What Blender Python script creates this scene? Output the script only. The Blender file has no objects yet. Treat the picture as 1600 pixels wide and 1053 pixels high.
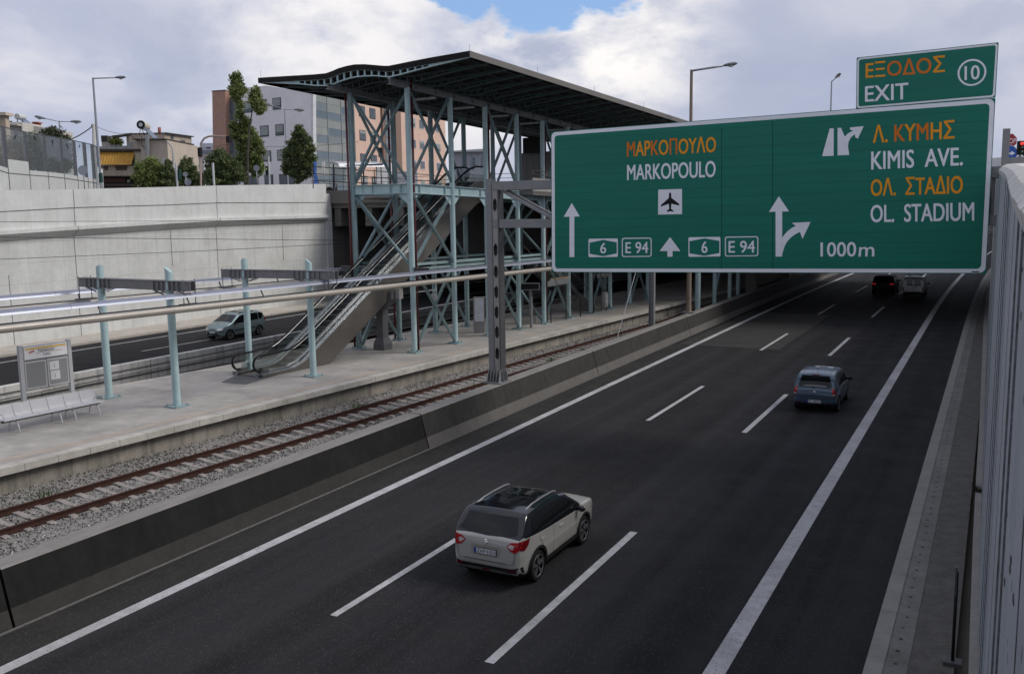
import bpy, bmesh, math, random
import numpy as np
from mathutils import Vector, Matrix
from mathutils.bvhtree import BVHTree
random.seed(7); rng = np.random.default_rng(7)
SC = bpy.context.scene
COL = SC.collection
# ------------------------------------------------------------------ camera (calibrated on the lane lines, 1600x1053 frame)
FPX, CX, CY, H = 1450.0, 800.0, 526.5, 8.05
RM = np.array([[0.886848542937624, -0.05064748842606215, 0.45927605403019306],
               [0.46183698319416844, 0.12805746866841347, -0.8776718553493371],
               [-0.014361853763437982, 0.990472673340547, 0.13695846276191703]])
CAMP = np.array([0., 0., H])
cam = bpy.data.cameras.new('camera'); camo = bpy.data.objects.new('camera', cam); COL.objects.link(camo)
cam.sensor_fit = 'HORIZONTAL'; cam.sensor_width = 36.0; cam.lens = FPX / 1600 * 36
cam.clip_start = 0.1; cam.clip_end = 20000
mw = Matrix([list(RM[0]) + [0], list(RM[1]) + [0], list(RM[2]) + [H], [0, 0, 0, 1]])
camo.matrix_world = mw
SC.camera = camo
SC.view_settings.view_transform = 'Standard'; SC.view_settings.look = 'None'
SC.view_settings.gamma = 1; SC.view_settings.use_curve_mapping = False
SC.view_settings.exposure = 0.0
SC.cycles.max_bounces = 8
SC.cycles.transparent_max_bounces = 12

def dray(px, py):
    v = RM @ np.array([px - CX, -(py - CY), -FPX]); return v / np.linalg.norm(v)
def PD(px, py, d):            # point seen at px,py at camera depth d metres
    return CAMP + RM @ np.array([px - CX, -(py - CY), -FPX]) * (d / FPX)
def onplane(px, py, p, n):
    v = dray(px, py); n = np.asarray(n, float); return CAMP + v * ((np.asarray(p, float) - CAMP).dot(n) / v.dot(n))
def onz(px, py, z=0.): return onplane(px, py, (0, 0, z), (0, 0, 1))
def onx(px, py, x): return onplane(px, py, (x, 0, 0), (1, 0, 0))
def ony(px, py, y): return onplane(px, py, (0, y, 0), (0, 1, 0))
# ------------------------------------------------------------------ sky and sun
SUN_AZ = math.atan2(0.887, 0.46)      # from +Y towards +X
SUN_EL = math.radians(43)
wd = bpy.data.worlds.new("World"); SC.world = wd; wd.use_nodes = True
NT = wd.node_tree; NT.nodes.clear()
def wn(t, **k):
    n = NT.nodes.new(t)
    for a, b in k.items(): setattr(n, a, b)
    return n
def wmath(op, a, b=None, c=None, clamp=False):
    n = wn('ShaderNodeMath', operation=op); n.use_clamp = clamp
    for i, q in enumerate((a, b, c)):
        if q is None: continue
        if isinstance(q, (int, float)): n.inputs[i].default_value = q
        else: NT.links.new(q, n.inputs[i])
    return n.outputs[0]
sky = wn('ShaderNodeTexSky', sky_type='NISHITA', sun_disc=False, sun_elevation=SUN_EL, sun_rotation=SUN_AZ)
sky.air_density = 1.0; sky.dust_density = 0.6
tc = wn('ShaderNodeTexCoord'); DIR = tc.outputs['Generated']
mp = wn('ShaderNodeMapping'); mp.inputs['Scale'].default_value = (1, 1, 1.9); NT.links.new(DIR, mp.inputs['Vector'])
def wnoise(scale, det=7, rough=.55, off=0., dist=0.):
    n = wn('ShaderNodeTexNoise'); n.inputs['Scale'].default_value = scale; n.inputs['Detail'].default_value = det
    n.inputs['Roughness'].default_value = rough; n.inputs['Distortion'].default_value = dist
    m = wn('ShaderNodeVectorMath', operation='ADD'); m.inputs[1].default_value = (off, off * .7, off * .3)
    NT.links.new(mp.outputs[0], m.inputs[0]); NT.links.new(m.outputs[0], n.inputs['Vector']); return n.outputs['Fac']
def wramp(fac, stops, interp='LINEAR'):
    r = wn('ShaderNodeValToRGB'); r.color_ramp.interpolation = interp
    e = r.color_ramp.elements
    while len(e) < len(stops): e.new(.5)
    for q, (p, c) in zip(e, stops): q.position = p; q.color = (*c, 1) if len(c) == 3 else c
    NT.links.new(fac, r.inputs[0]); return r.outputs[0]
def wspot(px, py, r0, r1):            # 1 inside angular radius r0, 0 past r1, about a fixed compass direction of the sky
    d = dray(px, py); n = wn('ShaderNodeVectorMath', operation='DISTANCE'); n.inputs[1].default_value = tuple(d)
    NT.links.new(DIR, n.inputs[0])
    m = wn('ShaderNodeMapRange', interpolation_type='SMOOTHSTEP'); m.inputs[1].default_value = r1; m.inputs[2].default_value = r0
    NT.links.new(n.outputs['Value'], m.inputs[0]); return m.outputs[0]
def wmix(f, a, b):
    n = wn('ShaderNodeMix', data_type='RGBA')
    if isinstance(f, (int, float)): n.inputs[0].default_value = f
    else: NT.links.new(f, n.inputs[0])
    for i, q in ((6, a), (7, b)):
        if isinstance(q, tuple): n.inputs[i].default_value = (*q, 1)
        else: NT.links.new(q, n.inputs[i])
    return n.outputs[2]
nA = wnoise(2.6, 8, .52, 3.1, .3); nB = wnoise(5.2, 9, .53, 1.7, .25); nC = wnoise(17, 8, .6, 5.3)
base = wramp(nA, [(.32, (3.9, 4.4, 6.1)), (.45, (4.9, 5.3, 6.8)), (.56, (5.9, 6.1, 7.3)), (.70, (7.6, 7.4, 7.8))])
fine = wramp(nB, [(.36, (3.7, 4.25, 5.8)), (.50, (5.3, 5.7, 7.0)), (.63, (9.3, 9.1, 9.2))])
cl = wmix(.5, base, fine)
# cumulus heads round the blue gap, low bright puffs beside the roof
cum = wmath('MAXIMUM', wspot(960, 55, .02, .15), wmath('MAXIMUM', wmath('MULTIPLY', wspot(765, 110, .02, .10), .9), wmath('MULTIPLY', wspot(520, 20, .02, .2), .75)))
cumn = wmath('MULTIPLY', cum, wramp(wmath('ADD', wmath('MULTIPLY', nB, .6), wmath('MULTIPLY', nC, .4)), [(.40, (0, 0, 0)), (.56, (1, 1, 1))]))
cl = wmix(wmath('MULTIPLY', wspot(1330, 230, .05, .42), .55), cl, (3.9, 4.4, 5.9))
cl = wmix(wmath('MULTIPLY', cumn, .95), cl, (10.6, 10.2, 9.9))
gapf = wmath('ADD', wmath('MAXIMUM', wspot(835, -62, .025, .105), wmath('MAXIMUM', wspot(735, -60, .02, .085), wspot(945, -70, .02, .085))), wmath('MULTIPLY', wmath('SUBTRACT', nC, .5), 1.5))
gap = wramp(gapf, [(.33, (0, 0, 0)), (.52, (1, 1, 1))])
hi = wn('ShaderNodeVectorMath', operation='SCALE'); hi.inputs['Scale'].default_value = 1.15; NT.links.new(sky.outputs[0], hi.inputs[0])
tint = wmix(.6, hi.outputs[0], (3.0, 5.2, 9.5))
fin = wmix(gap, cl, tint)
bg = wn('ShaderNodeBackground'); bg.inputs['Strength'].default_value = 0.1; NT.links.new(fin, bg.inputs['Color'])
wo = wn('ShaderNodeOutputWorld'); NT.links.new(bg.outputs[0], wo.inputs['Surface'])
sl = bpy.data.lights.new('sun', 'SUN'); sl.energy = 2.5; sl.angle = math.radians(24); sl.color = (1, .95, .88)
so = bpy.data.objects.new('sun', sl); COL.objects.link(so)
sd = Vector((math.sin(SUN_AZ) * math.cos(SUN_EL), math.cos(SUN_AZ) * math.cos(SUN_EL), math.sin(SUN_EL)))
so.rotation_euler = sd.to_track_quat('Z', 'Y').to_euler(); so.location = (20, -10, 40)
# ------------------------------------------------------------------ materials
MATS = {}
def M(name, col, rough=.6, metal=0., var=.12, scale=3., bump=0., bscale=40., streak=0., spec=None, coat=0., dirt=None, dirtamt=0., grid=None, alpha=None, stretch=None):
    if name in MATS: return MATS[name]
    m = bpy.data.materials.new(name); m.use_nodes = True; nt = m.node_tree; b = nt.nodes['Principled BSDF']
    L = nt.links.new
    g = nt.nodes.new('ShaderNodeNewGeometry')
    def noise(sc, vec=None, det=5, rough=.6):
        n = nt.nodes.new('ShaderNodeTexNoise'); n.inputs['Scale'].default_value = sc; n.inputs['Detail'].default_value = det
        n.inputs['Roughness'].default_value = rough; L(vec or g.outputs['Position'], n.inputs['Vector']); return n.outputs['Fac']
    def mth(op, a, c):
        n = nt.nodes.new('ShaderNodeMath'); n.operation = op
        for i, q in enumerate((a, c)):
            if isinstance(q, (int, float)): n.inputs[i].default_value = q
            else: L(q, n.inputs[i])
        return n.outputs[0]
    def mapr(v, a, c, lo, hi):
        n = nt.nodes.new('ShaderNodeMapRange'); n.inputs[1].default_value = a; n.inputs[2].default_value = c
        n.inputs[3].default_value = lo; n.inputs[4].default_value = hi; L(v, n.inputs[0]); return n.outputs[0]
    def mix(f, a, c, mode='MIX'):
        n = nt.nodes.new('ShaderNodeMix'); n.data_type = 'RGBA'; n.blend_type = mode
        if isinstance(f, (int, float)): n.inputs[0].default_value = f
        else: L(f, n.inputs[0])
        for i, q in ((6, a), (7, c)):
            if isinstance(q, tuple): n.inputs[i].default_value = (*q[:3], 1)
            else: L(q, n.inputs[i])
        return n.outputs[2]
    vec = None
    if stretch:
        mpn = nt.nodes.new('ShaderNodeMapping'); mpn.inputs['Scale'].default_value = stretch; L(g.outputs['Position'], mpn.inputs['Vector']); vec = mpn.outputs[0]
    out = None
    if var:
        f = mth('ADD', mth('MULTIPLY', noise(scale, vec), .6), mth('MULTIPLY', noise(scale * 7, vec), .4))
        lo = tuple(c * (1 - var * 1.6) for c in col); hi = tuple(min(1, c * (1 + var * 1.6)) for c in col)
        out = mix(mapr(f, .3, .7, 0, 1), lo, hi)
    else: out = mix(0, tuple(col), tuple(col))
    if streak:
        mpn = nt.nodes.new('ShaderNodeMapping'); mpn.inputs['Scale'].default_value = (2.2, 2.2, .12); L(g.outputs['Position'], mpn.inputs['Vector'])
        s = mapr(noise(1.3, mpn.outputs[0], 6, .65), .48, .72, 0, streak)
        out = mix(s, out, tuple(c * .35 for c in col))
    if dirt:
        s = mapr(noise(.55, None, 8, .7), .45, .68, 0, dirtamt); out = mix(s, out, tuple(dirt))
    if grid:
        (gx, gy, gz, wid, dk) = grid
        sx = nt.nodes.new('ShaderNodeSeparateXYZ'); L(g.outputs['Position'], sx.inputs[0])
        acc = None
        for k, sp in enumerate((gx, gy, gz)):
            if not sp: continue
            fr = mth('FRACT', mth('DIVIDE', sx.outputs[k], sp), 0)
            ln = mth('LESS_THAN', fr, wid / sp)
            acc = ln if acc is None else mth('MAXIMUM', acc, ln)
        out = mix(mth('MULTIPLY', acc, dk), out, tuple(c * .3 for c in col))
    L(out, b.inputs['Base Color'])
    b.inputs['Roughness'].default_value = rough; b.inputs['Metallic'].default_value = metal
    if var and rough > .12: L(mapr(noise(scale * 2.3), .3, .7, max(.02, rough - .1), min(1, rough + .1)), b.inputs['Roughness'])
    if spec is None and max(col) < .075 and metal < .4 and rough > .3: spec = .18
    if spec is not None: b.inputs['Specular IOR Level'].default_value = spec
    if coat: b.inputs['Coat Weight'].default_value = coat; b.inputs['Coat Roughness'].default_value = .03
    if bump:
        bn = nt.nodes.new('ShaderNodeBump'); bn.inputs['Strength'].default_value = bump; bn.inputs['Distance'].default_value = .02
        L(noise(bscale, None, 6, .65), bn.inputs['Height']); L(bn.outputs[0], b.inputs['Normal'])
    if alpha is not None: b.inputs['Alpha'].default_value = alpha
    MATS[name] = m; return m
# ------------------------------------------------------------------ mesh helpers
WM = {}                                   # world matrix of every root or part built
def rotz(a): return Matrix.Rotation(a, 4, 'Z')
def root(name, label, cat, loc, rz=0., group=None, kind=None):
    o = bpy.data.objects.new(name, None); COL.objects.link(o); o.empty_display_size = .3
    o.location = loc; o.rotation_euler = (0, 0, rz)
    WM[o] = Matrix.Translation(Vector(loc)) @ rotz(rz)
    tag(o, label, cat, group, kind); return o
def tag(o, label=None, cat=None, group=None, kind=None):
    if label: o['label'] = label
    if cat: o['category'] = cat
    if group: o['group'] = group
    if kind: o['kind'] = kind
    return o
class MB:
    def __init__(s): s.v = []; s.f = []; s.m = []; s.sm = []; s.cur = 0; s.smooth = False
    def add(s, vs, fs):
        n = len(s.v); s.v += [tuple(map(float, p)) for p in vs]
        for f in fs: s.f.append(tuple(n + i for i in f)); s.m.append(s.cur); s.sm.append(s.smooth)
        return s
    def box(s, c, d, rz=0., mat=None):
        hx, hy, hz = d[0] / 2, d[1] / 2, d[2] / 2
        vs = [Vector((x, y, z)) for x in (-hx, hx) for y in (-hy, hy) for z in (-hz, hz)]
        m = Matrix.Translation(Vector(c)) @ (mat if mat is not None else rotz(rz))
        return s.add([m @ p for p in vs], [(0, 1, 3, 2), (4, 6, 7, 5), (0, 4, 5, 1), (2, 3, 7, 6), (0, 2, 6, 4), (1, 5, 7, 3)])
    def bb(s, a, b):                     # box between two corners
        a = np.asarray(a, float); b = np.asarray(b, float); return s.box((a + b) / 2, np.abs(b - a))
    def bar(s, a, b, w, h, up=(0, 0, 1)):
        a = Vector(a); b = Vector(b); d = (b - a); L = d.length
        if L < 1e-6: return s
        d /= L; up = Vector(up)
        if abs(d.dot(up)) > .98: up = Vector((0, 1, 0))
        r = d.cross(up).normalized(); u2 = r.cross(d)
        vs = []
        for p in (a, b):
            for i, j in ((-1, -1), (1, -1), (1, 1), (-1, 1)): vs.append(p + r * (i * w / 2) + u2 * (j * h / 2))
        return s.add(vs, [(3, 2, 1, 0), (4, 5, 6, 7), (0, 1, 5, 4), (1, 2, 6, 5), (2, 3, 7, 6), (3, 0, 4, 7)])
    def ibeam(s, a, b, w, h, tf=.03, tw=.02):
        a = Vector(a); b = Vector(b)
        s.bar(a + Vector((0, 0, h / 2 - tf / 2)), b + Vector((0, 0, h / 2 - tf / 2)), w, tf)
        s.bar(a - Vector((0, 0, h / 2 - tf / 2)), b - Vector((0, 0, h / 2 - tf / 2)), w, tf)
        return s.bar(a, b, tw, h - 2 * tf)
    def tube(s, pts, r, n=10, caps=True):
        pts = [Vector(p) for p in pts]; k0 = len(s.v); rs = r if hasattr(r, '__len__') else [r] * len(pts)
        rings = []; prev = None
        for i, p in enumerate(pts):
            d = (pts[min(i + 1, len(pts) - 1)] - pts[max(i - 1, 0)]).normalized()
            if prev is None:
                a = Vector((0, 0, 1)) if abs(d.z) < .9 else Vector((1, 0, 0))
                r1 = d.cross(a).normalized()
            else: r1 = (prev - d * prev.dot(d)).normalized()
            prev = r1; r2 = d.cross(r1)
            rings.append([p + (r1 * math.cos(t) + r2 * math.sin(t)) * rs[i] for t in [2 * math.pi * k / n for k in range(n)]])
        vs = [q for R in rings for q in R]; fs = []
        for i in range(len(pts) - 1):
            for k in range(n): fs.append((i * n + k, i * n + (k + 1) % n, (i + 1) * n + (k + 1) % n, (i + 1) * n + k))
        sm = s.smooth; s.smooth = True; s.add(vs, fs); s.smooth = sm
        if caps: s.add(rings[0], [tuple(range(n))[::-1]]); s.add(rings[-1], [tuple(range(n))])
        return s
    def cyl(s, a, b, r, n=14, r2=None): return s.tube([a, b], [r, r if r2 is None else r2], n)
    def prism(s, poly, d):               # poly: 3-D points of a planar outline, d: extrusion vector
        p = [Vector(q) for q in poly]; n = len(p); d = Vector(d)
        return s.add(p + [q + d for q in p], [tuple(range(n))[::-1], tuple(range(n, 2 * n))] + [(i, (i + 1) % n, n + (i + 1) % n, n + i) for i in range(n)])
    def loft(s, secs, closed=True, caps=True):
        n = len(secs[0]); vs = [p for q in secs for p in q]; fs = []
        for i in range(len(secs) - 1):
            for k in range(n if closed else n - 1):
                fs.append((i * n + k, i * n + (k + 1) % n, (i + 1) * n + (k + 1) % n, (i + 1) * n + k))
        s.add(vs, fs)
        if caps and closed: s.add(secs[0], [tuple(range(n))[::-1]]); s.add(secs[-1], [tuple(range(n))])
        return s
    def sphere(s, c, r, nu=12, nv=8, sc=(1, 1, 1)):
        vs = []; fs = []
        for j in range(nv + 1):
            th = math.pi * j / nv
            for i in range(nu):
                ph = 2 * math.pi * i / nu
                vs.append((c[0] + r * sc[0] * math.sin(th) * math.cos(ph), c[1] + r * sc[1] * math.sin(th) * math.sin(ph), c[2] + r * sc[2] * math.cos(th)))
        for j in range(nv):
            for i in range(nu): fs.append((j * nu + i, (j + 1) * nu + i, (j + 1) * nu + (i + 1) % nu, j * nu + (i + 1) % nu))
        sm = s.smooth; s.smooth = True; s.add(vs, fs); s.smooth = sm; return s
    def build(s, name, mat, parent=None, bevel=0., recalc=True, label=None, merge=True):
        """links the collected world-space geometry as ONE mesh object under parent (or as a top-level object)"""
        me = bpy.data.meshes.new(name)
        V = np.array(s.v, float).reshape(-1, 3)
        if parent is not None: X = WM[parent]
        else:
            lo = V.min(0); hi = V.max(0); X = Matrix.Translation(Vector(((lo[0] + hi[0]) / 2, (lo[1] + hi[1]) / 2, lo[2])))
        Xi = np.array(X.inverted()); V = V @ Xi[:3, :3].T + Xi[:3, 3]
        me.from_pydata(V.tolist(), [], s.f)
        me.polygons.foreach_set('material_index', s.m); me.polygons.foreach_set('use_smooth', s.sm)
        for q in (mat if isinstance(mat, (list, tuple)) else [mat]): me.materials.append(q)
        if recalc or bevel:
            bm = bmesh.new(); bm.from_mesh(me)
            if merge: bmesh.ops.remove_doubles(bm, verts=bm.verts, dist=1e-5)
            if recalc: bmesh.ops.recalc_face_normals(bm, faces=bm.faces)
            if bevel: bmesh.ops.bevel(bm, geom=[e for e in bm.edges if e.is_manifold and e.calc_face_angle(0) > .6], offset=bevel, segments=2, affect='EDGES', profile=.6)
            for e in bm.edges:
                if e.is_manifold and e.calc_face_angle(0) > .7: e.smooth = False
            bm.to_mesh(me); bm.free()
        o = bpy.data.objects.new(name, me); COL.objects.link(o)
        if parent is not None: o.parent = parent; WM[o] = WM[parent]
        else: o.location = X.translation; WM[o] = X
        if label: o['label'] = label
        return o
def copy_tree(o, parent=None):
    c = o.copy(); COL.objects.link(c)
    if parent is not None: c.parent = parent
    for ch in [q for q in bpy.data.objects if q.parent == o]: copy_tree(ch, c)
    return c
def settag(o, label, cat=None, group=None): return tag(o, label, cat, group)
def struct(mb, name, mat, **k):
    o = mb.build(name, mat, **k); o['kind'] = 'structure'; return o
# station frame: s along the track, t to the left of the near column row, z up
SO = np.array([-24.82, 37.23, 0]); SU = np.array([.0755, .99715, 0]); SV = np.array([-.99715, .0755, 0])
def W(s, t, z): return SO + SU * s + SV * t + np.array([0, 0, z])
def ont(px, py, t):
    p = onplane(px, py, SO + SV * t, SV) - SO; return np.array([p.dot(SU), t, p[2]])
def ons(px, py, s):
    p = onplane(px, py, SO + SU * s, SU) - SO; return np.array([s, p.dot(SV), p[2]])
SROT = math.atan2(-SU[0], SU[1])
# ------------------------------------------------------------------ palette
ASPH = M('asphalt', (.0185, .0187, .0208), .85, var=.22, scale=.35, bump=.5, bscale=90, dirt=(.030, .028, .026), dirtamt=.4, spec=.1, stretch=(1.6, .12, 1))
def speckle(m, scale, thr, col):        # pale aggregate showing through the worn binder
    nt = m.node_tree; L = nt.links.new; b = nt.nodes['Principled BSDF']; src = b.inputs['Base Color'].links[0].from_socket
    g = nt.nodes.new('ShaderNodeNewGeometry'); v = nt.nodes.new('ShaderNodeTexVoronoi'); v.inputs['Scale'].default_value = scale
    L(g.outputs['Position'], v.inputs['Vector'])
    s = nt.nodes.new('ShaderNodeSeparateColor'); L(v.outputs['Color'], s.inputs[0])
    a = nt.nodes.new('ShaderNodeMath'); a.operation = 'GREATER_THAN'; a.inputs[1].default_value = thr; L(s.outputs[0], a.inputs[0])
    d = nt.nodes.new('ShaderNodeMath'); d.operation = 'LESS_THAN'; d.inputs[1].default_value = .42; L(v.outputs['Distance'], d.inputs[0])
    mu = nt.nodes.new('ShaderNodeMath'); mu.operation = 'MULTIPLY'; L(a.outputs[0], mu.inputs[0]); L(d.outputs[0], mu.inputs[1])
    mx = nt.nodes.new('ShaderNodeMix'); mx.data_type = 'RGBA'; L(mu.outputs[0], mx.inputs[0]); L(src, mx.inputs[6]); mx.inputs[7].default_value = (*col, 1)
    L(mx.outputs[2], b.inputs['Base Color'])
def wear(m, col, amt):                  # long tyre polished and oil darkened streaks along the lanes
    nt = m.node_tree; L = nt.links.new; b = nt.nodes['Principled BSDF']; src = b.inputs['Base Color'].links[0].from_socket
    g = nt.nodes.new('ShaderNodeNewGeometry'); mp_ = nt.nodes.new('ShaderNodeMapping'); mp_.inputs['Scale'].default_value = (1.25, .018, 1); L(g.outputs['Position'], mp_.inputs['Vector'])
    n = nt.nodes.new('ShaderNodeTexNoise'); n.inputs['Scale'].default_value = .85; n.inputs['Detail'].default_value = 4; L(mp_.outputs[0], n.inputs['Vector'])
    r = nt.nodes.new('ShaderNodeMapRange'); r.inputs[1].default_value = .42; r.inputs[2].default_value = .66; r.inputs[3].default_value = 0; r.inputs[4].default_value = amt; L(n.outputs['Fac'], r.inputs[0])
    mx = nt.nodes.new('ShaderNodeMix'); mx.data_type = 'RGBA'; L(r.outputs[0], mx.inputs[0]); L(src, mx.inputs[6]); mx.inputs[7].default_value = (*col, 1)
    n2 = nt.nodes.new('ShaderNodeTexNoise'); n2.inputs['Scale'].default_value = .9; n2.inputs['Detail'].default_value = 9; n2.inputs['Roughness'].default_value = .72; L(g.outputs['Position'], n2.inputs['Vector'])
    r2 = nt.nodes.new('ShaderNodeMapRange'); r2.inputs[1].default_value = .64; r2.inputs[2].default_value = .76; r2.inputs[3].default_value = 0; r2.inputs[4].default_value = .5; L(n2.outputs['Fac'], r2.inputs[0])
    m2 = nt.nodes.new('ShaderNodeMix'); m2.data_type = 'RGBA'; L(r2.outputs[0], m2.inputs[0]); L(mx.outputs[2], m2.inputs[6]); m2.inputs[7].default_value = (.055, .054, .052, 1)
    L(m2.outputs[2], b.inputs['Base Color'])
wear(ASPH, (.031, .0313, .0335), .85)
speckle(ASPH, 40, .90, (.072, .070, .068))
ASPHF = M('asphalt_far', (.026, .0255, .027), .85, var=.15, scale=.4, bump=.3, bscale=60, spec=.12, stretch=(1.6, .12, 1))
ASPHW = M('asphalt_worn', (.031, .030, .028), .85, var=.2, scale=.8, bump=.4, bscale=80, spec=.3, grid=(0, .9, 0, .12, .35))
PAINT = M('road_paint', (.40, .40, .41), .75, var=.16, scale=4, dirt=(.17, .165, .165), dirtamt=.55)
speckle(PAINT, 34, .9, (.11, .11, .11))
CWALL = M('wall_concrete', (.565, .575, .56), .8, var=.08, scale=.5, streak=.2, bump=.15, bscale=25, grid=(0, 2.5, 1.28, .022, .45), dirt=(.40, .395, .375), dirtamt=.38)
CLIP = M('ledge_concrete', (.60, .61, .595), .8, var=.06, scale=.6, streak=.2, dirt=(.42, .41, .39), dirtamt=.4)
CLOW = M('low_wall_concrete', (.58, .57, .54), .85, var=.15, scale=1.1, streak=.75, bump=.2, bscale=20, dirt=(.10, .095, .09), dirtamt=.4)
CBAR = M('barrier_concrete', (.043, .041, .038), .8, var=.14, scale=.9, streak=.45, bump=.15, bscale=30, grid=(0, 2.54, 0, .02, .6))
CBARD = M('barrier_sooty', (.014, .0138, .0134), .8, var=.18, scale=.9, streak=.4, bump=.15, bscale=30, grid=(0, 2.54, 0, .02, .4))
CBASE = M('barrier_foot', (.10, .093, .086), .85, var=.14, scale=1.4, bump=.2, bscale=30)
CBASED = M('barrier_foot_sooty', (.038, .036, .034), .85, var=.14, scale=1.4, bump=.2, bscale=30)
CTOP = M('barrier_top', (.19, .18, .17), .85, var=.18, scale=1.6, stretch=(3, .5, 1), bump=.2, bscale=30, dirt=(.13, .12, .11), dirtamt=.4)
CPLAT = M('platform_concrete', (.315, .298, .278), .75, var=.16, scale=.45, stretch=(.5, .9, 1), bump=.1, bscale=40, dirt=(.165, .157, .147), dirtamt=.65)
CEDGE = M('platform_edge', (.40, .38, .345), .8, var=.16, scale=2, bump=.2, bscale=30, dirt=(.16, .15, .13), dirtamt=.5, grid=(0, 1.0, 0, .025, .7))
CTAN = M('tactile_strip', (.345, .295, .245), .8, var=.12, scale=2, dirt=(.27, .25, .225), dirtamt=.9)
CPWALL = M('platform_wall', (.25, .23, .195), .9, var=.2, scale=1.5, streak=.9, dirt=(.10, .09, .08), dirtamt=.6)
CKERB = M('kerb_concrete', (.42, .385, .34), .85, var=.12, scale=1.2, dirt=(.24, .21, .19), dirtamt=.4)
CGUT = M('gutter_concrete', (.17, .165, .157), .85, var=.16, scale=1.5, bump=.2, bscale=30, grid=(0, 1.05, 0, .02, .55), dirt=(.05, .048, .045), dirtamt=.4)
CGUTK = M('gutter_kerb', (.23, .225, .215), .85, var=.12, scale=1.5, grid=(0, 1.05, 0, .02, .5))
CGUTD = M('gutter_dirt', (.095, .09, .082), .9, var=.25, scale=2.5, bump=.3, bscale=40)
BALL = M('ballast_bed', (.20, .19, .18), .95, var=.25, scale=8, bump=.8, bscale=30)
RUST = M('rail_rust', (.042, .019, .014), .75, var=.25, scale=6, bump=.2, bscale=50)
SLEEP = M('sleeper_concrete', (.235, .215, .20), .85, var=.12, scale=5, dirt=(.2, .17, .15), dirtamt=.4)
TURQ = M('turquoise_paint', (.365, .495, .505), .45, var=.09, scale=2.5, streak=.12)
TURQD = M('turquoise_dusty_shaded', (.215, .305, .315), .55, var=.1, scale=2.5, dirt=(.10, .12, .115), dirtamt=.5)  # darker turquoise for back row and braces: shade put into colour, dust at random
STEEL = M('galvanised_steel', (.205, .21, .215), .5, metal=.2, var=.12, scale=3, dirt=(.23, .225, .22), dirtamt=.4)
STEELD = M('dark_steel', (.085, .086, .09), .5, metal=.3, var=.12, scale=3)
INOX = M('stainless_steel', (.165, .152, .136), .5, metal=.6, var=.03, scale=.5)
INOXB = M('bright_stainless', (.30, .305, .315), .42, metal=.9, var=0, scale=2)
WMET = M('light_grey_metal', (.42, .43, .45), .42, metal=.2, var=.05, scale=4)
BEIGE = M('beige_tube', (.36, .33, .29), .42, metal=.15, var=.08, scale=2, dirt=(.2, .17, .14), dirtamt=.3)
GLOSS = M('glossy_grey_sheet', (.23, .245, .30), .42, metal=.55, var=0, scale=1.2)
BLACK = M('black_matt', (.012, .012, .013), .6, var=.1, scale=5)
RUBB = M('tyre_rubber', (.012, .012, .012), .8, var=.15, scale=20)
FASC = M('roof_fascia', (.011, .0095, .009), .6, var=.2, scale=1.5, streak=.3)
FASCR = M('roof_fascia_grey', (.135, .125, .115), .6, var=.1, scale=1.5)
SHEET = M('roof_deck', (.022, .02, .019), .6, var=.15, scale=2, grid=(0, .3, 0, .06, .35))
REDP = M('red_pipe', (.09, .014, .016), .45, var=.1, scale=3)
SGRN = M('sign_green', (.0, .150, .100), .42, var=.08, scale=1.1, stretch=(.12, 1, 2.6), spec=.35)
SWHT = M('sign_white', (.76, .78, .83), .42, var=.05, scale=2, stretch=(.25, 1, 2.2), spec=.3)
SORG = M('sign_orange', (.80, .30, .004), .45, var=.05, scale=2, spec=.3)
SORGR = M('sign_orange_deep', (.64, .155, .004), .45, var=.05, scale=2, spec=.3)
SBLK = M('sign_black', (.01, .01, .012), .5, var=0)
# ------------------------------------------------------------------ ground, roads
def bend(y): return .00031 * max(0., y - 70) ** 2 if y < 400 else .00031 * 330 ** 2 + .2 * (y - 400)
YS = [-40, -10, 0, 10, 20, 30, 40, 50, 60, 70, 78, 86, 94, 102, 110, 120, 130, 145, 160, 180, 200, 230, 260, 300, 350, 400, 700]
def strip(x0, x1, z, ys=YS, mb=None, z1=None, curve=True):
    mb = mb or MB(); vs = []; n = len(ys)
    for y in ys:
        b = bend(y) if curve else 0
        vs += [(x0 + b, y, z), (x1 + b, y, z if z1 is None else z1)]
    mb.add(vs, [(2 * i, 2 * i + 1, 2 * i + 3, 2 * i + 2) for i in range(n - 1)]); return mb
def ycut(a, b): return [a] + [y for y in YS if a < y < b] + [b]
g = MB(); g.add([(-6000, -3000, -.35), (6000, -3000, -.35), (6000, 9000, -.35), (-6000, 9000, -.35)], [(0, 1, 2, 3)])
struct(g, 'ground', M('ground_dirt', (.16, .14, .115), .95, var=.2, scale=.05))
rd = struct(strip(-16.95, -1.70, 0.), 'motorway', ASPH)
def lane(name, x, w, y0, y1, parent, dz=.004, mat=PAINT):
    strip(x - w / 2, x + w / 2, dz, ycut(y0, y1)).build(name, mat, parent)
lane('edge_line', -15.43, .30, -30, 400, rd); lane('edge_line', -4.0, .36, -30, 400, rd)
for k in range(-1, 12):
    y = 14.0 + 18.94 * k; lane('lane_dash', -11.47, .17, y, y + 7.5, rd)
    y = 13.66 + 18.86 * k; lane('lane_dash', -7.71, .19, y, y + 7.5, rd)
strip(-16.4, -10.6, .004, ycut(52.5, 70.5)).build('resurfaced_patch', ASPHW, rd)
SHOU = M('asphalt_dusty', (.030, .029, .028), .85, var=.2, scale=.8, bump=.5, bscale=90, dirt=(.05, .047, .042), dirtamt=.35, spec=.1, stretch=(1.6, .25, 1)); speckle(SHOU, 40, .9, (.09, .088, .084))
strip(-16.83, -15.62, .004, ycut(-30, 52.4)).build('shoulder', SHOU, rd)
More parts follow.
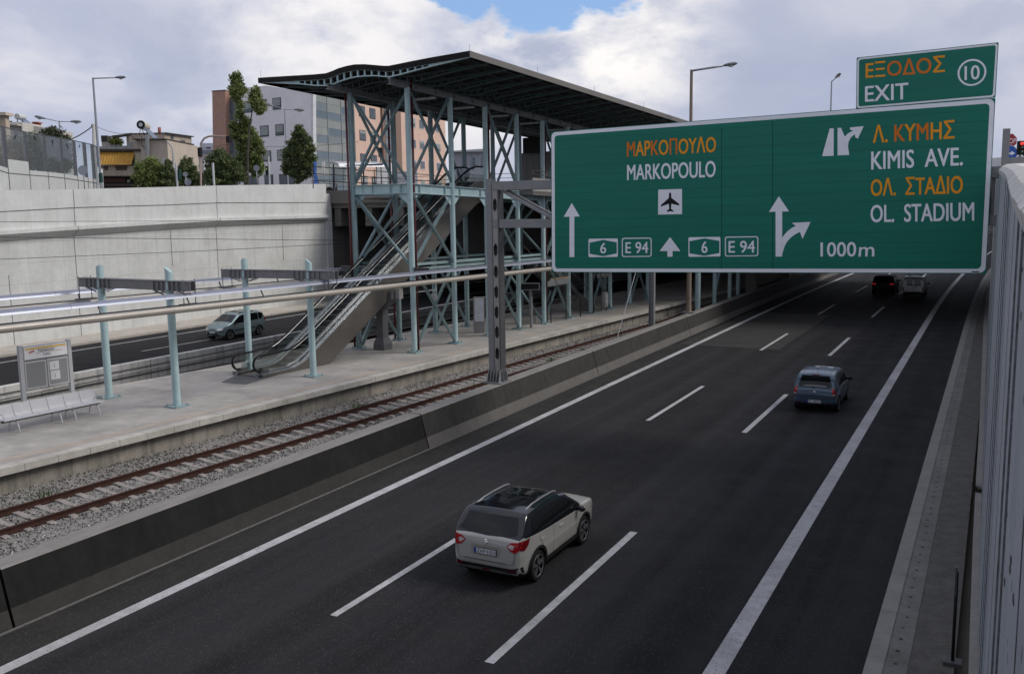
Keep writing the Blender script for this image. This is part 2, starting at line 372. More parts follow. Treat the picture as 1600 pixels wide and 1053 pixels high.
strip(-16.83, -16.72, .008, ycut(-30, 68)).build('debris_line', M('debris_grey', (.105, .10, .095), .9, var=.3, scale=9), rd)
lane('edge_line', -15.43, .30, 52.5, 70.5, rd, .008); lane('lane_dash', -11.47, .17, 14.0 + 18.94 * 2 - .03, 14.0 + 18.94 * 2 + 7.5, rd, .008)
# right hand gutter: kerb strip, drained slabs, dirt
struct(strip(-1.70, -1.40, .035), 'gutter_kerb', CGUTK)
gt = strip(-1.40, -1.02, .02); gt.cur = 1
for i in range(150):
    y = 12 + .525 * i; r = .028 + .014 * random.random(); x = -1.22 + random.uniform(-.02, .02)
    gt.add([(x + r * math.cos(t) + bend(y), y + r * math.sin(t), .024) for t in [k * math.pi / 4 for k in range(8)]], [tuple(range(8))])
struct(gt, 'gutter_slabs', [CGUT, M('drain_hole', (.04, .039, .037), .9)])
gd = strip(-1.02, -.30, .012); struct(gd, 'gutter_dirt', CGUTD)
# far carriageway
fr = struct(strip(-50.4, -37.2, 0., curve=False), 'far_carriageway', ASPHF)
def flane(name, x, w, y0, y1): strip(x - w / 2, x + w / 2, .004, ycut(y0, y1), curve=False).build(name, PAINT, fr)
flane('edge_line', -48.66, .22, -30, 300); flane('edge_line', -38.6, .2, -30, 300)
for k in range(-2, 9): flane('lane_dash', -44.65, .17, 38 + 18.9 * k, 45.5 + 18.9 * k)
pv = strip(-53.75, -50.4, .14, curve=False); strip(-50.4, -50.398, .14, curve=False, mb=pv, z1=-.05)
struct(pv, 'far_pavement', CKERB)
# ------------------------------------------------------------------ motorway median barrier
JY = [-19.6, -4.4, 10.8, 25.95, 41.15, 56.4, 71.6, 86.8, 102, 117.2, 132.4]
bl = ['sooty black median barrier segment at the lower left corner', 'sooty black median barrier segment nearest the camera in full view', 'dark grey median barrier segment carrying the gantry post',
      'grey median barrier segment just past the gantry post', 'grey median barrier segment holding the beige lamp column', 'shaded median barrier segment running into the underpass']
for i in range(len(JY) - 1):
    y0, y1 = JY[i] + .03, JY[i + 1] - .03
    if y1 < 0: continue
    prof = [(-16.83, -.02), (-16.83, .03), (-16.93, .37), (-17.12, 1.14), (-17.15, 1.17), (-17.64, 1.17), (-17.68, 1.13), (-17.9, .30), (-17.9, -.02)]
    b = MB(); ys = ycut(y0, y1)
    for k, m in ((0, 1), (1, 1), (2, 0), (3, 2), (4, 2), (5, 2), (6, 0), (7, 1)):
        b.cur = m
        (xa, za), (xb, zb) = prof[k], prof[k + 1]
        vs = []
        for y in ys: vs += [(xa + bend(y), y, za), (xb + bend(y), y, zb)]
        b.add(vs, [(2 * j, 2 * j + 1, 2 * j + 3, 2 * j + 2) for j in range(len(ys) - 1)])
    b.cur = 0
    for y in (y0, y1): b.add([(x + bend(y), y, z) for x, z in prof], [tuple(range(len(prof)))])
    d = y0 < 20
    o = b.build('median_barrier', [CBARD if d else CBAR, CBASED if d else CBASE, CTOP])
    lab = bl[min(max(i - 1, 0), 5)] if i < 7 else 'median barrier segment in the dark beneath the road bridge'
    tag(o, lab, 'barrier', 'median barrier segments')
# ------------------------------------------------------------------ near track
def tc_(y):                               # centre line of the near track
    yy = min(y, 60.); x = -22.0 + .064 * (yy - 14); return np.array([x, y, 0])
def tdir(y): return np.array([.064, 1, 0]) / math.hypot(.064, 1) if y < 60 else np.array([0, 1., 0])
tr = root('railway_track', 'rusty railway track on ballast between platform and median barrier', 'railway track', tuple(tc_(10)))
for sgn in (-1, 1):
    r = MB(); secs = []
    prof = [(-.07, 0), (.07, 0), (.07, .018), (.012, .035), (.012, .115), (.036, .125), (.036, .16), (-.036, .16), (-.036, .125), (-.012, .115), (-.012, .035), (-.07, .018)]
    for y in (-8, 5, 15, 25, 35, 45, 55, 58, 60, 62, 75, 130):
        c = tc_(y) + np.array([sgn * .75, 0, .30]); nrm = np.array([tdir(y)[1], -tdir(y)[0], 0])
        secs.append([c + nrm * a + np.array([0, 0, b]) for a, b in prof])
    r.loft(secs); r.build('rail', RUST, tr)
y = 4.0
while y < 62:
    c = tc_(y); d = tdir(y); nrm = np.array([d[1], -d[0], 0]); s = MB(); secs = []
    for a, zt, w in ((-1.1, .275, .07), (-1.0, .32, .085), (-.5, .325, .09), (-.25, .285, .085), (.25, .285, .085), (.5, .325, .09), (1.0, .32, .085), (1.1, .275, .07)):
        p = c + nrm * (a * .96)
        secs.append([p - d * w * 1.2 + np.array([0, 0, .1]), p - d * w + np.array([0, 0, zt]), p + d * w + np.array([0, 0, zt]), p + d * w * 1.2 + np.array([0, 0, .1])])
    s.loft(secs); s.build('sleeper', SLEEP, tr); y += .6
# ballast bed + loose stones
bb = MB(); ys = [-8 + 2 * i for i in range(36)] + [80, 130]; vs = []
cols = [(-2.55, .44), (-1.7, .36), (-1.15, .275), (0, .265), (1.15, .275), (1.5, .31), (4.2, .31)]
for y in ys:
    c = tc_(y)
    for a, z in cols:
        x = c[0] + a
        if a > 3: x = -18.1 + bend(y)
        vs.append((min(x, -18.1 + bend(y)), y, z + random.uniform(-.02, .02)))
nc = len(cols)
bb.add(vs, [(i * nc + k, i * nc + k + 1, (i + 1) * nc + k + 1, (i + 1) * nc + k) for i in range(len(ys) - 1) for k in range(nc - 1)])
bo = bb.build('ballast_bed', BALL); tag(bo, 'grey crushed stone bed under the near railway track', 'ballast', None, 'stuff')
def stones(n, yr, rmin, rmax, seed):
    R = np.random.default_rng(seed)
    y = yr[0] + (yr[1] - yr[0]) * R.random(n) ** 1.5; cx = -22.0 + .064 * (np.minimum(y, 60) - 14)
    a = R.uniform(-2.6, 3.9, n); x = cx + a
    keep = (x < -18.22) & (np.abs(np.abs(a) - .75) > .1)
    x, y, a = x[keep], y[keep], a[keep]; n = len(x)
    z = np.interp(a, [q for q, _ in cols[:-1]], [q for _, q in cols[:-1]]) + R.uniform(-.012, .03, n)
    # keep clear of sleeper tops between and beside the rails
    sl = np.abs(((y - 4.0 + .3) % .6) - .3)
    ok = (sl > .085) | (np.abs(a) > 1.02) | (R.random(n) < .06); x, y, z, a = x[ok], y[ok], z[ok], a[ok]; n = len(x)
    r = R.uniform(rmin, rmax, n)
    base = np.array([(1, 0, 0), (-1, 0, 0), (0, 1, 0), (0, -1, 0), (0, 0, 1), (0, 0, -1), (.7, .7, .6), (-.7, .6, -.5)], float)[:6]
    V = base[None] * R.uniform(.75, 1.15, (n, 6, 3)) + R.uniform(-.22, .22, (n, 6, 3))
    ang = R.uniform(0, 6.28, n); ca, sa = np.cos(ang)[:, None], np.sin(ang)[:, None]
    V = np.stack([V[..., 0] * ca - V[..., 1] * sa, V[..., 0] * sa + V[..., 1] * ca, V[..., 2] * .8], -1) * r[:, None, None]
    V += np.stack([x, y, z], -1)[:, None]
    F = np.array([(0, 2, 4), (2, 1, 4), (1, 3, 4), (3, 0, 4), (2, 0, 5), (1, 2, 5), (3, 1, 5), (0, 3, 5)])
    Fa = (F[None] + 6 * np.arange(n)[:, None, None]).reshape(-1, 3)
    me = bpy.data.meshes.new('ballast_stones'); nv, nf = n * 6, n * 8; me.vertices.add(nv); me.loops.add(nf * 3); me.polygons.add(nf)
    me.vertices.foreach_set('co', V.reshape(-1).astype(np.float32)); me.loops.foreach_set('vertex_index', Fa.reshape(-1).astype(np.int32)); me.polygons.foreach_set('loop_start', np.arange(0, nf * 3, 3, dtype=np.int32)); me.update(calc_edges=True)
    for k, c in enumerate([(.19, .18, .17), (.12, .115, .11), (.27, .257, .245), (.05, .048, .048), (.46, .44, .42)]): me.materials.append(M('stone_%d' % k, c, .9, var=.1, scale=20))
    me.polygons.foreach_set('material_index', np.repeat(R.choice(5, n, p=[.36, .25, .18, .17, .04]), 8).astype(np.int32))
    o = bpy.data.objects.new('ballast_stones', me); COL.objects.link(o); return o
so_ = stones(80000, (5, 62), .017, .040, 3)
tag(so_, 'loose grey ballast stones lying around the near track', 'ballast', None, 'stuff')
# a few weeds in the ballast
LEAFG = M('weed_leaf', (.07, .11, .03), .7, var=.3, scale=8)
for i, (px, py, lab) in enumerate([(66, 772, 'small green weed tuft in the ballast at the far left'), (560, 634, 'small green weed tuft in the ballast below the escalator'), (913, 546, 'dry green weeds beside the rail past the gantry post'), (862, 562, 'tiny weed tuft against the median barrier past the gantry post')]):
    p = onz(px, py, .38); w = MB()
    for k in range(60):
        a = random.uniform(0, 6.28); r = random.random() ** .6 * .3; h = random.uniform(.05, .2); q = p + np.array([r * math.cos(a), r * math.sin(a) * 1.4, -.05]); dx = random.uniform(-.06, .06); dy = random.uniform(-.06, .06)
        w.add([q, q + np.array([.02, .01, 0]), q + np.array([dx, dy, h])], [(0, 1, 2)])
    tag(w.build('weed_tuft', LEAFG, recalc=False), lab, 'weeds', 'weeds in the ballast')
# ------------------------------------------------------------------ platform
pl_near, pl_far = [], []
for s in (-46, -30, -20, -10, 0, 10, 20, 30, 45, 75):
    tn = -2.62; tf = np.interp(s, [-46, -25, -14, -7, 10, 30], [7.4, 6.3, 5.98, 5.3, 4.95, 4.8])
    pl_near.append((s, tn)); pl_far.append((s, tf))
p = MB(); n = len(pl_near); vs = []
for (s, tn), (_, tf) in zip(pl_near, pl_far): vs += [W(s, tn + .42, 1.2), W(s, tf - .3, 1.2)]
p.add(vs, [(2 * i, 2 * i + 2, 2 * i + 3, 2 * i + 1) for i in range(n - 1)])
po = struct(p, 'platform', CPLAT)
e = MB()
for side, arr, sg in ((0, pl_near, 1), (1, pl_far, -1)):
    vs = []
    for s, t in arr:
        w = .42 if side == 0 else .3
        vs += [W(s, t + sg * w, 1.2), W(s, t, 1.2), W(s, t, 1.0), W(s, t + sg * .28, 1.0)]
    e.add(vs, [(4 * i + k, 4 * i + k + 1, 4 * i + 5 + k, 4 * i + 4 + k) for i in range(n - 1) for k in range(3)])
e.build('platform_edge', CEDGE, po)
e = MB(); vs = []
for s, t in pl_near: vs += [W(s, t + .27, 1.0), W(s, t + .27, -.3)]
e.add(vs, [(2 * i, 2 * i + 1, 2 * i + 3, 2 * i + 2) for i in range(n - 1)])
vs = []
for s, t in pl_far: vs += [W(s, t - .27, 1.0), W(s, t - .27, -.3)]
e.add(vs, [(2 * i, 2 * i + 1, 2 * i + 3, 2 * i + 2) for i in range(n - 1)])
e.build('platform_side_wall', CPWALL, po)
e = MB(); vs = []
for s, t in pl_near: vs += [W(s, t + .62, 1.204), W(s, t + 1.02, 1.204)]
e.add(vs, [(2 * i, 2 * i + 2, 2 * i + 3, 2 * i + 1) for i in range(n - 1)]); e.build('tactile_strip', CTAN, po)
# far track in its trench and the low wall behind it
ft = MB(); vs = []
for s, t in pl_far: vs += [W(s, t - .3, .02), W(s, t + 9, .02)]
struct(strip(-36.95, -29.0, -.05, [-10, 0, 20, 40, 60, 80, 130], curve=False), 'far_trackbed', M('dark_ballast', (.085, .08, .075), .95, var=.3, scale=9, bump=.8, bscale=30))
trk = root('railway_track', 'far railway track half hidden behind the platform by the low wall', 'railway track', (-34.2, 20, 0))
for x in (-34.95, -33.45): MB().bb((x - .035, -8, .02), (x + .035, 130, .19)).build('rail', RUST, trk)
sl0 = MB()
lw = root('low_wall', 'stained low concrete wall between the far track and the far carriageway', 'wall', (-37.1, 40, 0))
y = -10.
while y < 130:
    MB().bb((-37.35, y, -.3), (-37.0, y + 5.97, .9)).build('wall_block', CLOW, lw, bevel=.02); y += 6
MB().bb((-36.998, -10, .40), (-36.95, 130, .50)).build('cable_duct', CLOW, lw)
MB().tube([(-36.93, -10, .28), (-36.93, 130, .28)], .035, 6).build('cable', STEELD, lw)
MB().tube([(-36.93, -10, .62), (-36.93, 130, .62)], .025, 6).build('cable', STEELD, lw)
# ------------------------------------------------------------------ tall retaining wall on the far side
rw = root('retaining_wall', 'tall pale concrete retaining wall behind the far carriageway', 'wall', (-53.6, 50, 0))
yk = np.array([-20, 35.5, 41.1, 48.4, 53.5, 66.6]); zled = np.array([4.8, 6.51, 6.69, 6.9, 7.02, 7.06]); zlip = zled + .64
zj = np.array([7.3, 8.29, 8.52, 8.66, 8.81, 8.82]); ztop = np.array([8.9, 9.57, 9.70, 9.94, 10.12, 10.46])
ybr = [-20, -9.4, 3.1, 15.6, 28.1, 40.86, 53.4, 66.6]
for a, b in zip(ybr[:-1], ybr[1:]):
    ys = [a + .03] + [q for q in yk if a + .1 < q < b - .1] + [b - .03]
    I = lambda arr, y: float(np.interp(y, yk, arr))
    mb = MB(); secs = []
    for y in ys: secs.append([(-54.4, y, -.3), (-54.4, y, I(zled, y)), (-53.6, y, I(zled, y)), (-53.6, y, -.3)])
    mb.loft(secs); mb.build('wall_panel', CWALL, rw)
    mb = MB(); secs = []
    for y in ys:
        z = I(zled, y); l = I(zlip, y); secs.append([(-54.4, y, z + .004), (-54.4, y, l), (-53.32, y, l + .02), (-53.1, y, l), (-53.1, y, l - .22), (-53.55, y, z + .004)])
    mb.loft(secs); mb.build('ledge', CLIP, rw)
    mb = MB(); secs = []
    for y in ys:
        l = I(zlip, y) + .024; secs.append([(-54.2, y, l), (-54.2, y, I(zj, y)), (-53.38, y, I(zj, y)), (-53.38, y, l)])
    mb.loft(secs); mb.build('wall_panel', CLIP, rw)
    mb = MB(); secs = []
    for y in ys:
        l = I(zj, y) + .02; secs.append([(-54.2, y, l), (-54.2, y, I(ztop, y)), (-53.32, y, I(ztop, y)), (-53.32, y, l)])
    mb.loft(secs); mb.build('parapet', CLIP, rw)
MB().bb((-54.6, -20, -.3), (-54.42, 66.5, 6.4)).build('backing', BLACK, rw)
for y, z0, z1 in ((36.1, -.1, 4.45), (48.9, 4.25, 6.85), (60.9, 4.0, 6.9)):
    MB().bb((-53.6, y - .01, z0), (-53.58, y + .01, z1)).build('drain_joint', STEELD, rw)
# wing at the bridge end
MB().bb((-55.2, 66.62, -.3), (-53.45, 67.4, 9.6)).build('end_pier', CWALL, rw)
# ------------------------------------------------------------------ right hand wall by the camera
PW_ = M('white_corrugated', (.34, .365, .395), .5, var=.09, scale=1.2, bump=.05, streak=.3)
speckle(PW_, 16, .955, (.05, .052, .055))
PCAP = M('pale_cap_concrete', (.52, .51, .49), .85, var=.12, scale=1.6, bump=.4, bscale=10, dirt=(.28, .27, .25), dirtamt=.45)
wl = root('wall', 'white corrugated wall with rough concrete cap along the right edge', 'wall', (.2, 20, 0))
fp = [(1.2, .40), (2.5, .135), (3.6, .116), (5, .097), (6.5, .091), (8, .086), (10, .086), (13, .083), (17, .073), (20, .03), (23, -.012), (30, -.07), (36, -.116), (52, -.22), (71, -.344), (90, -.35), (130, .5)]
def fx(y): return float(np.interp(y, [q[0] for q in fp], [q[1] for q in fp]))
PW_.name = 'white_corrugated'
def wtop(y): return float(np.interp(y, [1, 5, 8, 12, 20, 30, 130], [7.86, 7.98, 8.05, 8.22, 8.55, 8.9, 8.9]))
edges = [1.2, 1.9, 2.6, 3.3, 4.1, 4.9, 5.8, 6.8, 8.0, 9.3, 10.8, 12.6, 14.8, 17.5, 21, 25, 30, 36, 44, 54, 66, 80, 100, 130]
for a, b in zip(edges[:-1], edges[1:]):
    mb = MB(); ys = np.linspace(a + .008, b - .008, 9); secs = []
    pj = random.uniform(-.006, .006)
    for k, y in enumerate(ys):
        d = pj + (.014 if k in (2, 3, 6, 7) else 0.)
        x = fx(y) + d; secs.append([(x, y, .3), (x, y, wtop(y)), (x + .12, y, wtop(y)), (x + .12, y, .3)])
    mb.loft(secs); mb.build('wall_panel', PW_, wl)
    MB().loft([[(fx(y) - .004, y, .3), (fx(y) - .004, y, wtop(y)), (fx(y) + .01, y, wtop(y)), (fx(y) + .01, y, .3)] for y in (b - .002 - .0015 * b, b + .002 + .0015 * b)]).build('seam', M('seam_dark', (.13, .135, .14), .8, var=.5, scale=9), wl)
MB().loft([[(fx(y) + .1, y, .0), (fx(y) + .1, y, wtop(y) - .05), (fx(y) + .5, y, wtop(y) - .05), (fx(y) + .5, y, .0)] for y in edges]).build('wall_core', BLACK, wl)
ce = [1.2, 2.4, 3.5, 4.7, 6.1, 7.8, 10, 13, 17, 22, 29, 37, 48, 66, 90, 130]
for a, b in zip(ce[:-1], ce[1:]):
    mb = MB(); secs = []
    for y in np.linspace(a + .012, b - .012, 7):
        x = fx(y); z = wtop(y); j = random.uniform(-.004, .004); f = min(1, y / 6)
        secs.append([(x - .0 * f, y, z - .06), (x - .02 + j, y, z + .05 * f), (x + .05 + j, y, z + .13 * f + j), (x + .16, y, z + .19 * f), (x + .9, y, z + .21 * f), (x + 1.2, y, z + .05), (x + 1.2, y, z - .06)])
    mb.loft(secs); mb.build('wall_cap', PCAP, wl)
mb = MB(); secs = []
for y in [4, 8, 12, 16, 20, 24, 28, 34, 40, 50, 60, 71, 90, 130]:
    x = fx(y) - float(np.interp(y, [4, 12, 17, 28, 36, 71], [.02, .1, .15, .155, .14, .26]))
    secs.append([(x, y, .0), (x, y, .22), (x + .3, y, .26), (x + .3, y, 0)])
mb.loft(secs); mb.build('wall_footing', CGUTK, wl)
# ------------------------------------------------------------------ sign gantry
GY = 32.15                                  # y of the gantry post
ga = root('sign_gantry', 'grey steel gantry post and double arms standing on the median barrier', 'sign gantry', (-17.55, GY, 1.18))
GX0, GX1 = -17.80, -17.36
def hexplate(x0, x1, y, z0, z1, holes, th=.012):
    """front plate of the post with hexagonal openings"""
    bm = bmesh.new(); xm = (x0 + x1) / 2; mb = MB(); z = z0
    for zc in holes:
        hw, hh = .085, .27
        a, b = zc - hh, zc + hh
        mb.bb((x0, y, z), (x1, y + th, a))
        for sg in (-1, 1):
            xe = x0 if sg < 0 else x1
            poly = [(xe, y, a), (xm, y, a), (xm + sg * hw, y, a + .13), (xm + sg * hw, y, b - .13), (xm, y, b), (xe, y, b)]
            mb.prism(poly, (0, th, 0))
        z = b
    mb.bb((x0, y, z), (x1, y + th, z1)); bm.free(); return mb
holes = [2.35, 3.2, 4.0, 4.8, 5.6, 6.45, 8.2]
hexplate(GX0 + .24, GX1 + .06, GY - .12, 1.22, 9.0, holes).build('batten_plate', M('batten_plate', (.29, .28, .265), .6, var=.1, scale=2), ga)
hexplate(GX0 + .24, GX1 + .06, GY + .2, 1.22, 9.0, [q + .1 for q in holes]).build('batten_plate', M('batten_plate', (.29, .28, .265), .6, var=.1, scale=2), ga)
m = MB(); m.bb((GX0, GY - .16, 1.22), (GX0 + .24, GY - .135, 9.2)); m.bb((GX0 + .0, GY - .135, 1.22), (GX0 + .025, GY + .22, 9.2)); m.bb((GX0, GY + .22, 1.22), (GX0 + .24, GY + .245, 9.2)); m.build('post_channel', STEEL, ga)
m = MB(); m.bb((GX1 + .06, GY - .16, 1.22), (GX1 + .09, GY - .135, 8.8)); m.bb((GX1 + .09, GY - .16, 1.22), (GX1 + .115, GY + .22, 8.8)); m.bb((GX1 + .0, GY + .22, 1.22), (GX1 + .115, GY + .245, 8.8)); m.build('post_channel', STEELD, ga)
m = MB(); m.bb((GX0 - .16, GY - .42, 1.175), (GX1 + .22, GY + .5, 1.23)); m.build('base_plate', STEEL, ga, bevel=.01)
m = MB()
for x in np.linspace(GX0 + .02, GX1 + .1, 5): m.prism([(x - .012, GY - .38, 1.23), (x - .012, GY - .16, 1.23), (x - .012, GY - .16, 1.72), (x - .012, GY - .26, 1.6)], (.024, 0, 0))
for y in np.linspace(GY - .1, GY + .2, 3):
    m.prism([(GX0 - .14, y, 1.23), (GX0, y, 1.23), (GX0, y, 1.72), (GX0 - .08, y, 1.6)], (0, .024, 0)); m.prism([(GX1 + .115, y, 1.23), (GX1 + .21, y, 1.23), (GX1 + .17, y, 1.6), (GX1 + .115, y, 1.72)], (0, .024, 0))
m.build('base_gusset', STEEL, ga)
for zc, hh in ((8.93, .34), (7.47, .32)):
    for yy in (GY - .03, GY + .55):
        MB().bb((GX0 + .25 if yy < GY else GX1 + .12, yy - .11, zc - hh / 2), (.0, yy + .11, zc + hh / 2)).build('arm', STEEL, ga, bevel=.008)
for yy in (GY + .0, GY + .55):
    x = GX1 + .1
    while x < -.6:
        MB().bar((x, yy, 8.78), (x + 2.35, yy, 7.6), .11, .09).build('diagonal', STEEL, ga); MB().bb((x + 2.3, yy - .05, 7.62), (x + 2.4, yy + .05, 8.77)).build('strut', STEEL, ga); x += 2.45
rx = .06
m = MB(); m.bb((rx - .1, GY - .2, 8.4), (rx + .1, GY + .1, 10.2)); m.build('post', STEEL, ga)
m = MB(); m.bb((rx + .1, GY - .15, 8.4), (rx + .55, GY - .12, 9.35)); m.build('post_plate', STEEL, ga)
# ------------------------------------------------------------------ the two sign boards; graphics measured in photo pixels are put on the board plane y = SY
SY = GY - .26
def S(px, py, dy=0.): p = ony(px, py, SY); return np.array([p[0], SY - dy, p[2]])
def smap(tl, tr, br, bl):
    c = [S(*q) for q in (tl, tr, br, bl)]; return c
def board(name, label, corners, rad, bw, group=None):
    """rounded board: green field over a white plate with depth"""
    c = [np.array(q) for q in corners]
    def rr(ins, r, dy):
        cx = sum(c) / 4; out = []
        ex = (c[1] - c[0]); ex = ex / np.linalg.norm(ex); ez = (c[0] - c[3]); ez = ez / np.linalg.norm(ez)
        sg = [(1, -1), (-1, -1), (-1, 1), (1, 1)]
        for k, (sx, sz) in enumerate(sg):
            q = c[k] + ex * sx * (ins + r) + ez * sz * (ins + r)
            a0 = [math.pi, math.pi / 2, 0, -math.pi / 2][k]
            for t in np.linspace(0, math.pi / 2, 7): out.append(q + (ex * math.cos(a0 - t) + ez * math.sin(a0 - t)) * r + np.array([0, -dy, 0]))
        return out
    r = root(name, label, 'road sign', tuple((c[2] + c[3]) / 2), 0, group)
    MB().prism(rr(0, .03, 0), (0, .05, 0)).build('backing_plate', SGRN, r)
    MB().prism(rr(.02, rad, .004), (0, .003, 0)).build('border', SWHT, r)
    MB().prism(rr(bw, rad * .75, .008), (0, .003, 0)).build('field', SGRN, r)
    return r
big = board('direction_sign', 'wide green motorway direction sign hanging on the gantry above the carriageway', [S(861, 206.5), S(1555.5, 153.5), S(1540.5, 427.5), S(862, 425.5)], .17, .145)
ex = board('exit_sign', 'small green exit sign number 10 mounted above the wide green sign', [S(1338.5, 90.5), S(1560.5, 66.5), S(1555.5, 152.8), S(1337.5, 171)], .09, .075)
# panel seams and plank joints: real grooves' shadow lines as thin strips
m = MB()
for px in (1127.5, 1207.5): a = S(px, 190 if px > 1200 else 200, .0085); b = S(px, 420, .0085); m.bar(a, b, .022, .001, (0, 1, 0))
m.build('seam', M('sign_seam', (.0, .055, .036), .5, var=.1), big)
m = MB()
zA, zB = S(861, 206.5)[2], S(862, 425.5)[2]; zC, zD = S(1555.5, 153.5)[2], S(1540.5, 427.5)[2]; xA, xB = S(862, 320)[0] + .15, S(1547, 300)[0] - .16
for k in range(1, 16):
    f = k / 16; m.bar((xA, SY - .0083, zA + (zB - zA) * f), (xB, SY - .0083, zC + (zD - zC) * f), .007, .0008, (0, 1, 0))
m.build('plank_joint', M('sign_joint', (.0, .062, .042), .5, var=.2), big)
DZ = .012
def poly(name, mat, pts, parent, dy=DZ):
    MB().prism([S(*q, dy) for q in pts], (0, .0025, 0)).build(name, mat, parent)
def text_mesh(body, bold=0., mats=None, spacing=1.0):
    body = body.translate(str.maketrans('ΜΑΡΚΟΥΗΕΤΙΧΖ', 'MAPKOYHETIXZ')); cu = bpy.data.curves.new('text', 'FONT'); cu.body = body; cu.size = 1; cu.offset = 0.; cu.space_character = spacing; cu.resolution_u = 4
    if mats:
        ends = [max(v[0] for v in text_mesh(body[:i + 1].rstrip())[0]) for i in range(len(body))]
    o = bpy.data.objects.new('text', cu); COL.objects.link(o)
    dg = bpy.context.evaluated_depsgraph_get(); dg.update(); ev = o.evaluated_get(dg); me = ev.to_mesh()
    V = [tuple(v.co) for v in me.vertices]; Fs = [tuple(p.vertices) for p in me.polygons]; MI = [mats[min(len(mats) - 1, sum(1 for e_ in ends if e_ < p.center.x - .002))] if mats else 0 for p in me.polygons]
    ev.to_mesh_clear(); bpy.data.objects.remove(o); bpy.data.curves.remove(cu); return V, Fs, MI
def text(body, quad, parent, mat, fn=None, bold=.012, dy=DZ, mats=None, spacing=1.0, name='lettering'):
    """lettering stretched onto the quad TL,TR,BR,BL (photo pixels on the plane given by fn, or world points)"""
    V, Fs, MI = text_mesh(body, bold, mats, spacing)
    A = np.array(V); x0, x1 = A[:, 0].min(), A[:, 0].max(); y0, y1 = A[:, 1].min(), A[:, 1].max()
    q = [np.asarray(fn(*p) if fn else p, float) for p in quad]
    mb = MB(); vs = []
    for x, y, _ in V:
        u = (x - x0) / (x1 - x0); w = (y - y0) / (y1 - y0)
        vs.append((q[3] * (1 - u) + q[2] * u) * (1 - w) + (q[0] * (1 - u) + q[1] * u) * w)
    ux = (q[2] - q[3]) / max(1e-6, np.linalg.norm(q[2] - q[3])); uz = (q[0] - q[3]) / max(1e-6, np.linalg.norm(q[0] - q[3])); hgt = np.linalg.norm(q[0] - q[3])
    nn = np.cross(ux, uz); b_ = bold * hgt * 1.3
    for k, (ax, az) in enumerate(((0, 0), (1, 1), (-1, 1), (1, -1), (-1, -1)) if b_ > .004 else ((0, 0),)):
        mb.add([p_ + ux * ax * b_ + uz * az * b_ * .6 + nn * k * .0004 for p_ in vs], Fs)
    mb.m = (list(MI) if mats else [0] * len(Fs)) * (5 if b_ > .004 else 1)
    return mb.build(name, mat, parent, recalc=False)
def stext(body, quad, parent, mat, **k): return text(body, quad, parent, mat, fn=lambda x, y: S(x, y, DZ), **k)
OR = [SORG, SORGR]
stext('ΜΑΡΚΟΠΟΥΛΟ', [(980, 220.8), (1118.5, 213), (1118.5, 238), (980, 245.3)], big, OR, mats=[1, 0, 0, 1, 0, 1, 0, 0, 0, 0])
stext('MARKOPOULO', [(980.3, 258.2), (1118, 251.6), (1118, 276.8), (980.3, 282)], big, SWHT)
poly('plate', SWHT, [(1028.7, 296.6), (1065.8, 295.4), (1065.8, 334.8), (1028.4, 335.5)], big)
ac = (1047.2, 315.5)
pl = [(0, -15), (1.6, -13), (2, -6), (14, 4), (14.3, 6.8), (2, 3), (1.4, 11), (5, 14), (5, 15.8), (0, 14.6)]
pl = pl + [(-x, y) for x, y in pl[-2:0:-1]]
poly('aeroplane_symbol', SBLK, [(ac[0] + x, ac[1] + y - x * .06) for x, y in pl], big, .016)
poly('arrow', SWHT, [(893.6, 317.5), (906, 338.3), (897.5, 338.6), (897.5, 401.7), (890, 401.8), (890, 338.8), (881, 339)], big)
poly('arrow', SWHT, [(1047.1, 370.6), (1063.2, 392.4), (1051, 392.4), (1051, 401.2), (1043, 401.2), (1043, 392.4), (1030.8, 392.4)], big)
def rrect(x0, y0, x1, y1, r, sl=0.):
    out = []
    for cx, cy, a in ((x0 + r, y0 + r, math.pi), (x1 - r, y0 + r, 1.5 * math.pi), (x1 - r, y1 - r, 0), (x0 + r, y1 - r, .5 * math.pi)):
        for t in np.linspace(0, math.pi / 2, 5):
            x = cx + r * math.cos(a + t); y = cy + r * math.sin(a + t); out.append((x, y - sl * (x - x0)))
    return out
for (x0, y0, x1, y1) in ((919.8, 373.3, 965.5, 402), (1075.9, 370.9, 1125.8, 401.4)):
    poly('route_plate', SWHT, rrect(x0, y0, x1, y1, 2, .012), big); w = 1.6; xm = (x0 + x1) / 2
    poly('route_field', SGRN, [(x0 + w, y0 + 6.2), (xm, y0 + w), (x1 - w, y0 + 5.6), (x1 - w, y1 - 6), (xm, y1 - w), (x0 + w, y1 - 5.4)], big, .016)
    text('6', [(xm - 4.2, y0 + 6.5), (xm + 4.6, y0 + 6.2), (xm + 4.6, y1 - 6.2), (xm - 4.2, y1 - 6)], big, SWHT, fn=lambda x, y: S(x, y, .02))
for (x0, y0, x1, y1) in ((971.8, 371.8, 1018.4, 401.8), (1132.8, 369.9, 1185, 401)):
    poly('route_plate', SWHT, rrect(x0, y0, x1, y1, 3.5, .012), big); poly('route_field', SGRN, rrect(x0 + 1.6, y0 + 1.6, x1 - 1.6, y1 - 1.6, 2.6, .012), big, .016)
    text('E 94', [(x0 + 6, y0 + 7), (x1 - 5.5, y0 + 6.2), (x1 - 5.5, y1 - 6.2), (x0 + 6, y1 - 6)], big, SWHT, fn=lambda x, y: S(x, y, .02))
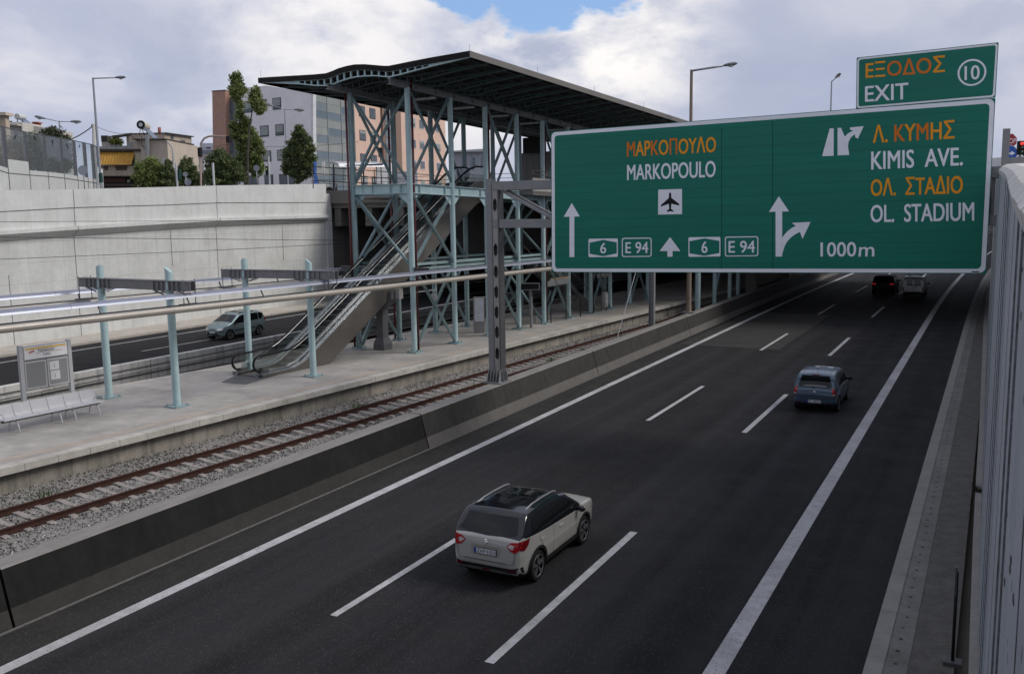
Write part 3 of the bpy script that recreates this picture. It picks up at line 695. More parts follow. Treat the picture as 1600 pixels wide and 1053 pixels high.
# fork arrow
poly('fork_arrow', SWHT, [(1217, 307), (1233, 330.5), (1222.3, 330.8), (1222.3, 400.8), (1212, 401), (1212, 331), (1201.6, 331.3)], big)
up = [(1222, 372), (1226, 366.5), (1231, 361), (1237, 356.5), (1243.6, 353.2)]; lo = [(1250, 362.6), (1243, 366), (1236, 371), (1230, 377.5), (1226, 385), (1223.5, 393), (1222, 400)]
poly('fork_arrow', SWHT, up + [(1237.3, 348.4), (1266.6, 347), (1254, 373.5)] + lo, big)
stext('1000', [(1282.5, 379), (1337.5, 378.3), (1337.5, 400.8), (1282.5, 401)], big, SWHT)
stext('m', [(1343, 386.3), (1366, 386), (1366, 400.6), (1341.5, 400.8)], big, SWHT)
# slip road symbol
poly('slip_road_symbol', SWHT, [(1284.6, 244.4), (1302.6, 243.8), (1302.8, 201), (1296.5, 201.2)], big)
poly('slip_road_symbol', SWHT, [(1308.8, 243.2), (1308.8, 200.4), (1314.2, 200.1), (1320, 214), (1325.5, 208.5), (1333.2, 204.5), (1328.2, 203), (1328.2, 199.6), (1349.6, 197.6), (1340.5, 217), (1336.8, 215.3), (1335.5, 210.3), (1329.5, 215.3), (1326, 222), (1325, 229), (1327, 242.4)], big)
stext('Λ. ΚΥΜΗΣ', [(1364.3, 196.2), (1491, 188), (1491, 216.8), (1364.3, 223.8)], big, OR, mats=[0, 0, 0, 1, 0, 1, 0, 0])
stext('KIMIS  AVE.', [(1361.8, 237.2), (1504, 230.6), (1504, 258.6), (1361.8, 265.4)], big, SWHT)
stext('ΟΛ.  ΣΤΑΔΙΟ', [(1361, 279.6), (1504, 273.6), (1504, 302.4), (1361, 306.6)], big, OR, mats=[0] * 11)
stext('OL.  STADIUM', [(1360.7, 320.8), (1521.8, 316.2), (1521.8, 345), (1360.7, 347.6)], big, SWHT)
MB().bar(S(1518, 424.6, .012), S(1530, 424.8, .012), .03, .002, (0, 1, 0)).build('maker_mark', SBLK, big)
stext('ΕΞΟΔΟΣ', [(1353, 98.6), (1476, 87), (1476, 113), (1353, 122.4)], ex, OR, mats=[0, 0, 1, 1, 1, 0])
stext('EXIT', [(1352, 135.8), (1418.8, 129.8), (1418.8, 155), (1352, 159.4)], ex, SWHT)
cc = (1518.7, 113.8)
for k, mt, dy in ((1., SWHT, .012), (.86, SGRN, .016)):
    poly('number_ring' if k == 1 else 'number_field', mt, [(cc[0] + 22.6 * k * math.cos(t), cc[1] + 21 * k * math.sin(t) - 22 * k * math.cos(t) * .08) for t in np.linspace(0, 2 * math.pi, 33)[:-1]], ex, dy)
text('10', [(1507.5, 104), (1530.5, 102.2), (1530.5, 124.2), (1507.5, 125.8)], ex, SWHT, fn=lambda x, y: S(x, y, .02))
# ------------------------------------------------------------------ station frame
st = root('station_canopy', 'turquoise steel station building frame with dark wave shaped roof', 'station building', tuple(W(0, 1.7, 1.2)), SROT)
FS = [0., 3.42, 6.55, 9.72, 12.6, 15.7, 18.7, 21.6, 24.75, 27.9]
BS = [-.15, 3.1, 6.3, 9.45, 12.5, 15.6, 18.6, 21.5, 24.6, 27.8]
rz_ = lambda s: 13.72 - .05 * s           # underside of the long roof beams
dz_ = lambda s: 9.06 - .028 * s           # centre of the deck edge beams
for row, t, ss in (('f', 0., FS), ('b', 3.4, BS)):
    for s in ss:
        c = MB().cyl(W(s, t, 1.2), W(s, t, rz_(s)), .135, 14)
        for z in (2.6, 6.9, 11.2): c.cyl(W(s, t, z), W(s, t, z + .03), .142, 14)
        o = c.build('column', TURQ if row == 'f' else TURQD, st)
        b = MB().box(W(s, t, 1.225), (.62, .62, .05), SROT)
        for a in (-1, 1):
            for q in (-1, 1): b.cyl(W(s + a * .22, t + q * .22, 1.25), W(s + a * .22, t + q * .22, 1.33), .03, 6)
        for a in range(4):
            d = np.array([math.cos(a * math.pi / 2), math.sin(a * math.pi / 2)]) * .28; b.bar(W(s, t, 1.36), W(s + d[0] * .75, t + d[1] * .75, 1.27), .02, .1)
        b.build('base_plate', TURQD, o)
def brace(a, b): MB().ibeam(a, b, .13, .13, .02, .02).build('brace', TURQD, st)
for t, ss in ((0., FS), (3.4, BS)):
    for i in (0, 2, 4, 6, 8):
        if i + 1 >= len(ss): continue
        a, b = ss[i] + .12, ss[i + 1] - .12; am, bm_ = rz_(a), rz_(b)
        for z0, z1 in ((1.35, 5.2), (5.45, 8.75), (9.45, 13.5)):
            sl = .03 * ss[i] if z0 > 5 else 0
            brace(W(a, t + .03, z0 - sl), W(b, t + .03, z1 - sl)); brace(W(a, t - .06, z1 - sl), W(b, t - .06, z0 - sl))
for i, tiers in ((0, ((5.45, 8.75), (9.45, 13.5))), (4, ((1.35, 5.2), (5.45, 8.6)))):
    for z0, z1 in tiers:
        brace(W(FS[i], .12, z0), W(BS[i], 3.28, z1)); brace(W(FS[i] + .09, .12, z1), W(BS[i] + .09, 3.28, z0))
for z0, z1 in ((1.35, 5.0),): brace(W(FS[0], 3.28, z0), W(FS[0] + .1, 1.9, 4.2))
for t in (0., 3.4):                       # deck edge beams and mid beams
    for a, b in zip(FS[:-1], FS[1:]):
        m = MB().ibeam(W(a + .13, t, dz_(a)), W(b - .13, t, dz_(b)), .22, .46)
        for q in (.2, .8): s = a + (b - a) * q; m.box(W(s, t, dz_(s)), (.2, .02, .40), SROT)
        m.prism([W(a + .13, t - .01, dz_(a) - .23), W(a + .7, t - .01, dz_(a) - .23), W(a + .13, t - .01, dz_(a) - .75)], SV * .02)
        m.prism([W(b - .13, t - .01, dz_(b) - .23), W(b - .7, t - .01, dz_(b) - .23), W(b - .13, t - .01, dz_(b) - .75)], SV * .02)
        m.build('deck_beam', TURQ, st)
m = MB().ibeam(W(0, .13, 9.06), W(-.15, 3.27, 9.06), .22, .46)
for q in (.5, 1.1, 2.2, 2.8): m.box(W(-.08, q, 9.06), (.02, .2, .4), SROT)
for q, e in ((.13, .75), (3.27, 2.65)): m.prism([W(-.01, q, 8.83), W(-.01, e, 8.83), W(-.01, q, 8.3)], SU * .02)
m.build('deck_beam', TURQ, st)
for z in (5.22, 5.45):
    MB().bar(W(.2, .1, z), W(12.6, .1, z - .12), .09, .12).build('mid_beam', TURQD, st)
    MB().bar(W(.2, 3.3, z), W(12.6, 3.3, z - .12), .09, .12).build('mid_beam', TURQD, st)
for s in FS[2:]: MB().ibeam(W(s, .13, 5.33 - .03 * s), W(s, 3.27, 5.33 - .03 * s), .14, .2).build('cross_beam', TURQD, st)
for s in FS[3:]: MB().ibeam(W(s, .13, dz_(s) - .05), W(s, 3.27, dz_(s) - .05), .16, .36).build('cross_beam', TURQD, st)
# concourse floor, its parapet and guard rails
m = MB(); m.loft([[W(s, -.9 if s > 9.9 else .12, dz_(s) + .23), W(s, 12.0, dz_(s) + .23), W(s, 12.0, dz_(s) + .02), W(s, -.9 if s > 9.9 else .12, dz_(s) + .02)] for s in (9.75, 9.9, 9.95, 20, 29)])
m.build('concourse_floor', M('deck_concrete', (.22, .21, .20), .8, var=.15, scale=1), st)
MB().loft([[W(s, -7.4, dz_(s) + .22), W(s, -.92, dz_(s) + .22), W(s, -.92, dz_(s) - .1), W(s, -7.4, dz_(s) - .1)] for s in (20.5, 30)]).build('concourse_floor', MATS['deck_concrete'], st)
for a_, b_ in ((9.8, 14.5), (14.55, 19.5), (19.55, 24.5), (24.55, 29.5)): MB().loft([[W(s, 4.3, 5.3), W(s, 4.3, 8.6), W(s, 4.36, 8.6), W(s, 4.36, 5.3)] for s in (a_, b_)]).build('cladding_panel', M('cladding_dark', (.055, .052, .05), .7, var=.15), st)
for s0, s1 in ((9.95, 13), (13.05, 16.5), (16.55, 20), (20.05, 24), (24.05, 29)):
    MB().loft([[W(s, -.9, dz_(s) + .05), W(s, -.9, dz_(s) + .95), W(s, -.8, dz_(s) + .95), W(s, -.8, dz_(s) + .05)] for s in (s0, s1)]).build('parapet_panel', M('parapet_beige', (.33, .315, .29), .7, var=.1, scale=1), st)
m = MB()
for s in np.arange(10, 29, 1.6): m.cyl(W(s, -.85, dz_(s) + .95), W(s, -.85, dz_(s) + 1.35), .022, 6)
for h in (1.15, 1.35): m.tube([W(10, -.85, dz_(10) + h), W(29, -.85, dz_(29) + h)], .025, 6)
m.build('guard_rail', INOX, st)
m = MB()
for s in np.arange(9.9, 10.0): pass
for s in (0., 1.6, 3.2, 4.8, 6.4, 8.0): m.cyl(W(s, 6.2, 9.2), W(s, 6.2, 10.3), .025, 6)
for h in (.4, .75, 1.1): m.tube([W(0, 6.2, 9.2 + h), W(9.8, 6.2, 9.0 + h)], .022, 6)
m.build('guard_rail', INOX, st)
MB().loft([[W(s, 4.6, 8.98), W(s, 6.4, 8.98), W(s, 6.4, 8.75), W(s, 4.6, 8.75)] for s in (7.8, 9.74)]).build('landing_slab', MATS['deck_concrete'], st)
# roof
tp = [(8.35, 14.70, 14.47), (7.6, 14.675, 14.40), (6.77, 14.64, 14.31), (5.5, 14.585, 14.16), (4.6, 14.545, 14.02), (3.81, 14.53, 13.95), (3.4, 14.60, 13.99), (3.0, 14.69, 14.08), (2.5, 14.75, 14.165), (2.0, 14.775, 14.20), (1.4, 14.73, 14.195), (.8, 14.64, 14.15), (.3, 14.56, 14.07),
      (0., 14.53, 14.03), (-.6, 14.565, 14.085), (-1.2, 14.605, 14.16), (-1.9, 14.645, 14.24), (-2.6, 14.68, 14.315), (-3.5, 14.715, 14.40), (-4.4, 14.755, 14.49)]
S0, S1 = -1.28, 30.
ks = .046
rs = lambda s: -ks * (s - S0)
m = MB(); secs = []
for s in (S0, 5, 12, 20, S1): secs.append([W(s, t, zt + rs(s) - .02) for t, zt, _ in tp] + [W(s, t, zt + rs(s) - .11) for t, zt, _ in tp[::-1]])
m.loft(secs); m.build('roof_sheet', SHEET, st)
m = MB(); n = len(tp)
m.loft([[W(S0 - .05, t, zt), W(S0 - .05, t, zt - .245), W(S0 + .02, t, zt - .245), W(S0 + .02, t, zt)] for t, zt, _ in tp]); m.build('fascia', FASC, st)
m = MB(); m.loft([[W(s, tt, tp[-1][1] + rs(s) + .01), W(s, tt, tp[-1][1] + rs(s) - .25), W(s, tt + .06, tp[-1][1] + rs(s) - .25), W(s, tt + .06, tp[-1][1] + rs(s) + .01)] for s, tt in ((S0, -4.46), (S1, -4.46))]); m.build('fascia', FASCR, st)
m = MB(); m.loft([[W(s, 8.41, tp[0][1] + rs(s) + .01), W(s, 8.41, tp[0][1] + rs(s) - .25), W(s, 8.35, tp[0][1] + rs(s) - .25), W(s, 8.35, tp[0][1] + rs(s) + .01)] for s in (S0, S1)]); m.build('fascia', FASC, st)
def zi(t, k): return float(np.interp(-t, [-q[0] for q in tp], [q[k] for q in tp]))
for i, s in enumerate(np.arange(S0 + .05, S1, 1.56)):
    d = rs(s); w = .12; m = MB(); T = [q for q in tp]
    m.loft([[W(s - .05, t, zb + d), W(s - .05, t, zb + .05 + d), W(s + .07, t, zb + .05 + d), W(s + .07, t, zb + d)] for t, _, zb in T])
    if i < 20:
        for t in np.arange(-2.3, 6.2, .42):
            zt, zb = zi(t, 1) - .24, zi(t, 2)
            if zt - zb < .05: continue
            m.loft([[W(s - .03, t - .035, zz + d), W(s - .03, t + .035, zz + d), W(s + .05, t + .035, zz + d), W(s + .05, t - .035, zz + d)] for zz in (zb, zt)])
        m.loft([[W(s - .04, t, zt - .25 + d), W(s - .04, t, zt - .20 + d), W(s + .06, t, zt - .20 + d), W(s + .06, t, zt - .25 + d)] for t, zt, _ in T])
        for a, b in ((5.6, 8.3), (-4.4, -2.2)):       # solid web where the rib tapers
            tt = [q for q in np.linspace(a, b, 6)]
            m.loft([[W(s - .02, t, zi(t, 2) + d), W(s - .02, t, zi(t, 1) - .2 + d), W(s + .03, t, zi(t, 1) - .2 + d), W(s + .03, t, zi(t, 2) + d)] for t in tt])
    m.build('roof_rib', TURQ if i == 0 else M('roof_rib_shaded', (.055, .095, .10), .6, var=.15), st)  # inner ribs: the shade under the roof is put into a darker turquoise
for t in (-3.9, -2.9, -1.9, -.9, .9, 1.7, 2.5, 4.3, 5.3, 6.3, 7.3): MB().bar(W(S0 + .1, t, zi(t, 1) - .15), W(S1, t, zi(t, 1) - .15 + rs(S1)), .06, .09).build('purlin', STEELD, st)
for t in (0., 3.4):
    m = MB().ibeam(W(S0 - .03 if t == 0 else -1.7, t, 13.79 + .05 * 1.3), W(S1, t, 13.84 - .05 * S1), .2, .26)
    for s in np.arange(-.9, S1, 1.56): m.box(W(s, t, 13.84 - .05 * s), (.18, .02, .22), SROT)
    for s in np.arange(S0 + .05, S1, 1.56): m.bar(W(s, t, 13.9 - .05 * s), W(s, t, zi(t, 2) + rs(s)), .1, .1)
    m.build('roof_beam', STEEL, st)
for s in np.arange(3, 27, 3.4): MB().box(W(s, 1.2, 13.7 - .05 * s), (1.3, .14, .1), SROT).build('strip_light', WMET, st)
for s, t, z0, z1 in ((-.35, 3.5, 1.3, 13.9), (.24, -.06, 1.3, 14.1), (6.85, -.02, 1.3, 13.4), (12.9, -.02, 1.3, 13), (18.95, -.02, 1.3, 12.6), (2.85, 3.5, 1.3, 13.4)): MB().cyl(W(s, t, z0), W(s, t, z1 - .0), .055, 8).build('downpipe', REDP, st)
for q in (-4.44, 8.2):
    for s in (S0, 4.5, 10.5, 17): MB().cyl(W(s, q, 14.7 + rs(s)), W(s, q, 15.05 + rs(s)), .008, 4).build('lightning_rod', STEELD, st)
for s, t in ((0, 0.), (-.15, 3.4), (6.55, 0.)):         # short brackets on the columns at duct height
    sg = -1 if t == 0 else 1
    m = MB().ibeam(W(s, t + sg * .12, 5.2), W(s, t + sg * 1.0, 5.2), .16, .26)
    m.bar(W(s, t + sg * .12, 4.85), W(s, t + sg * .9, 5.07), .05, .05); m.build('bracket', STEELD, st)
# ------------------------------------------------------------------ concrete pier under the escalator
pr = root('escalator_pier', 'dark grey flared pier holding up the escalator', 'pier', tuple(W(.15, 2.1, 1.2)), SROT)
CPIER = M('pier_grey', (.10, .10, .105), .6, var=.1, scale=2)
m = MB(); m.box(W(.15, 2.1, 2.6), (.42, .44, 2.8), SROT); m.build('shaft', CPIER, pr, bevel=.03)
m = MB().loft([[W(.15 + a * h, 2.1 + b * h, z) for a, b in ((-1, -1), (1, -1), (1, 1), (-1, 1))] for z, h in ((1.2, .33), (1.5, .33), (1.8, .235))]); m.build('foot', CPIER, pr)
m = MB().loft([[W(.15 + a * .27, 2.1 + b * w, z) for a, b in ((-1, -1), (1, -1), (1, 1), (-1, 1))] for z, w in ((3.3, .3), (3.75, .85), (4.15, .85))]); m.build('head', CPIER, pr)
MB().box(W(.35, 1.15, 4.0), (.28, .3, .5), SROT).build('bearing_block', M('bearing_grey', (.28, .27, .26), .7), pr)
# ------------------------------------------------------------------ escalator
es = root('escalator', 'long stainless escalator rising from the platform to the concourse', 'escalator', tuple(W(-8.4, 2.35, 1.2)), SROT)
k_ = .593
def dk(s):                                # balustrade skirt line
    return float(np.interp(s, [-8.4, -6.6, -6.0, -5.4, 7.0, 7.6, 8.2, 9.6], [1.30, 1.34, 1.50, 1.83, 9.18, 9.47, 9.56, 9.56]))
def hr(s): return float(np.interp(s, [-8.2, -6.8, -6.2, -5.5, 6.9, 7.6, 8.2, 9.0], [2.08, 2.10, 2.24, 2.58, 9.94, 10.26, 10.38, 10.40]))
def un(s): return float(np.interp(s, [-8.4, -4.4, 7.8, 9.6], [1.2, 1.2, 8.35, 8.75]))
ss = [-8.4, -7.4, -6.6, -6.3, -6.0, -5.7, -5.4, -4.4, -2, 1, 4, 7, 7.3, 7.6, 7.9, 8.2, 9.6]
for t0, t1, nm in ((1.44, 1.54, 'side_panel'), (3.18, 3.28, 'side_panel')):
    MB().loft([[W(s, t0, un(s)), W(s, t0, dk(s)), W(s, t1, dk(s)), W(s, t1, un(s))] for s in ss]).build(nm, INOX, es)
MB().loft([[W(s, 1.54, un(s)), W(s, 3.18, un(s)), W(s, 3.18, un(s) + .05), W(s, 1.54, un(s) + .05)] for s in ss]).build('truss_soffit', INOX, es)
for t0, t1 in ((1.42, 1.66), (1.80, 1.90), (2.82, 2.92), (3.06, 3.30)):
    MB().loft([[W(s, t0, dk(s) + .002), W(s, t0, dk(s) + .05), W(s, t1, dk(s) + .05), W(s, t1, dk(s) + .002)] for s in ss]).build('deck_strip', INOXB, es)
for t in (1.72, 3.0):
    MB().loft([[W(s, t - .06, dk(s) - .05), W(s, t - .06, dk(s) + .03), W(s, t + .06, dk(s) + .03), W(s, t + .06, dk(s) - .05)] for s in ss]).build('skirt', STEELD, es)
GLS = bpy.data.materials.new('clear_glass'); GLS.use_nodes = True; nt = GLS.node_tree; nt.nodes.remove(nt.nodes['Principled BSDF'])
tb = nt.nodes.new('ShaderNodeBsdfTransparent'); tb.inputs[0].default_value = (.80, .84, .83, 1); gb = nt.nodes.new('ShaderNodeBsdfGlossy'); gb.inputs['Roughness'].default_value = .03
fr_ = nt.nodes.new('ShaderNodeValue'); fr_.outputs[0].default_value = .10; mx_ = nt.nodes.new('ShaderNodeMixShader')
nt.links.new(fr_.outputs[0], mx_.inputs[0]); nt.links.new(tb.outputs[0], mx_.inputs[1]); nt.links.new(gb.outputs[0], mx_.inputs[2]); nt.links.new(mx_.outputs[0], nt.nodes['Material Output'].inputs[0])
for t in (1.73, 2.99):
    gs = [-8.15] + ss[1:-1] + [9.0]
    MB().loft([[W(s, t - .006, dk(s) + .05), W(s, t - .006, hr(s) - .02), W(s, t + .006, hr(s) - .02), W(s, t + .006, dk(s) + .05)] for s in gs]).build('balustrade_glass', GLS, es)
    path = [W(-8.0, t, 1.42), W(-8.3, t, 1.45)] + [W(-8.32 - .33 * math.sin(a), t, 1.76 - .32 * math.cos(a)) for a in np.linspace(.15, math.pi - .15, 9)] + [W(s, t, hr(s)) for s in ss if -8.3 < s < 9] + [W(9.05 + .3 * math.sin(a), t, 10.08 + .32 * math.cos(a)) for a in np.linspace(.1, math.pi - .1, 9)] + [W(8.9, t, 9.74)]
    MB().tube(path, .045, 8).build('handrail', BLACK, es)
    off = [p + np.array([0, 0, -.055]) if 12 < i < len(path) - 11 else p + SU * (.05 if i < 13 else -.05) for i, p in enumerate(path)]
    MB().tube(off, .03, 6).build('handrail_track', INOXB, es)
    MB().prism([W(-8.55, t - .1, 1.21), W(-7.9, t - .1, 1.21), W(-7.9, t - .1, 1.5), (W(-8.3, t - .1, 1.42))], SV * .2).build('newel_base', STEELD, es)
m = MB(); s = -6.6; z = 1.24
STEPM = M('escalator_step', (.13, .132, .138), .55, metal=.3, var=.15, scale=3, grid=None)
n = 0
for i in range(35):
    sa = -6.1 + i * .40; za = dk(sa) - .10
    if sa > 7.2: break
    o = MB().prism([W(sa, 1.78, za), W(sa + .4, 1.78, za), W(sa + .4, 1.78, za - .3), W(sa + .03, 1.78, za - .26)], SV * 1.14).build('step', STEPM, es)
    MB().box(W(sa + .02, 2.35, za + .003), (1.1, .03, .012), SROT).build('nosing', M('step_nosing', (.42, .42, .42), .5, metal=.4), o)
MB().prism([W(-9.75, .98, 1.206), W(-8.0, .98 + .4, 1.206), W(-6.2, 1.78, 1.206), W(-6.2, 2.92, 1.206), W(-8.1, 3.2, 1.206), W(-9.9, 2.25, 1.206)], (0, 0, .008)).build('landing_plate', M('landing_plate', (.085, .085, .09), .6, metal=.2, var=.1, scale=4), es)
MB().prism([W(7.2, 1.78, 9.12), W(10.2, 1.78, 9.1), W(10.2, 2.92, 9.1), W(7.2, 2.92, 9.12)], (0, 0, -.06)).build('landing_plate', MATS['landing_plate'], es)
# ------------------------------------------------------------------ poles with cross beams, long ducts
def portal(sn, tn, sf, tf, ztop, label, b0, b1):
    r = root('duct_portal', label, 'support frame', tuple(W((sn + sf) / 2, (tn + tf) / 2, 1.2)), SROT, 'turquoise pole frames along the platform')
    for s, t in ((sn, tn), (sf, tf)):
        m = MB(); secs = []
        sgn = 1 if t == tn else -1
        for z, sl in ((1.25, 0), (ztop - .3, 0), (ztop, .25)):
            secs.append([W(s + .135 * math.cos(a), t + .135 * math.sin(a), z + sl * .5 * sgn * math.sin(a - .5 * sgn) * .9) for a in [2 * math.pi * k / 18 for k in range(18)]])
        m.smooth = True; m.loft(secs, caps=False); m.smooth = False; m.add(secs[-1], [tuple(range(18))]); o = m.build('pole', TURQ, r)
        b = MB().box(W(s, t, 1.225), (.62, .62, .05), SROT)
        for a in (-1, 1):
            for q in (-1, 1): b.cyl(W(s + a * .24, t + q * .24, 1.25), W(s + a * .24, t + q * .24, 1.31), .028, 6)
        b.build('base_plate', TURQD, o)
    ta, tb = b0, b1; sm = (sn + sf) / 2
    fs = lambda t: sn + (sf - sn) * (t - tn) / (tf - tn)
    zc = ztop - .56; m = MB()
    for dv in (-.11, .11):
        m.bar(W(fs(ta) + dv, ta, zc + .17), W(fs(tb) + dv, tb, zc + .17), .12, .025); m.bar(W(fs(ta) + dv, ta, zc), W(fs(tb) + dv, tb, zc), .02, .34)
        for t0 in (tn, tf):
            m.bar(W(fs(t0) + dv, t0 - .72, zc - .17), W(fs(t0) + dv, t0 + .72, zc - .17), .12, .025)
            for q in (-.62, -.38, -.16, .16, .38, .62): m.box(W(fs(t0 + q) + dv - .03, t0 + q, zc), (.02, .09, .34), SROT)
            m.bar(W(fs(t0) + dv, t0 - .7, zc - .18), W(fs(t0) + dv, t0 - .15, zc - .33), .08, .02); m.bar(W(fs(t0) + dv, t0 + .7, zc - .18), W(fs(t0) + dv, t0 + .15, zc - .33), .08, .02)
    m.build('cross_beam', M('beam_grey', (.20, .20, .205), .5, metal=.3, var=.1), r)
    for t0 in (ta + .2, tb - .2):
        m = MB()
        for q in (-.25, .25): m.cyl(W(fs(t0) + q, t0, zc + .25), W(fs(t0) + q, t0, zc - .62), .016, 5)
        m.box(W(fs(t0), t0, zc - .62), (.3, .7, .04), SROT); m.build('hanger', STEELD, r)
portal(-13.925, -.075, -14.09, 3.6, 6.10, 'turquoise pole pair with grey cross beam nearest the bench', -1.25, 4.72)
portal(-7.115, -.17, -7.6, 3.1, 6.02, 'turquoise pole pair with grey cross beam at the foot of the escalator', -1.5, 4.25)
def duct(label, t, z0, z1, sa, sb, sg):
    r = root('cable_duct', label, 'duct', tuple(W((sa + sb) / 2, t, z0)), SROT)
    zf = lambda s: z0 + (z1 - z0) * (s - sa) / (sb - sa)
    n = int((sb - sa) / 3.4); e = np.linspace(sa, sb, n + 1)
    m = MB(); m.tube([W(s, t, zf(s) - .10) for s in (sa, sb)], .115, 12)
    for s in e[1:-1]: m.cyl(W(s - .03, t, zf(s) - .10), W(s + .03, t, zf(s) - .10), .122, 12)
    m.build('tube', BEIGE, r)
    MB().loft([[W(s, t + .02, zf(s) + .0), W(s, t + .33, zf(s) + .03), W(s, t + .33, zf(s) - .12), W(s, t + .02, zf(s) - .12)] for s in (sa, sb)]).build('trough', BLACK, r)
    for a, b in zip(e[:-1], e[1:]):
        MB().loft([[W(s, t + .36, zf(s) + .25), W(s, t + .39, zf(s) + .31), W(s, t + .46, zf(s) + .37), W(s, t + .54, zf(s) + .40), W(s, t + .60, zf(s) + .40), W(s, t + .60, zf(s) + .37), W(s, t + .46, zf(s) + .31)] for s in (a + .006, b - .006)]).build('cover_sheet', GLOSS, r)
    for s in np.arange(sa + 1, sb, 3.4): MB().bar(W(s, t + .3, zf(s) - .02), W(s, t + .5, zf(s) + .33), .03, .05).build('support', STEELD, r)
    m = MB()
    for s in np.arange(sa + 1, sb, 6.8): m.cyl(W(s, t + .5, zf(s) + .28), W(s, t + .5, zf(s) + .40), .03, 6)
    m.build('stud', STEELD, r)
duct('beige duct with glossy grey cover running above the near track side', -1.5, 5.06, 4.60, -32, 26, 1)
duct('beige duct with glossy grey cover running above the far track side', 4.75, 4.92, 4.62, -32, 26, 1)
# ------------------------------------------------------------------ vehicles: lofted bodies with panels, glass and lamps laid on the shell
def mcar(n, c, rough=.3, metal=.3): return M(n, c, rough, metal=metal, var=0, scale=3, coat=.6)
GLASSD = M('car_glass', (.006, .007, .008), .05, var=0, spec=.35)
LRED = M('lamp_red', (.32, .008, .012), .15, var=.1, scale=30, coat=.5)
LREDD = M('lamp_red_dark', (.12, .004, .006), .2, var=0)
LCLR = M('lamp_clear', (.60, .58, .56), .12, metal=.4, var=.1, scale=40)
EMBL = M('emblem_silver', (.6, .61, .62), .3, var=0)
CHROME = M('chrome', (.7, .7, .72), .12, metal=1., var=0)
ALLOY = M('alloy_rim', (.30, .30, .31), .3, metal=.8, var=.05)
ALLOYD = M('alloy_rim_dark', (.17, .17, .175), .35, metal=.6, var=.05)
PLASD = M('dark_plastic', (.018, .018, .019), .55, var=.1, scale=6)
PLATEW = M('number_plate', (.55, .56, .58), .4, var=0)
PLATEB = M('plate_blue', (.02, .06, .35), .4, var=0)
RAILM = M('roof_rail_silver', (.5, .5, .52), .3, metal=.8, var=0)
BRAKE = bpy.data.materials.new('brake_lamp_lit'); BRAKE.use_nodes = True
_b = BRAKE.node_tree.nodes['Principled BSDF']; _b.inputs['Base Color'].default_value = (.5, .01, .015, 1); _b.inputs['Emission Color'].default_value = (1, .03, .05, 1); _b.inputs['Emission Strength'].default_value = .12
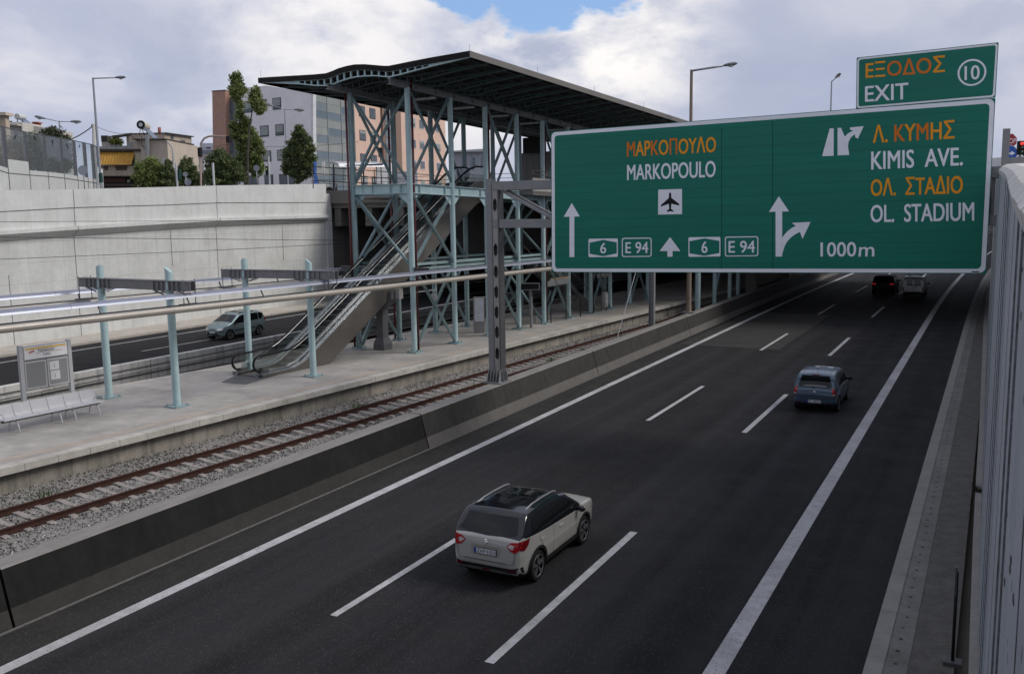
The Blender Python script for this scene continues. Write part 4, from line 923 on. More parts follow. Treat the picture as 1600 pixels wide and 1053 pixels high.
def car(name, label, cat, loc, head, sp, paint, sc=1.0):
    """local frame: y forward from the rear bumper, x right, z up"""
    R = root(name, label, cat, tuple(loc), head, 'vehicles on the motorway' if sp.get('grp', 1) else None)
    R.scale = (sc, sc, sc); WM[R] = Matrix.Translation(Vector(loc)) @ rotz(head) @ Matrix.Scale(sc, 4)
    X = WM[R]
    def w(p): return tuple(X @ Vector(p))
    U, Lw, PLN, BL = sp['upper'], sp['lower'], sp['plan'], sp['belt']
    def ip(tab, y): return float(np.interp(y, [q[0] for q in tab], [q[1] for q in tab]))
    ymax = U[-1][0]
    ysn = sorted(set([q[0] for q in U] + [q[0] for q in Lw] + [q[0] for q in PLN] + list(np.linspace(.25, ymax - .25, 34))))
    # smooth the upper chain a little
    roofmax = max(q[1] for q in U)
    th = sp.get('tumble', .15)
    def hw(y, z, zu, zl):
        wd = ip(PLN, y); zb = ip(BL, y); f = 1.
        if z > zb: f -= th * ((z - zb) / max(.1, roofmax - zb)) ** 1.15
        else: f -= .035 * ((zb - z) / zb) ** 1.5 + (.02 if z < .38 else 0) - .012 * math.exp(-((z - .72) / .12) ** 2)
        x = wd * f; r = .075
        for dd in (zu - z, z - zl):
            if dd < r: x -= .8 * (r - math.sqrt(max(0, r * r - (r - max(dd, 0)) ** 2)))
        return max(x, .02)
    NS_L, NS_U, NT = 10, 9, 7
    rings = []; info = []
    for y in ysn:
        zu, zl = ip(U, y), ip(Lw, y); zb = min(max(ip(BL, y), zl + .02), zu - .01); zb = max(zb, zl + .005); zu = max(zu, zb + .005)
        ring = []
        for k in range(4): ring.append((hw(y, zl, zu, zl) * k / 4, zl))
        for k in range(NS_L): z = zl + (zb - zl) * (k / NS_L); ring.append((hw(y, z, zu, zl), z))
        for k in range(NS_U + 1): z = zb + (zu - zb) * (1 - (1 - k / NS_U) ** 1.6); ring.append((hw(y, z, zu, zl), z))
        xe = ring[-1][0]; cr = sp.get('crown', .035) * (1 if zu > zl + .2 else 0)
        for k in range(NT - 1, -1, -1):
            x = xe * k / NT; ring.append((x, zu + cr * (1 - (k / NT) ** 2)))
        full = ring + [(-x, z) for x, z in ring[-2:0:-1]]
        rings.append([(x, y, z) for x, z in full])
    n = len(rings[0]); V = [p for r in rings for p in r]; F = []; MI = []
    up = sp.get('upmat'); nsl = 4 + NS_L
    for i in range(len(rings) - 1):
        for k in range(n):
            F.append((i * n + k, (i + 1) * n + k, (i + 1) * n + (k + 1) % n, i * n + (k + 1) % n))
            zc = sum(V[q][2] for q in F[-1]) / 4; yc = sum(V[q][1] for q in F[-1]) / 4; kk = min(k, n - 1 - k)
            mi = 0
            if zc < sp.get('clad', .33): mi = 2
            if up and zc > ip(BL, yc) + .015 and kk >= nsl and sp['roofy'][0] < yc < sp['roofy'][1]: mi = 1
            MI.append(mi)
    F.append(tuple(range(n))); MI.append(2); F.append(tuple((len(rings) - 1) * n + k for k in range(n))[::-1]); MI.append(2)
    bvh = BVHTree.FromPolygons([Vector(p) for p in V], F)
    bm = bmesh.new(); bv = [bm.verts.new(p) for p in V]
    for f, mi in zip(F, MI):
        try: q = bm.faces.new([bv[i] for i in f]); q.material_index = mi; q.smooth = True
        except ValueError: pass
    bmesh.ops.remove_doubles(bm, verts=bm.verts, dist=1e-4); bmesh.ops.recalc_face_normals(bm, faces=bm.faces)
    me = bpy.data.meshes.new('body'); bm.to_mesh(me); bm.free()
    tmp = bpy.data.objects.new('body', me); COL.objects.link(tmp)
    wr, wy0, wy1, wx = sp['wr'], sp['axle'][0], sp['axle'][1], sp['track']
    cuts = []
    for y in (wy0, wy1):
        c = MB().cyl((-1.2, y, wr), (1.2, y, wr), wr + .055, 32); cm = bpy.data.meshes.new('cut'); cm.from_pydata(c.v, [], c.f)
        b2 = bmesh.new(); b2.from_mesh(cm); bmesh.ops.remove_doubles(b2, verts=b2.verts, dist=1e-5); bmesh.ops.recalc_face_normals(b2, faces=b2.faces); b2.to_mesh(cm); b2.free()
        cm.materials.append(PLASD)
        co = bpy.data.objects.new('cut', cm); COL.objects.link(co); cuts.append(co)
        md = tmp.modifiers.new('b', 'BOOLEAN'); md.operation = 'DIFFERENCE'; md.object = co; md.solver = 'EXACT'
    me.materials.append(paint); me.materials.append(up or paint); me.materials.append(PLASD)
    dg = bpy.context.evaluated_depsgraph_get(); dg.update()
    nm = bpy.data.meshes.new_from_object(tmp.evaluated_get(dg))
    for c in cuts: bpy.data.objects.remove(c)
    bpy.data.objects.remove(tmp)
    bm = bmesh.new(); bm.from_mesh(nm)
    for e in bm.edges:
        if e.is_manifold and e.calc_face_angle(0) > .75: e.smooth = False
    bm.to_mesh(nm); bm.free(); nm.name = 'body'
    body = bpy.data.objects.new('body', nm); COL.objects.link(body); body.parent = R; WM[body] = X
    body['label'] = sp.get('bodylabel', 'painted body shell')
    if 'bodylabel' not in sp: del body['label']
    def decal(nm, mat, outline, view, off=.006, parent=R, mirror=False, step=.09):
        """outline in the view plane, cast onto the shell: side (y,z) from +x, rear/front (x,z), top (x,y)"""
        outs = []
        for mr in ((False, True) if mirror else (False,)):
            b = bmesh.new()
            pts = [(a, c) for a, c in outline]
            if mr and view != 'side': pts = [(-a, c) for a, c in pts]
            vs = [b.verts.new((a, c, 0)) for a, c in pts]; b.faces.new(vs)
            for ax in (0, 1):
                lo = min(p[ax] for p in pts); hi = max(p[ax] for p in pts); q = lo + step
                while q < hi - .01:
                    co = [0, 0, 0]; co[ax] = q; no = [0, 0, 0]; no[ax] = 1
                    bmesh.ops.bisect_plane(b, geom=b.verts[:] + b.edges[:] + b.faces[:], plane_co=co, plane_no=no); q += step
            bmesh.ops.triangulate(b, faces=[f for f in b.faces if len(f.verts) > 4])
            sg = -1 if mr else 1
            for v in b.verts:
                a, c = v.co.x, v.co.y
                if view == 'side': o, d = Vector((sg * 3, a, c)), Vector((-sg, 0, 0))
                elif view == 'rear': o, d = Vector((a, -3, c)), Vector((0, 1, 0))
                elif view == 'front': o, d = Vector((a, ymax + 3, c)), Vector((0, -1, 0))
                else: o, d = Vector((a, c, 5)), Vector((0, 0, -1))
                hit = bvh.ray_cast(o, d)
                if hit[0] is None:
                    nr = bvh.find_nearest(o + d * 3); hit = nr
                nn = hit[1]
                if nn.dot(d) > 0: nn = -nn
                v.co = hit[0] + nn * off
            bmesh.ops.recalc_face_normals(b, faces=b.faces)
            cen = Vector((0, ymax / 2, .8))
            for f in b.faces:
                f.smooth = True
                if f.normal.dot(f.calc_center_median() - cen) < 0: f.normal_flip()
            me = bpy.data.meshes.new(nm); b.to_mesh(me); b.free(); me.materials.append(mat)
            o = bpy.data.objects.new(nm, me); COL.objects.link(o); o.parent = parent; WM[o] = X; outs.append(o)
        return outs
    def lmb(): return MB()
    def put(mb, nm, mat, parent=R, **k):
        mb.v = [w(p) for p in mb.v]; return mb.build(nm, mat, parent, **k)
    # wheels
    for y in (wy0, wy1):
        for sx in (-1, 1):
            m = MB(); x1 = sx * (wx + .0); x0 = sx * (wx - .2); pr = [(x0, wr - .09), (x0, wr - .02), (x0 + sx * .03, wr), (x1 - sx * .03, wr), (x1, wr - .025), (x1 + sx * .004, wr - .07), (x1 - sx * .01, wr - .105)]
            secs = [[(x, y + r * math.cos(t), wr + r * math.sin(t)) for x, r in pr] for t in np.linspace(0, 2 * math.pi, 29)]
            m.smooth = True; m.loft(secs, closed=False, caps=False); wo_ = put(m, 'wheel', RUBB)
            m = MB(); rr = wr - .1
            m.cyl((x1 - sx * .06, y, wr), (x1 - sx * .05, y, wr), rr, 24); m.cyl((x1 - sx * .05, y, wr), (x1 - sx * .015, y, wr), .05, 10)
            m.cur = 1; ns = sp.get('spokes', 5)
            for k in range(ns):
                a = 2 * math.pi * k / ns + .3
                for da in (-.13, .13):
                    m.bar((x1 - sx * .028, y + .04 * math.cos(a), wr + .04 * math.sin(a)), (x1 - sx * .022, y + rr * math.cos(a + da), wr + rr * math.sin(a + da)), .035, .045, (sx, 0, 0))
            secs = []
            m.tube([(x1 - sx * .012, y + rr * math.cos(t), wr + rr * math.sin(t)) for t in np.linspace(0, 2 * math.pi, 25)], .016, 6, caps=False)
            put(m, 'rim', [BLACK, sp.get('rim', ALLOY)], wo_)
    for nm, mat, outl, view, kw in sp['decals']: decal(nm, mat, outl, view, **kw)
    for fn in sp.get('extra', ()): fn(R, put, w, decal)
    return R
def plate(y, z, txt, wdt=.52, front=False, tilt=.0, x0=0.):
    def f(R, put, w, decal):
        s = 1 if front else -1
        m = MB().box((x0, y, z), (wdt, .012, .115)); o = put(m, 'number_plate', PLATEW)
        m = MB().box((x0 + s * (wdt / 2 - .022), y + s * .0075, z), (.044, .004, .113)); put(m, 'country_band', PLATEB, o)
        m = MB().bb((x0 - wdt / 2 - .012, y - s * .004 - .004, z - .07), (x0 + wdt / 2 + .012, y - s * .004 + .004, z + .07)); put(m, 'plate_frame', BLACK, o)
        if txt:
            a, b = x0 + s * (wdt / 2 - .06), x0 - s * (wdt / 2 - .02); yy = y + s * .008
            text(txt, [w((a, yy, z + .04)), w((b, yy, z + .04)), w((b, yy, z - .04)), w((a, yy, z - .04))], o, SBLK, name='plate_lettering', bold=.02)
    return f
def mirrors(y, z, wx, mat):
    def f(R, put, w, decal):
        for sx in (-1, 1):
            m = MB(); m.sphere((sx * (wx + .10), y, z), .1, 10, 8, (1.1, .6, .75)); m.bar((sx * (wx - .06), y + .02, z - .04), (sx * (wx + .06), y, z - .02), .05, .04); put(m, 'mirror', mat)
    return f
def handles(ys, z, mat):
    def f(R, put, w, decal):
        for sx in (-1, 1):
            for y, x in ys:
                m = MB().bar((sx * (x + .012), y - .1, z), (sx * (x + .012), y + .1, z), .025, .032); put(m, 'door_handle', mat)
    return f
def rails(y0, y1, x, zf, mat, r=.018):
    def f(R, put, w, decal):
        for sx in (-1, 1):
            pts = [(sx * x, y, zf(y) + .045 * math.sin(math.pi * (y - y0) / (y1 - y0)) ** .35) for y in np.linspace(y0, y1, 11)]
            put(MB().tube(pts, r, 6), 'roof_rail', mat)
    return f
def lines(segs, mat=BLACK):               # shut lines of doors and tailgate
    def f(R, put, w, decal):
        for (a, b) in segs:
            d = np.array(b) - np.array(a); nn = np.array([-d[1], d[0]]); nn = nn / np.linalg.norm(nn) * .005
            for o in decal('shut_line', mat, [tuple(np.array(a) - nn), tuple(np.array(b) - nn), tuple(np.array(b) + nn), tuple(np.array(a) + nn)], 'side', off=.002, mirror=True, step=.12): pass
    return f
def emblem(pts3, mat):
    def f(R, put, w, decal): put(MB().prism([(x, y - .03, z) for x, y, z in pts3], (0, .03, 0)), 'emblem', mat)
    return f
PB = mcar('paint_ivory', (.43, .425, .40)); PK = M('paint_black', (.006, .007, .010), .10, var=0, spec=.5, coat=.3)
beige = dict(
    upper=[(0, .60), (.02, .76), (.035, .93), (.06, 1.05), (.10, 1.12), (.20, 1.24), (.44, 1.51), (.54, 1.565), (.9, 1.59), (1.5, 1.60), (2.1, 1.57), (2.42, 1.50), (2.75, 1.30), (3.10, 1.08), (3.22, 1.045), (3.6, 1.02), (3.95, .95), (4.08, .86), (4.15, .74), (4.175, .60)],
    lower=[(0, .60), (.02, .46), (.06, .36), (.2, .27), (.5, .22), (3.6, .21), (3.95, .23), (4.1, .38), (4.175, .60)],
    plan=[(0, .60), (.03, .73), (.09, .80), (.22, .845), (.5, .875), (.9, .8875), (3.2, .885), (3.7, .86), (3.95, .80), (4.1, .69), (4.175, .50)],
    belt=[(0, 1.13), (.4, 1.12), (1.2, 1.065), (3.1, .985), (4.2, .96)], wr=.345, axle=(.80, 3.30), track=.875, tumble=.16, clad=.36, upmat=PK, roofy=(.10, 3.0), crown=.03, rim=ALLOYD,
    decals=[('rear_window', GLASSD, [(-.60, 1.50), (.60, 1.50), (.70, 1.20), (.5, 1.15), (0, 1.13), (-.5, 1.15), (-.70, 1.20)], 'rear', {}),
            ('windscreen', GLASSD, [(-.58, 2.46), (.58, 2.46), (.72, 3.08), (-.72, 3.08)], 'top', {}),
            ('side_window', GLASSD, [(.62, 1.43), (.58, 1.14), (1.0, 1.11), (1.55, 1.085), (1.55, 1.50), (1.0, 1.49)], 'side', dict(mirror=True)),
            ('side_window', GLASSD, [(1.60, 1.50), (1.60, 1.08), (2.86, 1.01), (2.90, 1.08), (2.4, 1.40), (2.1, 1.485)], 'side', dict(mirror=True)),
            ('wheel_arch_trim', PLASD, [(.80 + .46 * math.cos(t), .345 + .46 * math.sin(t)) for t in np.linspace(-.1, math.pi + .1, 15)] + [(.80 + .40 * math.cos(t), .345 + .40 * math.sin(t)) for t in np.linspace(math.pi + .1, -.1, 15)], 'side', dict(mirror=True, off=.010)),
            ('wheel_arch_trim', PLASD, [(3.30 + .46 * math.cos(t), .345 + .46 * math.sin(t)) for t in np.linspace(-.1, math.pi + .1, 15)] + [(3.30 + .40 * math.cos(t), .345 + .40 * math.sin(t)) for t in np.linspace(math.pi + .1, -.1, 15)], 'side', dict(mirror=True, off=.010)),
            ('sill_trim', PLASD, [(1.22, .30), (2.88, .30), (2.88, .42), (1.22, .42)], 'side', dict(mirror=True, off=.010)),
            ('rear_bumper_trim', PLASD, [(-.82, .40), (.82, .40), (.82, .54), (.6, .50), (-.6, .50), (-.82, .54)], 'rear', dict(off=.012)),
            ('skid_plate', M('skid_grey', (.10, .10, .10), .5), [(-.55, .36), (.55, .36), (.48, .43), (-.48, .43)], 'rear', dict(off=.02)),
            ('tail_lamp', LRED, [(.50, .985), (.60, 1.06), (.815, 1.09), (.83, .98), (.72, .85), (.60, .88)], 'rear', dict(mirror=True, off=.012, step=.05)),
            ('tail_lamp', LREDD, [(.055, .92), (.09, 1.09), (.42, 1.11), (.34, .96), (.2, .88)], 'side', dict(mirror=True, off=.012, step=.05)),
            ('reverse_lamp', LCLR, [(.53, .98), (.60, 1.02), (.68, 1.0), (.66, .925), (.61, .92)], 'rear', dict(mirror=True, off=.016, step=.05)),
            ('fog_lamp', LREDD, [(.56, .45), (.72, .46), (.72, .49), (.56, .48)], 'rear', dict(mirror=True, off=.018)), ('fog_lamp', LREDD, [(-.09, .38), (.09, .38), (.09, .43), (-.09, .43)], 'rear', dict(off=.026)),
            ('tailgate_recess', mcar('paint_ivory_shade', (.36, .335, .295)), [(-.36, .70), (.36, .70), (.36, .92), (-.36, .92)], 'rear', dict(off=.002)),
            ('headlamp', LCLR, [(3.78, .80), (4.10, .70), (4.12, .84), (3.85, .93)], 'side', dict(mirror=True, off=.008)),
            ('grille', PLASD, [(-.5, .62), (.5, .62), (.5, .78), (-.5, .78)], 'front', dict(off=.01)),
            ('sunroof', GLASSD, [(-.46, 1.25), (.46, 1.25), (.46, 2.2), (-.46, 2.2)], 'top', dict(off=.004)),
            ('shut_line', BLACK, [(-.66, .585), (.66, .585), (.66, .592), (-.66, .592)], 'rear', dict(off=.003)), ('shut_line', BLACK, [(.655, .585), (.662, .585), (.72, .90), (.712, .90)], 'rear', dict(mirror=True, off=.003))],
    extra=[plate(-.004, .80, 'ΖΧΡ·5351'), mirrors(2.86, 1.03, .89, PK), handles(((1.02, .875), (1.98, .883)), .90, PB), rails(.75, 2.25, .60, lambda y: 1.585 if y > 1 else 1.57, RAILM, .02),
           lines([((1.57, .42), (1.57, 1.04)), ((2.80, .42), (2.86, .99)), ((.98, .80), (1.1, .62)), ((.86, .98), (.98, .80))]),
           emblem([(x * .055, .032, 1.02 + z * .05) for x, z in ((-.9, .2), (-.1, 1), (.5, .75), (.1, .35), (.9, -.2), (.1, -1), (-.5, -.75), (-.1, -.35))], EMBL)])
car('crossover_car', 'ivory crossover car with black roof driving away in the middle of the picture', 'car', (-9.40, 16.58, 0), math.radians(-.3), beige, PB, 1.0)
PBL = mcar('paint_slate_blue', (.058, .098, .145), .32, .3)
hatch = dict(
    upper=[(0, .58), (.015, .75), (.04, .92), (.09, 1.0), (.22, 1.28), (.34, 1.45), (.42, 1.485), (.8, 1.53), (1.4, 1.55), (2.0, 1.52), (2.3, 1.45), (3.0, 1.05), (3.15, .99), (3.55, .93), (3.8, .84), (3.9, .72), (3.94, .58)],
    lower=[(0, .58), (.02, .42), (.06, .33), (.2, .26), (.5, .2), (3.4, .2), (3.75, .23), (3.88, .36), (3.94, .58)],
    plan=[(0, .62), (.03, .72), (.1, .78), (.25, .815), (.6, .84), (1, .8475), (3.0, .845), (3.5, .81), (3.75, .74), (3.88, .62), (3.94, .46)],
    belt=[(0, 1.0), (1.2, .97), (3.0, .92), (4, .9)], wr=.31, axle=(.72, 3.22), track=.83, tumble=.2, clad=.30, roofy=(0, 0), crown=.035,
    decals=[('rear_window', GLASSD, [(-.52, 1.43), (.52, 1.43), (.63, 1.05), (.5, 1.015), (-.5, 1.015), (-.63, 1.05)], 'rear', {}),
            ('windscreen', GLASSD, [(-.55, 2.34), (.55, 2.34), (.68, 2.98), (-.68, 2.98)], 'top', {}),
            ('side_window', GLASSD, [(.55, 1.36), (.62, 1.04), (1.5, 1.0), (1.5, 1.44), (.9, 1.44)], 'side', dict(mirror=True)), ('side_window', GLASSD, [(1.56, 1.44), (1.56, 1.0), (2.75, .96), (2.2, 1.36), (2.0, 1.42)], 'side', dict(mirror=True)),
            ('tail_lamp', LRED, [(.63, 1.00), (.74, 1.02), (.79, .72), (.68, .70)], 'rear', dict(mirror=True, off=.014, step=.05)),
            ('reverse_lamp', LCLR, [(.68, .78), (.76, .78), (.77, .73), (.68, .72)], 'rear', dict(mirror=True, off=.02, step=.05)),
            ('tailgate_recess', mcar('paint_slate_dark', (.035, .055, .085), .3, .4), [(-.6, .58), (.6, .58), (.62, .72), (-.62, .72)], 'rear', dict(off=.004)),
            ('bumper_trim', PLASD, [(-.76, .27), (.76, .27), (.78, .43), (.5, .40), (-.5, .40), (-.78, .43)], 'rear', dict(off=.012)), ('fog_lamp', LREDD, [(.5, .40), (.62, .40), (.62, .43), (.5, .43)], 'rear', dict(mirror=True, off=.02)),
            ('parcel_shelf', M('pale_shelf', (.22, .22, .22), .8), [(-.48, 1.035), (.48, 1.035), (.40, 1.085), (.1, 1.1), (-.30, 1.085)], 'rear', dict(off=.009)),
            ('high_brake_lamp', LREDD, [(-.14, 1.445), (.14, 1.445), (.14, 1.47), (-.14, 1.47)], 'rear', dict(off=.015)), ('lip', mcar('roof_stripe', (.012, .014, .018)), [(.50, .45), (.53, .45), (.53, 2.1), (.50, 2.1)], 'top', dict(mirror=True, off=.006)),
            ('headlamp', LCLR, [(3.4, .75), (3.82, .62), (3.85, .76), (3.5, .88)], 'side', dict(mirror=True, off=.008))],
    extra=[plate(-.012, .47, 'ΙΚ 0869'), mirrors(2.75, .98, .84, PLASD), handles(((1.05, .835), (1.9, .84)), .86, PBL), lines([((1.53, .3), (1.53, .98)), ((2.7, .3), (2.75, .94))]),
           emblem([(0, .03, .915), (.035, .03, .87), (.07, .03, .825), (.01, .03, .825), (0, .03, .84), (-.01, .03, .825), (-.07, .03, .825), (-.035, .03, .87)], EMBL), lambda R, put, w, decal: put(MB().bar((0, .02, 1.0), (-.12, .05, 1.03), .02, .02), 'wiper', BLACK), lambda R, put, w, decal: put(MB().cyl((0, .75, 1.56), (0, .6, 1.66), .008, 5), 'aerial', BLACK)])
car('hatchback_car', 'slate blue hatchback driving away on the right lane', 'car', (-6.03, 36.75, 0), math.radians(.0), hatch, PBL, 1.0)
PSG = mcar('paint_silver_green', (.22, .30, .31), .3, .5)
mpv = dict(
    upper=[(0, .62), (.02, .8), (.05, 1.0), (.12, 1.2), (.25, 1.45), (.36, 1.535), (.8, 1.58), (1.5, 1.60), (2.1, 1.57), (2.45, 1.5), (3.1, 1.10), (3.22, 1.05), (3.6, .93), (3.85, .80), (3.98, .68), (4.03, .55)],
    lower=[(0, .62), (.02, .45), (.06, .34), (.2, .27), (.5, .22), (3.5, .21), (3.85, .24), (3.98, .36), (4.03, .55)],
    plan=[(0, .66), (.04, .76), (.12, .81), (.3, .84), (.7, .865), (1, .87), (3.1, .865), (3.55, .83), (3.8, .75), (3.95, .62), (4.03, .45)],
    belt=[(0, 1.05), (1.2, 1.0), (3.1, .95), (4.1, .9)], wr=.32, axle=(.72, 3.32), track=.855, tumble=.17, clad=.28, roofy=(0, 0), crown=.04, rim=ALLOY, grp=0,
    decals=[('rear_window', GLASSD, [(-.55, 1.5), (.55, 1.5), (.64, 1.1), (-.64, 1.1)], 'rear', {}), ('windscreen', GLASSD, [(-.60, 2.50), (.60, 2.50), (.76, 3.13), (-.76, 3.13)], 'top', {}),
            ('side_window', GLASSD, [(.30, 1.38), (.42, 1.10), (.72, 1.08), (.72, 1.49), (.5, 1.49)], 'side', dict(mirror=True)), ('side_window', GLASSD, [(.78, 1.50), (.78, 1.08), (1.62, 1.04), (1.62, 1.51)], 'side', dict(mirror=True)),
            ('side_window', GLASSD, [(1.68, 1.51), (1.68, 1.035), (2.96, .99), (2.98, 1.07), (2.4, 1.42), (2.1, 1.49)], 'side', dict(mirror=True)),
            ('rub_strip', PLASD, [(1.1, .56), (2.95, .54), (2.95, .60), (1.1, .62)], 'side', dict(mirror=True, off=.012)), ('bumper_strip', PLASD, [(-.76, .56), (.76, .56), (.76, .60), (-.76, .60)], 'front', dict(off=.012)),
            ('lower_grille', BLACK, [(-.5, .40), (.5, .40), (.55, .48), (-.55, .48)], 'front', dict(off=.012)), ('grille', M('grille_grey', (.10, .11, .12), .4, metal=.5), [(-.26, .64), (.26, .64), (.3, .74), (-.3, .74)], 'front', dict(off=.01)),
            ('headlamp', LCLR, [(.36, .64), (.74, .66), (.73, .79), (.42, .75)], 'front', dict(mirror=True, off=.012, step=.05)), ('fog_lamp', LCLR, [(.48, .43), (.56, .43), (.56, .48), (.48, .48)], 'front', dict(mirror=True, off=.02)),
            ('tail_lamp', LRED, [(.03, .95), (.05, 1.2), (.2, 1.1), (.22, .9)], 'side', dict(mirror=True, off=.01)), ('bumper_strip', PLASD, [(-.76, .55), (.76, .55), (.76, .6), (-.76, .6)], 'rear', dict(off=.012))],
    extra=[plate(4.045, .53, '', front=True), mirrors(2.92, 1.02, .87, PLASD), handles(((.98, .86), (1.95, .868)), .90, PSG), rails(.55, 2.3, .60, lambda y: 1.585, PLASD, .022), lines([((1.65, .3), (1.65, 1.03)), ((2.86, .3), (2.94, .98)), ((.95, .75), (.78, 1.06))]),
           lambda R, put, w, decal: [put(MB().tube([(-.6, y, 1.64), (.6, y, 1.64)], .018, 6), 'roof_bar', PLASD) for y in (.95, 1.9)]])
car('minivan_car', 'silver green minivan with dark roof rails on the far carriageway', 'car', (-43.95, 47.05, 0), math.pi + math.radians(-1), mpv, PSG, 1.0)
PDK = M('paint_black_matt', (.008, .008, .010), .55, var=0, spec=.2)
import copy
dark = copy.deepcopy({k: v for k, v in hatch.items() if k not in ('decals', 'extra')})
dark['upper'] = [(y * 1.06, z * 1.0) for y, z in hatch['upper']]; dark['lower'] = [(y * 1.06, z) for y, z in hatch['lower']]; dark['plan'] = [(y * 1.06, z * 1.04) for y, z in hatch['plan']]; dark['axle'] = (.76, 3.4)
dark['track'] = .86
dark['decals'] = [d for d in hatch['decals'] if d[0] in ('rear_window', 'side_window', 'bumper_trim', 'windscreen')] + [('tail_lamp', BRAKE, [(.5, .93), (.80, .97), (.82, .86), (.55, .84)], 'rear', dict(mirror=True, off=.014, step=.05)), ('high_brake_lamp', BRAKE, [(-.05, .97), (.05, .97), (.05, .985), (-.05, .985)], 'rear', dict(off=.02))]
dark['extra'] = [plate(.03, .68, ''), mirrors(2.9, 1.02, .88, PDK)]
car('hatchback_car', 'black car with lit red tail lamps in the shade under the road bridge', 'car', (-8.95 + bend(90), 87.6, 0), math.radians(-.7), dark, PDK, 1.09)
PWH = mcar('paint_white', (.50, .50, .50), .35, .0)
van = dict(
    upper=[(0, .6), (.015, .8), (.03, 1.0), (.05, 1.2), (.12, 1.6), (.22, 1.76), (.4, 1.81), (1.2, 1.83), (2.0, 1.80), (2.3, 1.72), (3.0, 1.12), (3.15, 1.05), (3.7, .9), (4.0, .75), (4.08, .6)],
    lower=[(0, .6), (.02, .42), (.06, .34), (.3, .27), (3.6, .23), (3.95, .3), (4.08, .6)],
    plan=[(0, .74), (.03, .8), (.1, .83), (.4, .85), (3.1, .85), (3.6, .8), (3.9, .68), (4.08, .5)],
    belt=[(0, 1.1), (3, 1.02), (4.1, .9)], wr=.32, axle=(.75, 3.4), track=.83, tumble=.12, clad=.38, roofy=(0, 0), crown=.03,
    decals=[('rear_window', GLASSD, [(.07, 1.12), (.60, 1.12), (.55, 1.6), (.07, 1.6)], 'rear', dict(mirror=True)), ('tail_lamp', LRED, [(.70, .62), (.79, .62), (.79, .95), (.70, .95)], 'rear', dict(mirror=True, off=.012)),
            ('shut_line', BLACK, [(-.012, .55), (.012, .55), (.012, 1.68), (-.012, 1.68)], 'rear', dict(off=.004)), ('bumper', PLASD, [(-.78, .36), (.78, .36), (.78, .56), (-.78, .56)], 'rear', dict(off=.012)),
            ('side_window', GLASSD, [(1.9, 1.6), (1.9, 1.08), (2.9, 1.05), (2.35, 1.55)], 'side', dict(mirror=True)), ('windscreen', GLASSD, [(-.6, 2.35), (.6, 2.35), (.7, 3.0), (-.7, 3.0)], 'top', {})],
    extra=[plate(.0, .70, '', .5, x0=-.35), mirrors(2.8, 1.1, .86, PLASD), lambda R, put, w, decal: put(MB().bar((.05, -.01, 1.0), (.2, -.01, 1.0), .03, .04), 'door_handle', BLACK),
           lambda R, put, w, decal: [put(MB().tube([(-.6, y, 1.9), (.6, y, 1.9)], .03, 6), 'roof_bar', RAILM) for y in (.5, 1.5)]])
car('panel_van', 'small white panel van with two rear doors under the wide green sign', 'van', (-6.25 + bend(85), 85.3, 0), math.radians(-.7), van, PWH, 1.0)
# ------------------------------------------------------------------ street level terrain and the road bridge
ZS = 9.42
tg = M('street_asphalt', (.10, .10, .10), .9, var=.15, scale=.3)
g = MB(); g.bb((-420, -60, -.2), (-54.3, 67.45, ZS)); g.bb((-420, 67.5, -.2), (-55.3, 420, ZS)); struct(g, 'street', tg)
g = MB(); g.bb((2.2, -3, -.2), (320, 420, 7.6)); struct(g, 'right_bank', tg)
br = root('road_bridge', 'wide grey concrete road bridge crossing over the motorway and tracks', 'bridge', (-20, 85, 0))
CBRI = M('bridge_concrete', (.13, .122, .112), .85, var=.12, scale=.8, streak=.5, dirt=(.12, .11, .10), dirtamt=.4)
MB().bb((-55.2, 67.6, 8.3), (3.5, 106, ZS)).build('deck', CBRI, br); MB().bb((-55.2, 106.05, 8.3), (-21, 210, ZS)).build('deck', CBRI, br)
MB().bb((-55.2, 67.3, 8.72), (1.4, 67.58, 9.88)).build('parapet', CBRI, br)
for x in np.arange(-53, 1, 3.4): MB().bb((x - .35, 67.7, 6.7), (x + .35, 105.9, 8.29)).build('girder', CBRI, br)
for y in (70.5, 87, 104): 
    MB().bb((-38.3, y - .6, 6.3), (-19.5, y + .6, 7.09)).build('pier_cap', CBRI, br)
    for x in (-37.9,): MB().cyl((x, y, 0), (x, y, 6.32), .62, 20).build('pier', CBRI, br)
MB().bb((-55.2, 209, -.2), (-18.4, 210, 8.3)).build('end_wall', CBRI, br)
MB().bb((-55.6, 67.5, -.2), (-53.8, 210, 8.28)).build('abutment', CBRI, br)
MB().bb((-20.9, 106.05, -.2), (-20.3, 210, 8.28)).build('abutment', CBRI, br)
for y in (77., 90, 103): MB().cyl((-17.9, y, 0), (-17.9, y, 6.32), .5, 20).build('pier', CBRI, br); MB().bb((-18.9, y - .6, 6.3), (-16.2, y + .6, 7.09)).build('pier_cap', CBRI, br)
m = MB()
for x in np.arange(-54.8, -40, 2): m.cyl((x, 67.42, 9.88), (x, 67.42, 10.85), .03, 6)
for h in (10.2, 10.5, 10.85): m.tube([(-54.8, 67.42, h), (-26, 67.42, h)], .025, 6)
m.build('guard_rail', INOX, br)
ov = root('overpass', 'concrete overpass carrying the street the photographer stands on', 'bridge', (-20, -11, 0))
MB().bb((-60, -24, 5.4), (30, -.75, 6.4)).build('deck', CBRI, ov); MB().bb((-60, -.85, 6.4), (30, -.65, 7.3)).build('parapet', CBRI, ov)
sw = root('retaining_wall', 'sunlit pale wall left of the motorway past the underpass', 'wall', (-19.3 + bend(130), 150, 0))
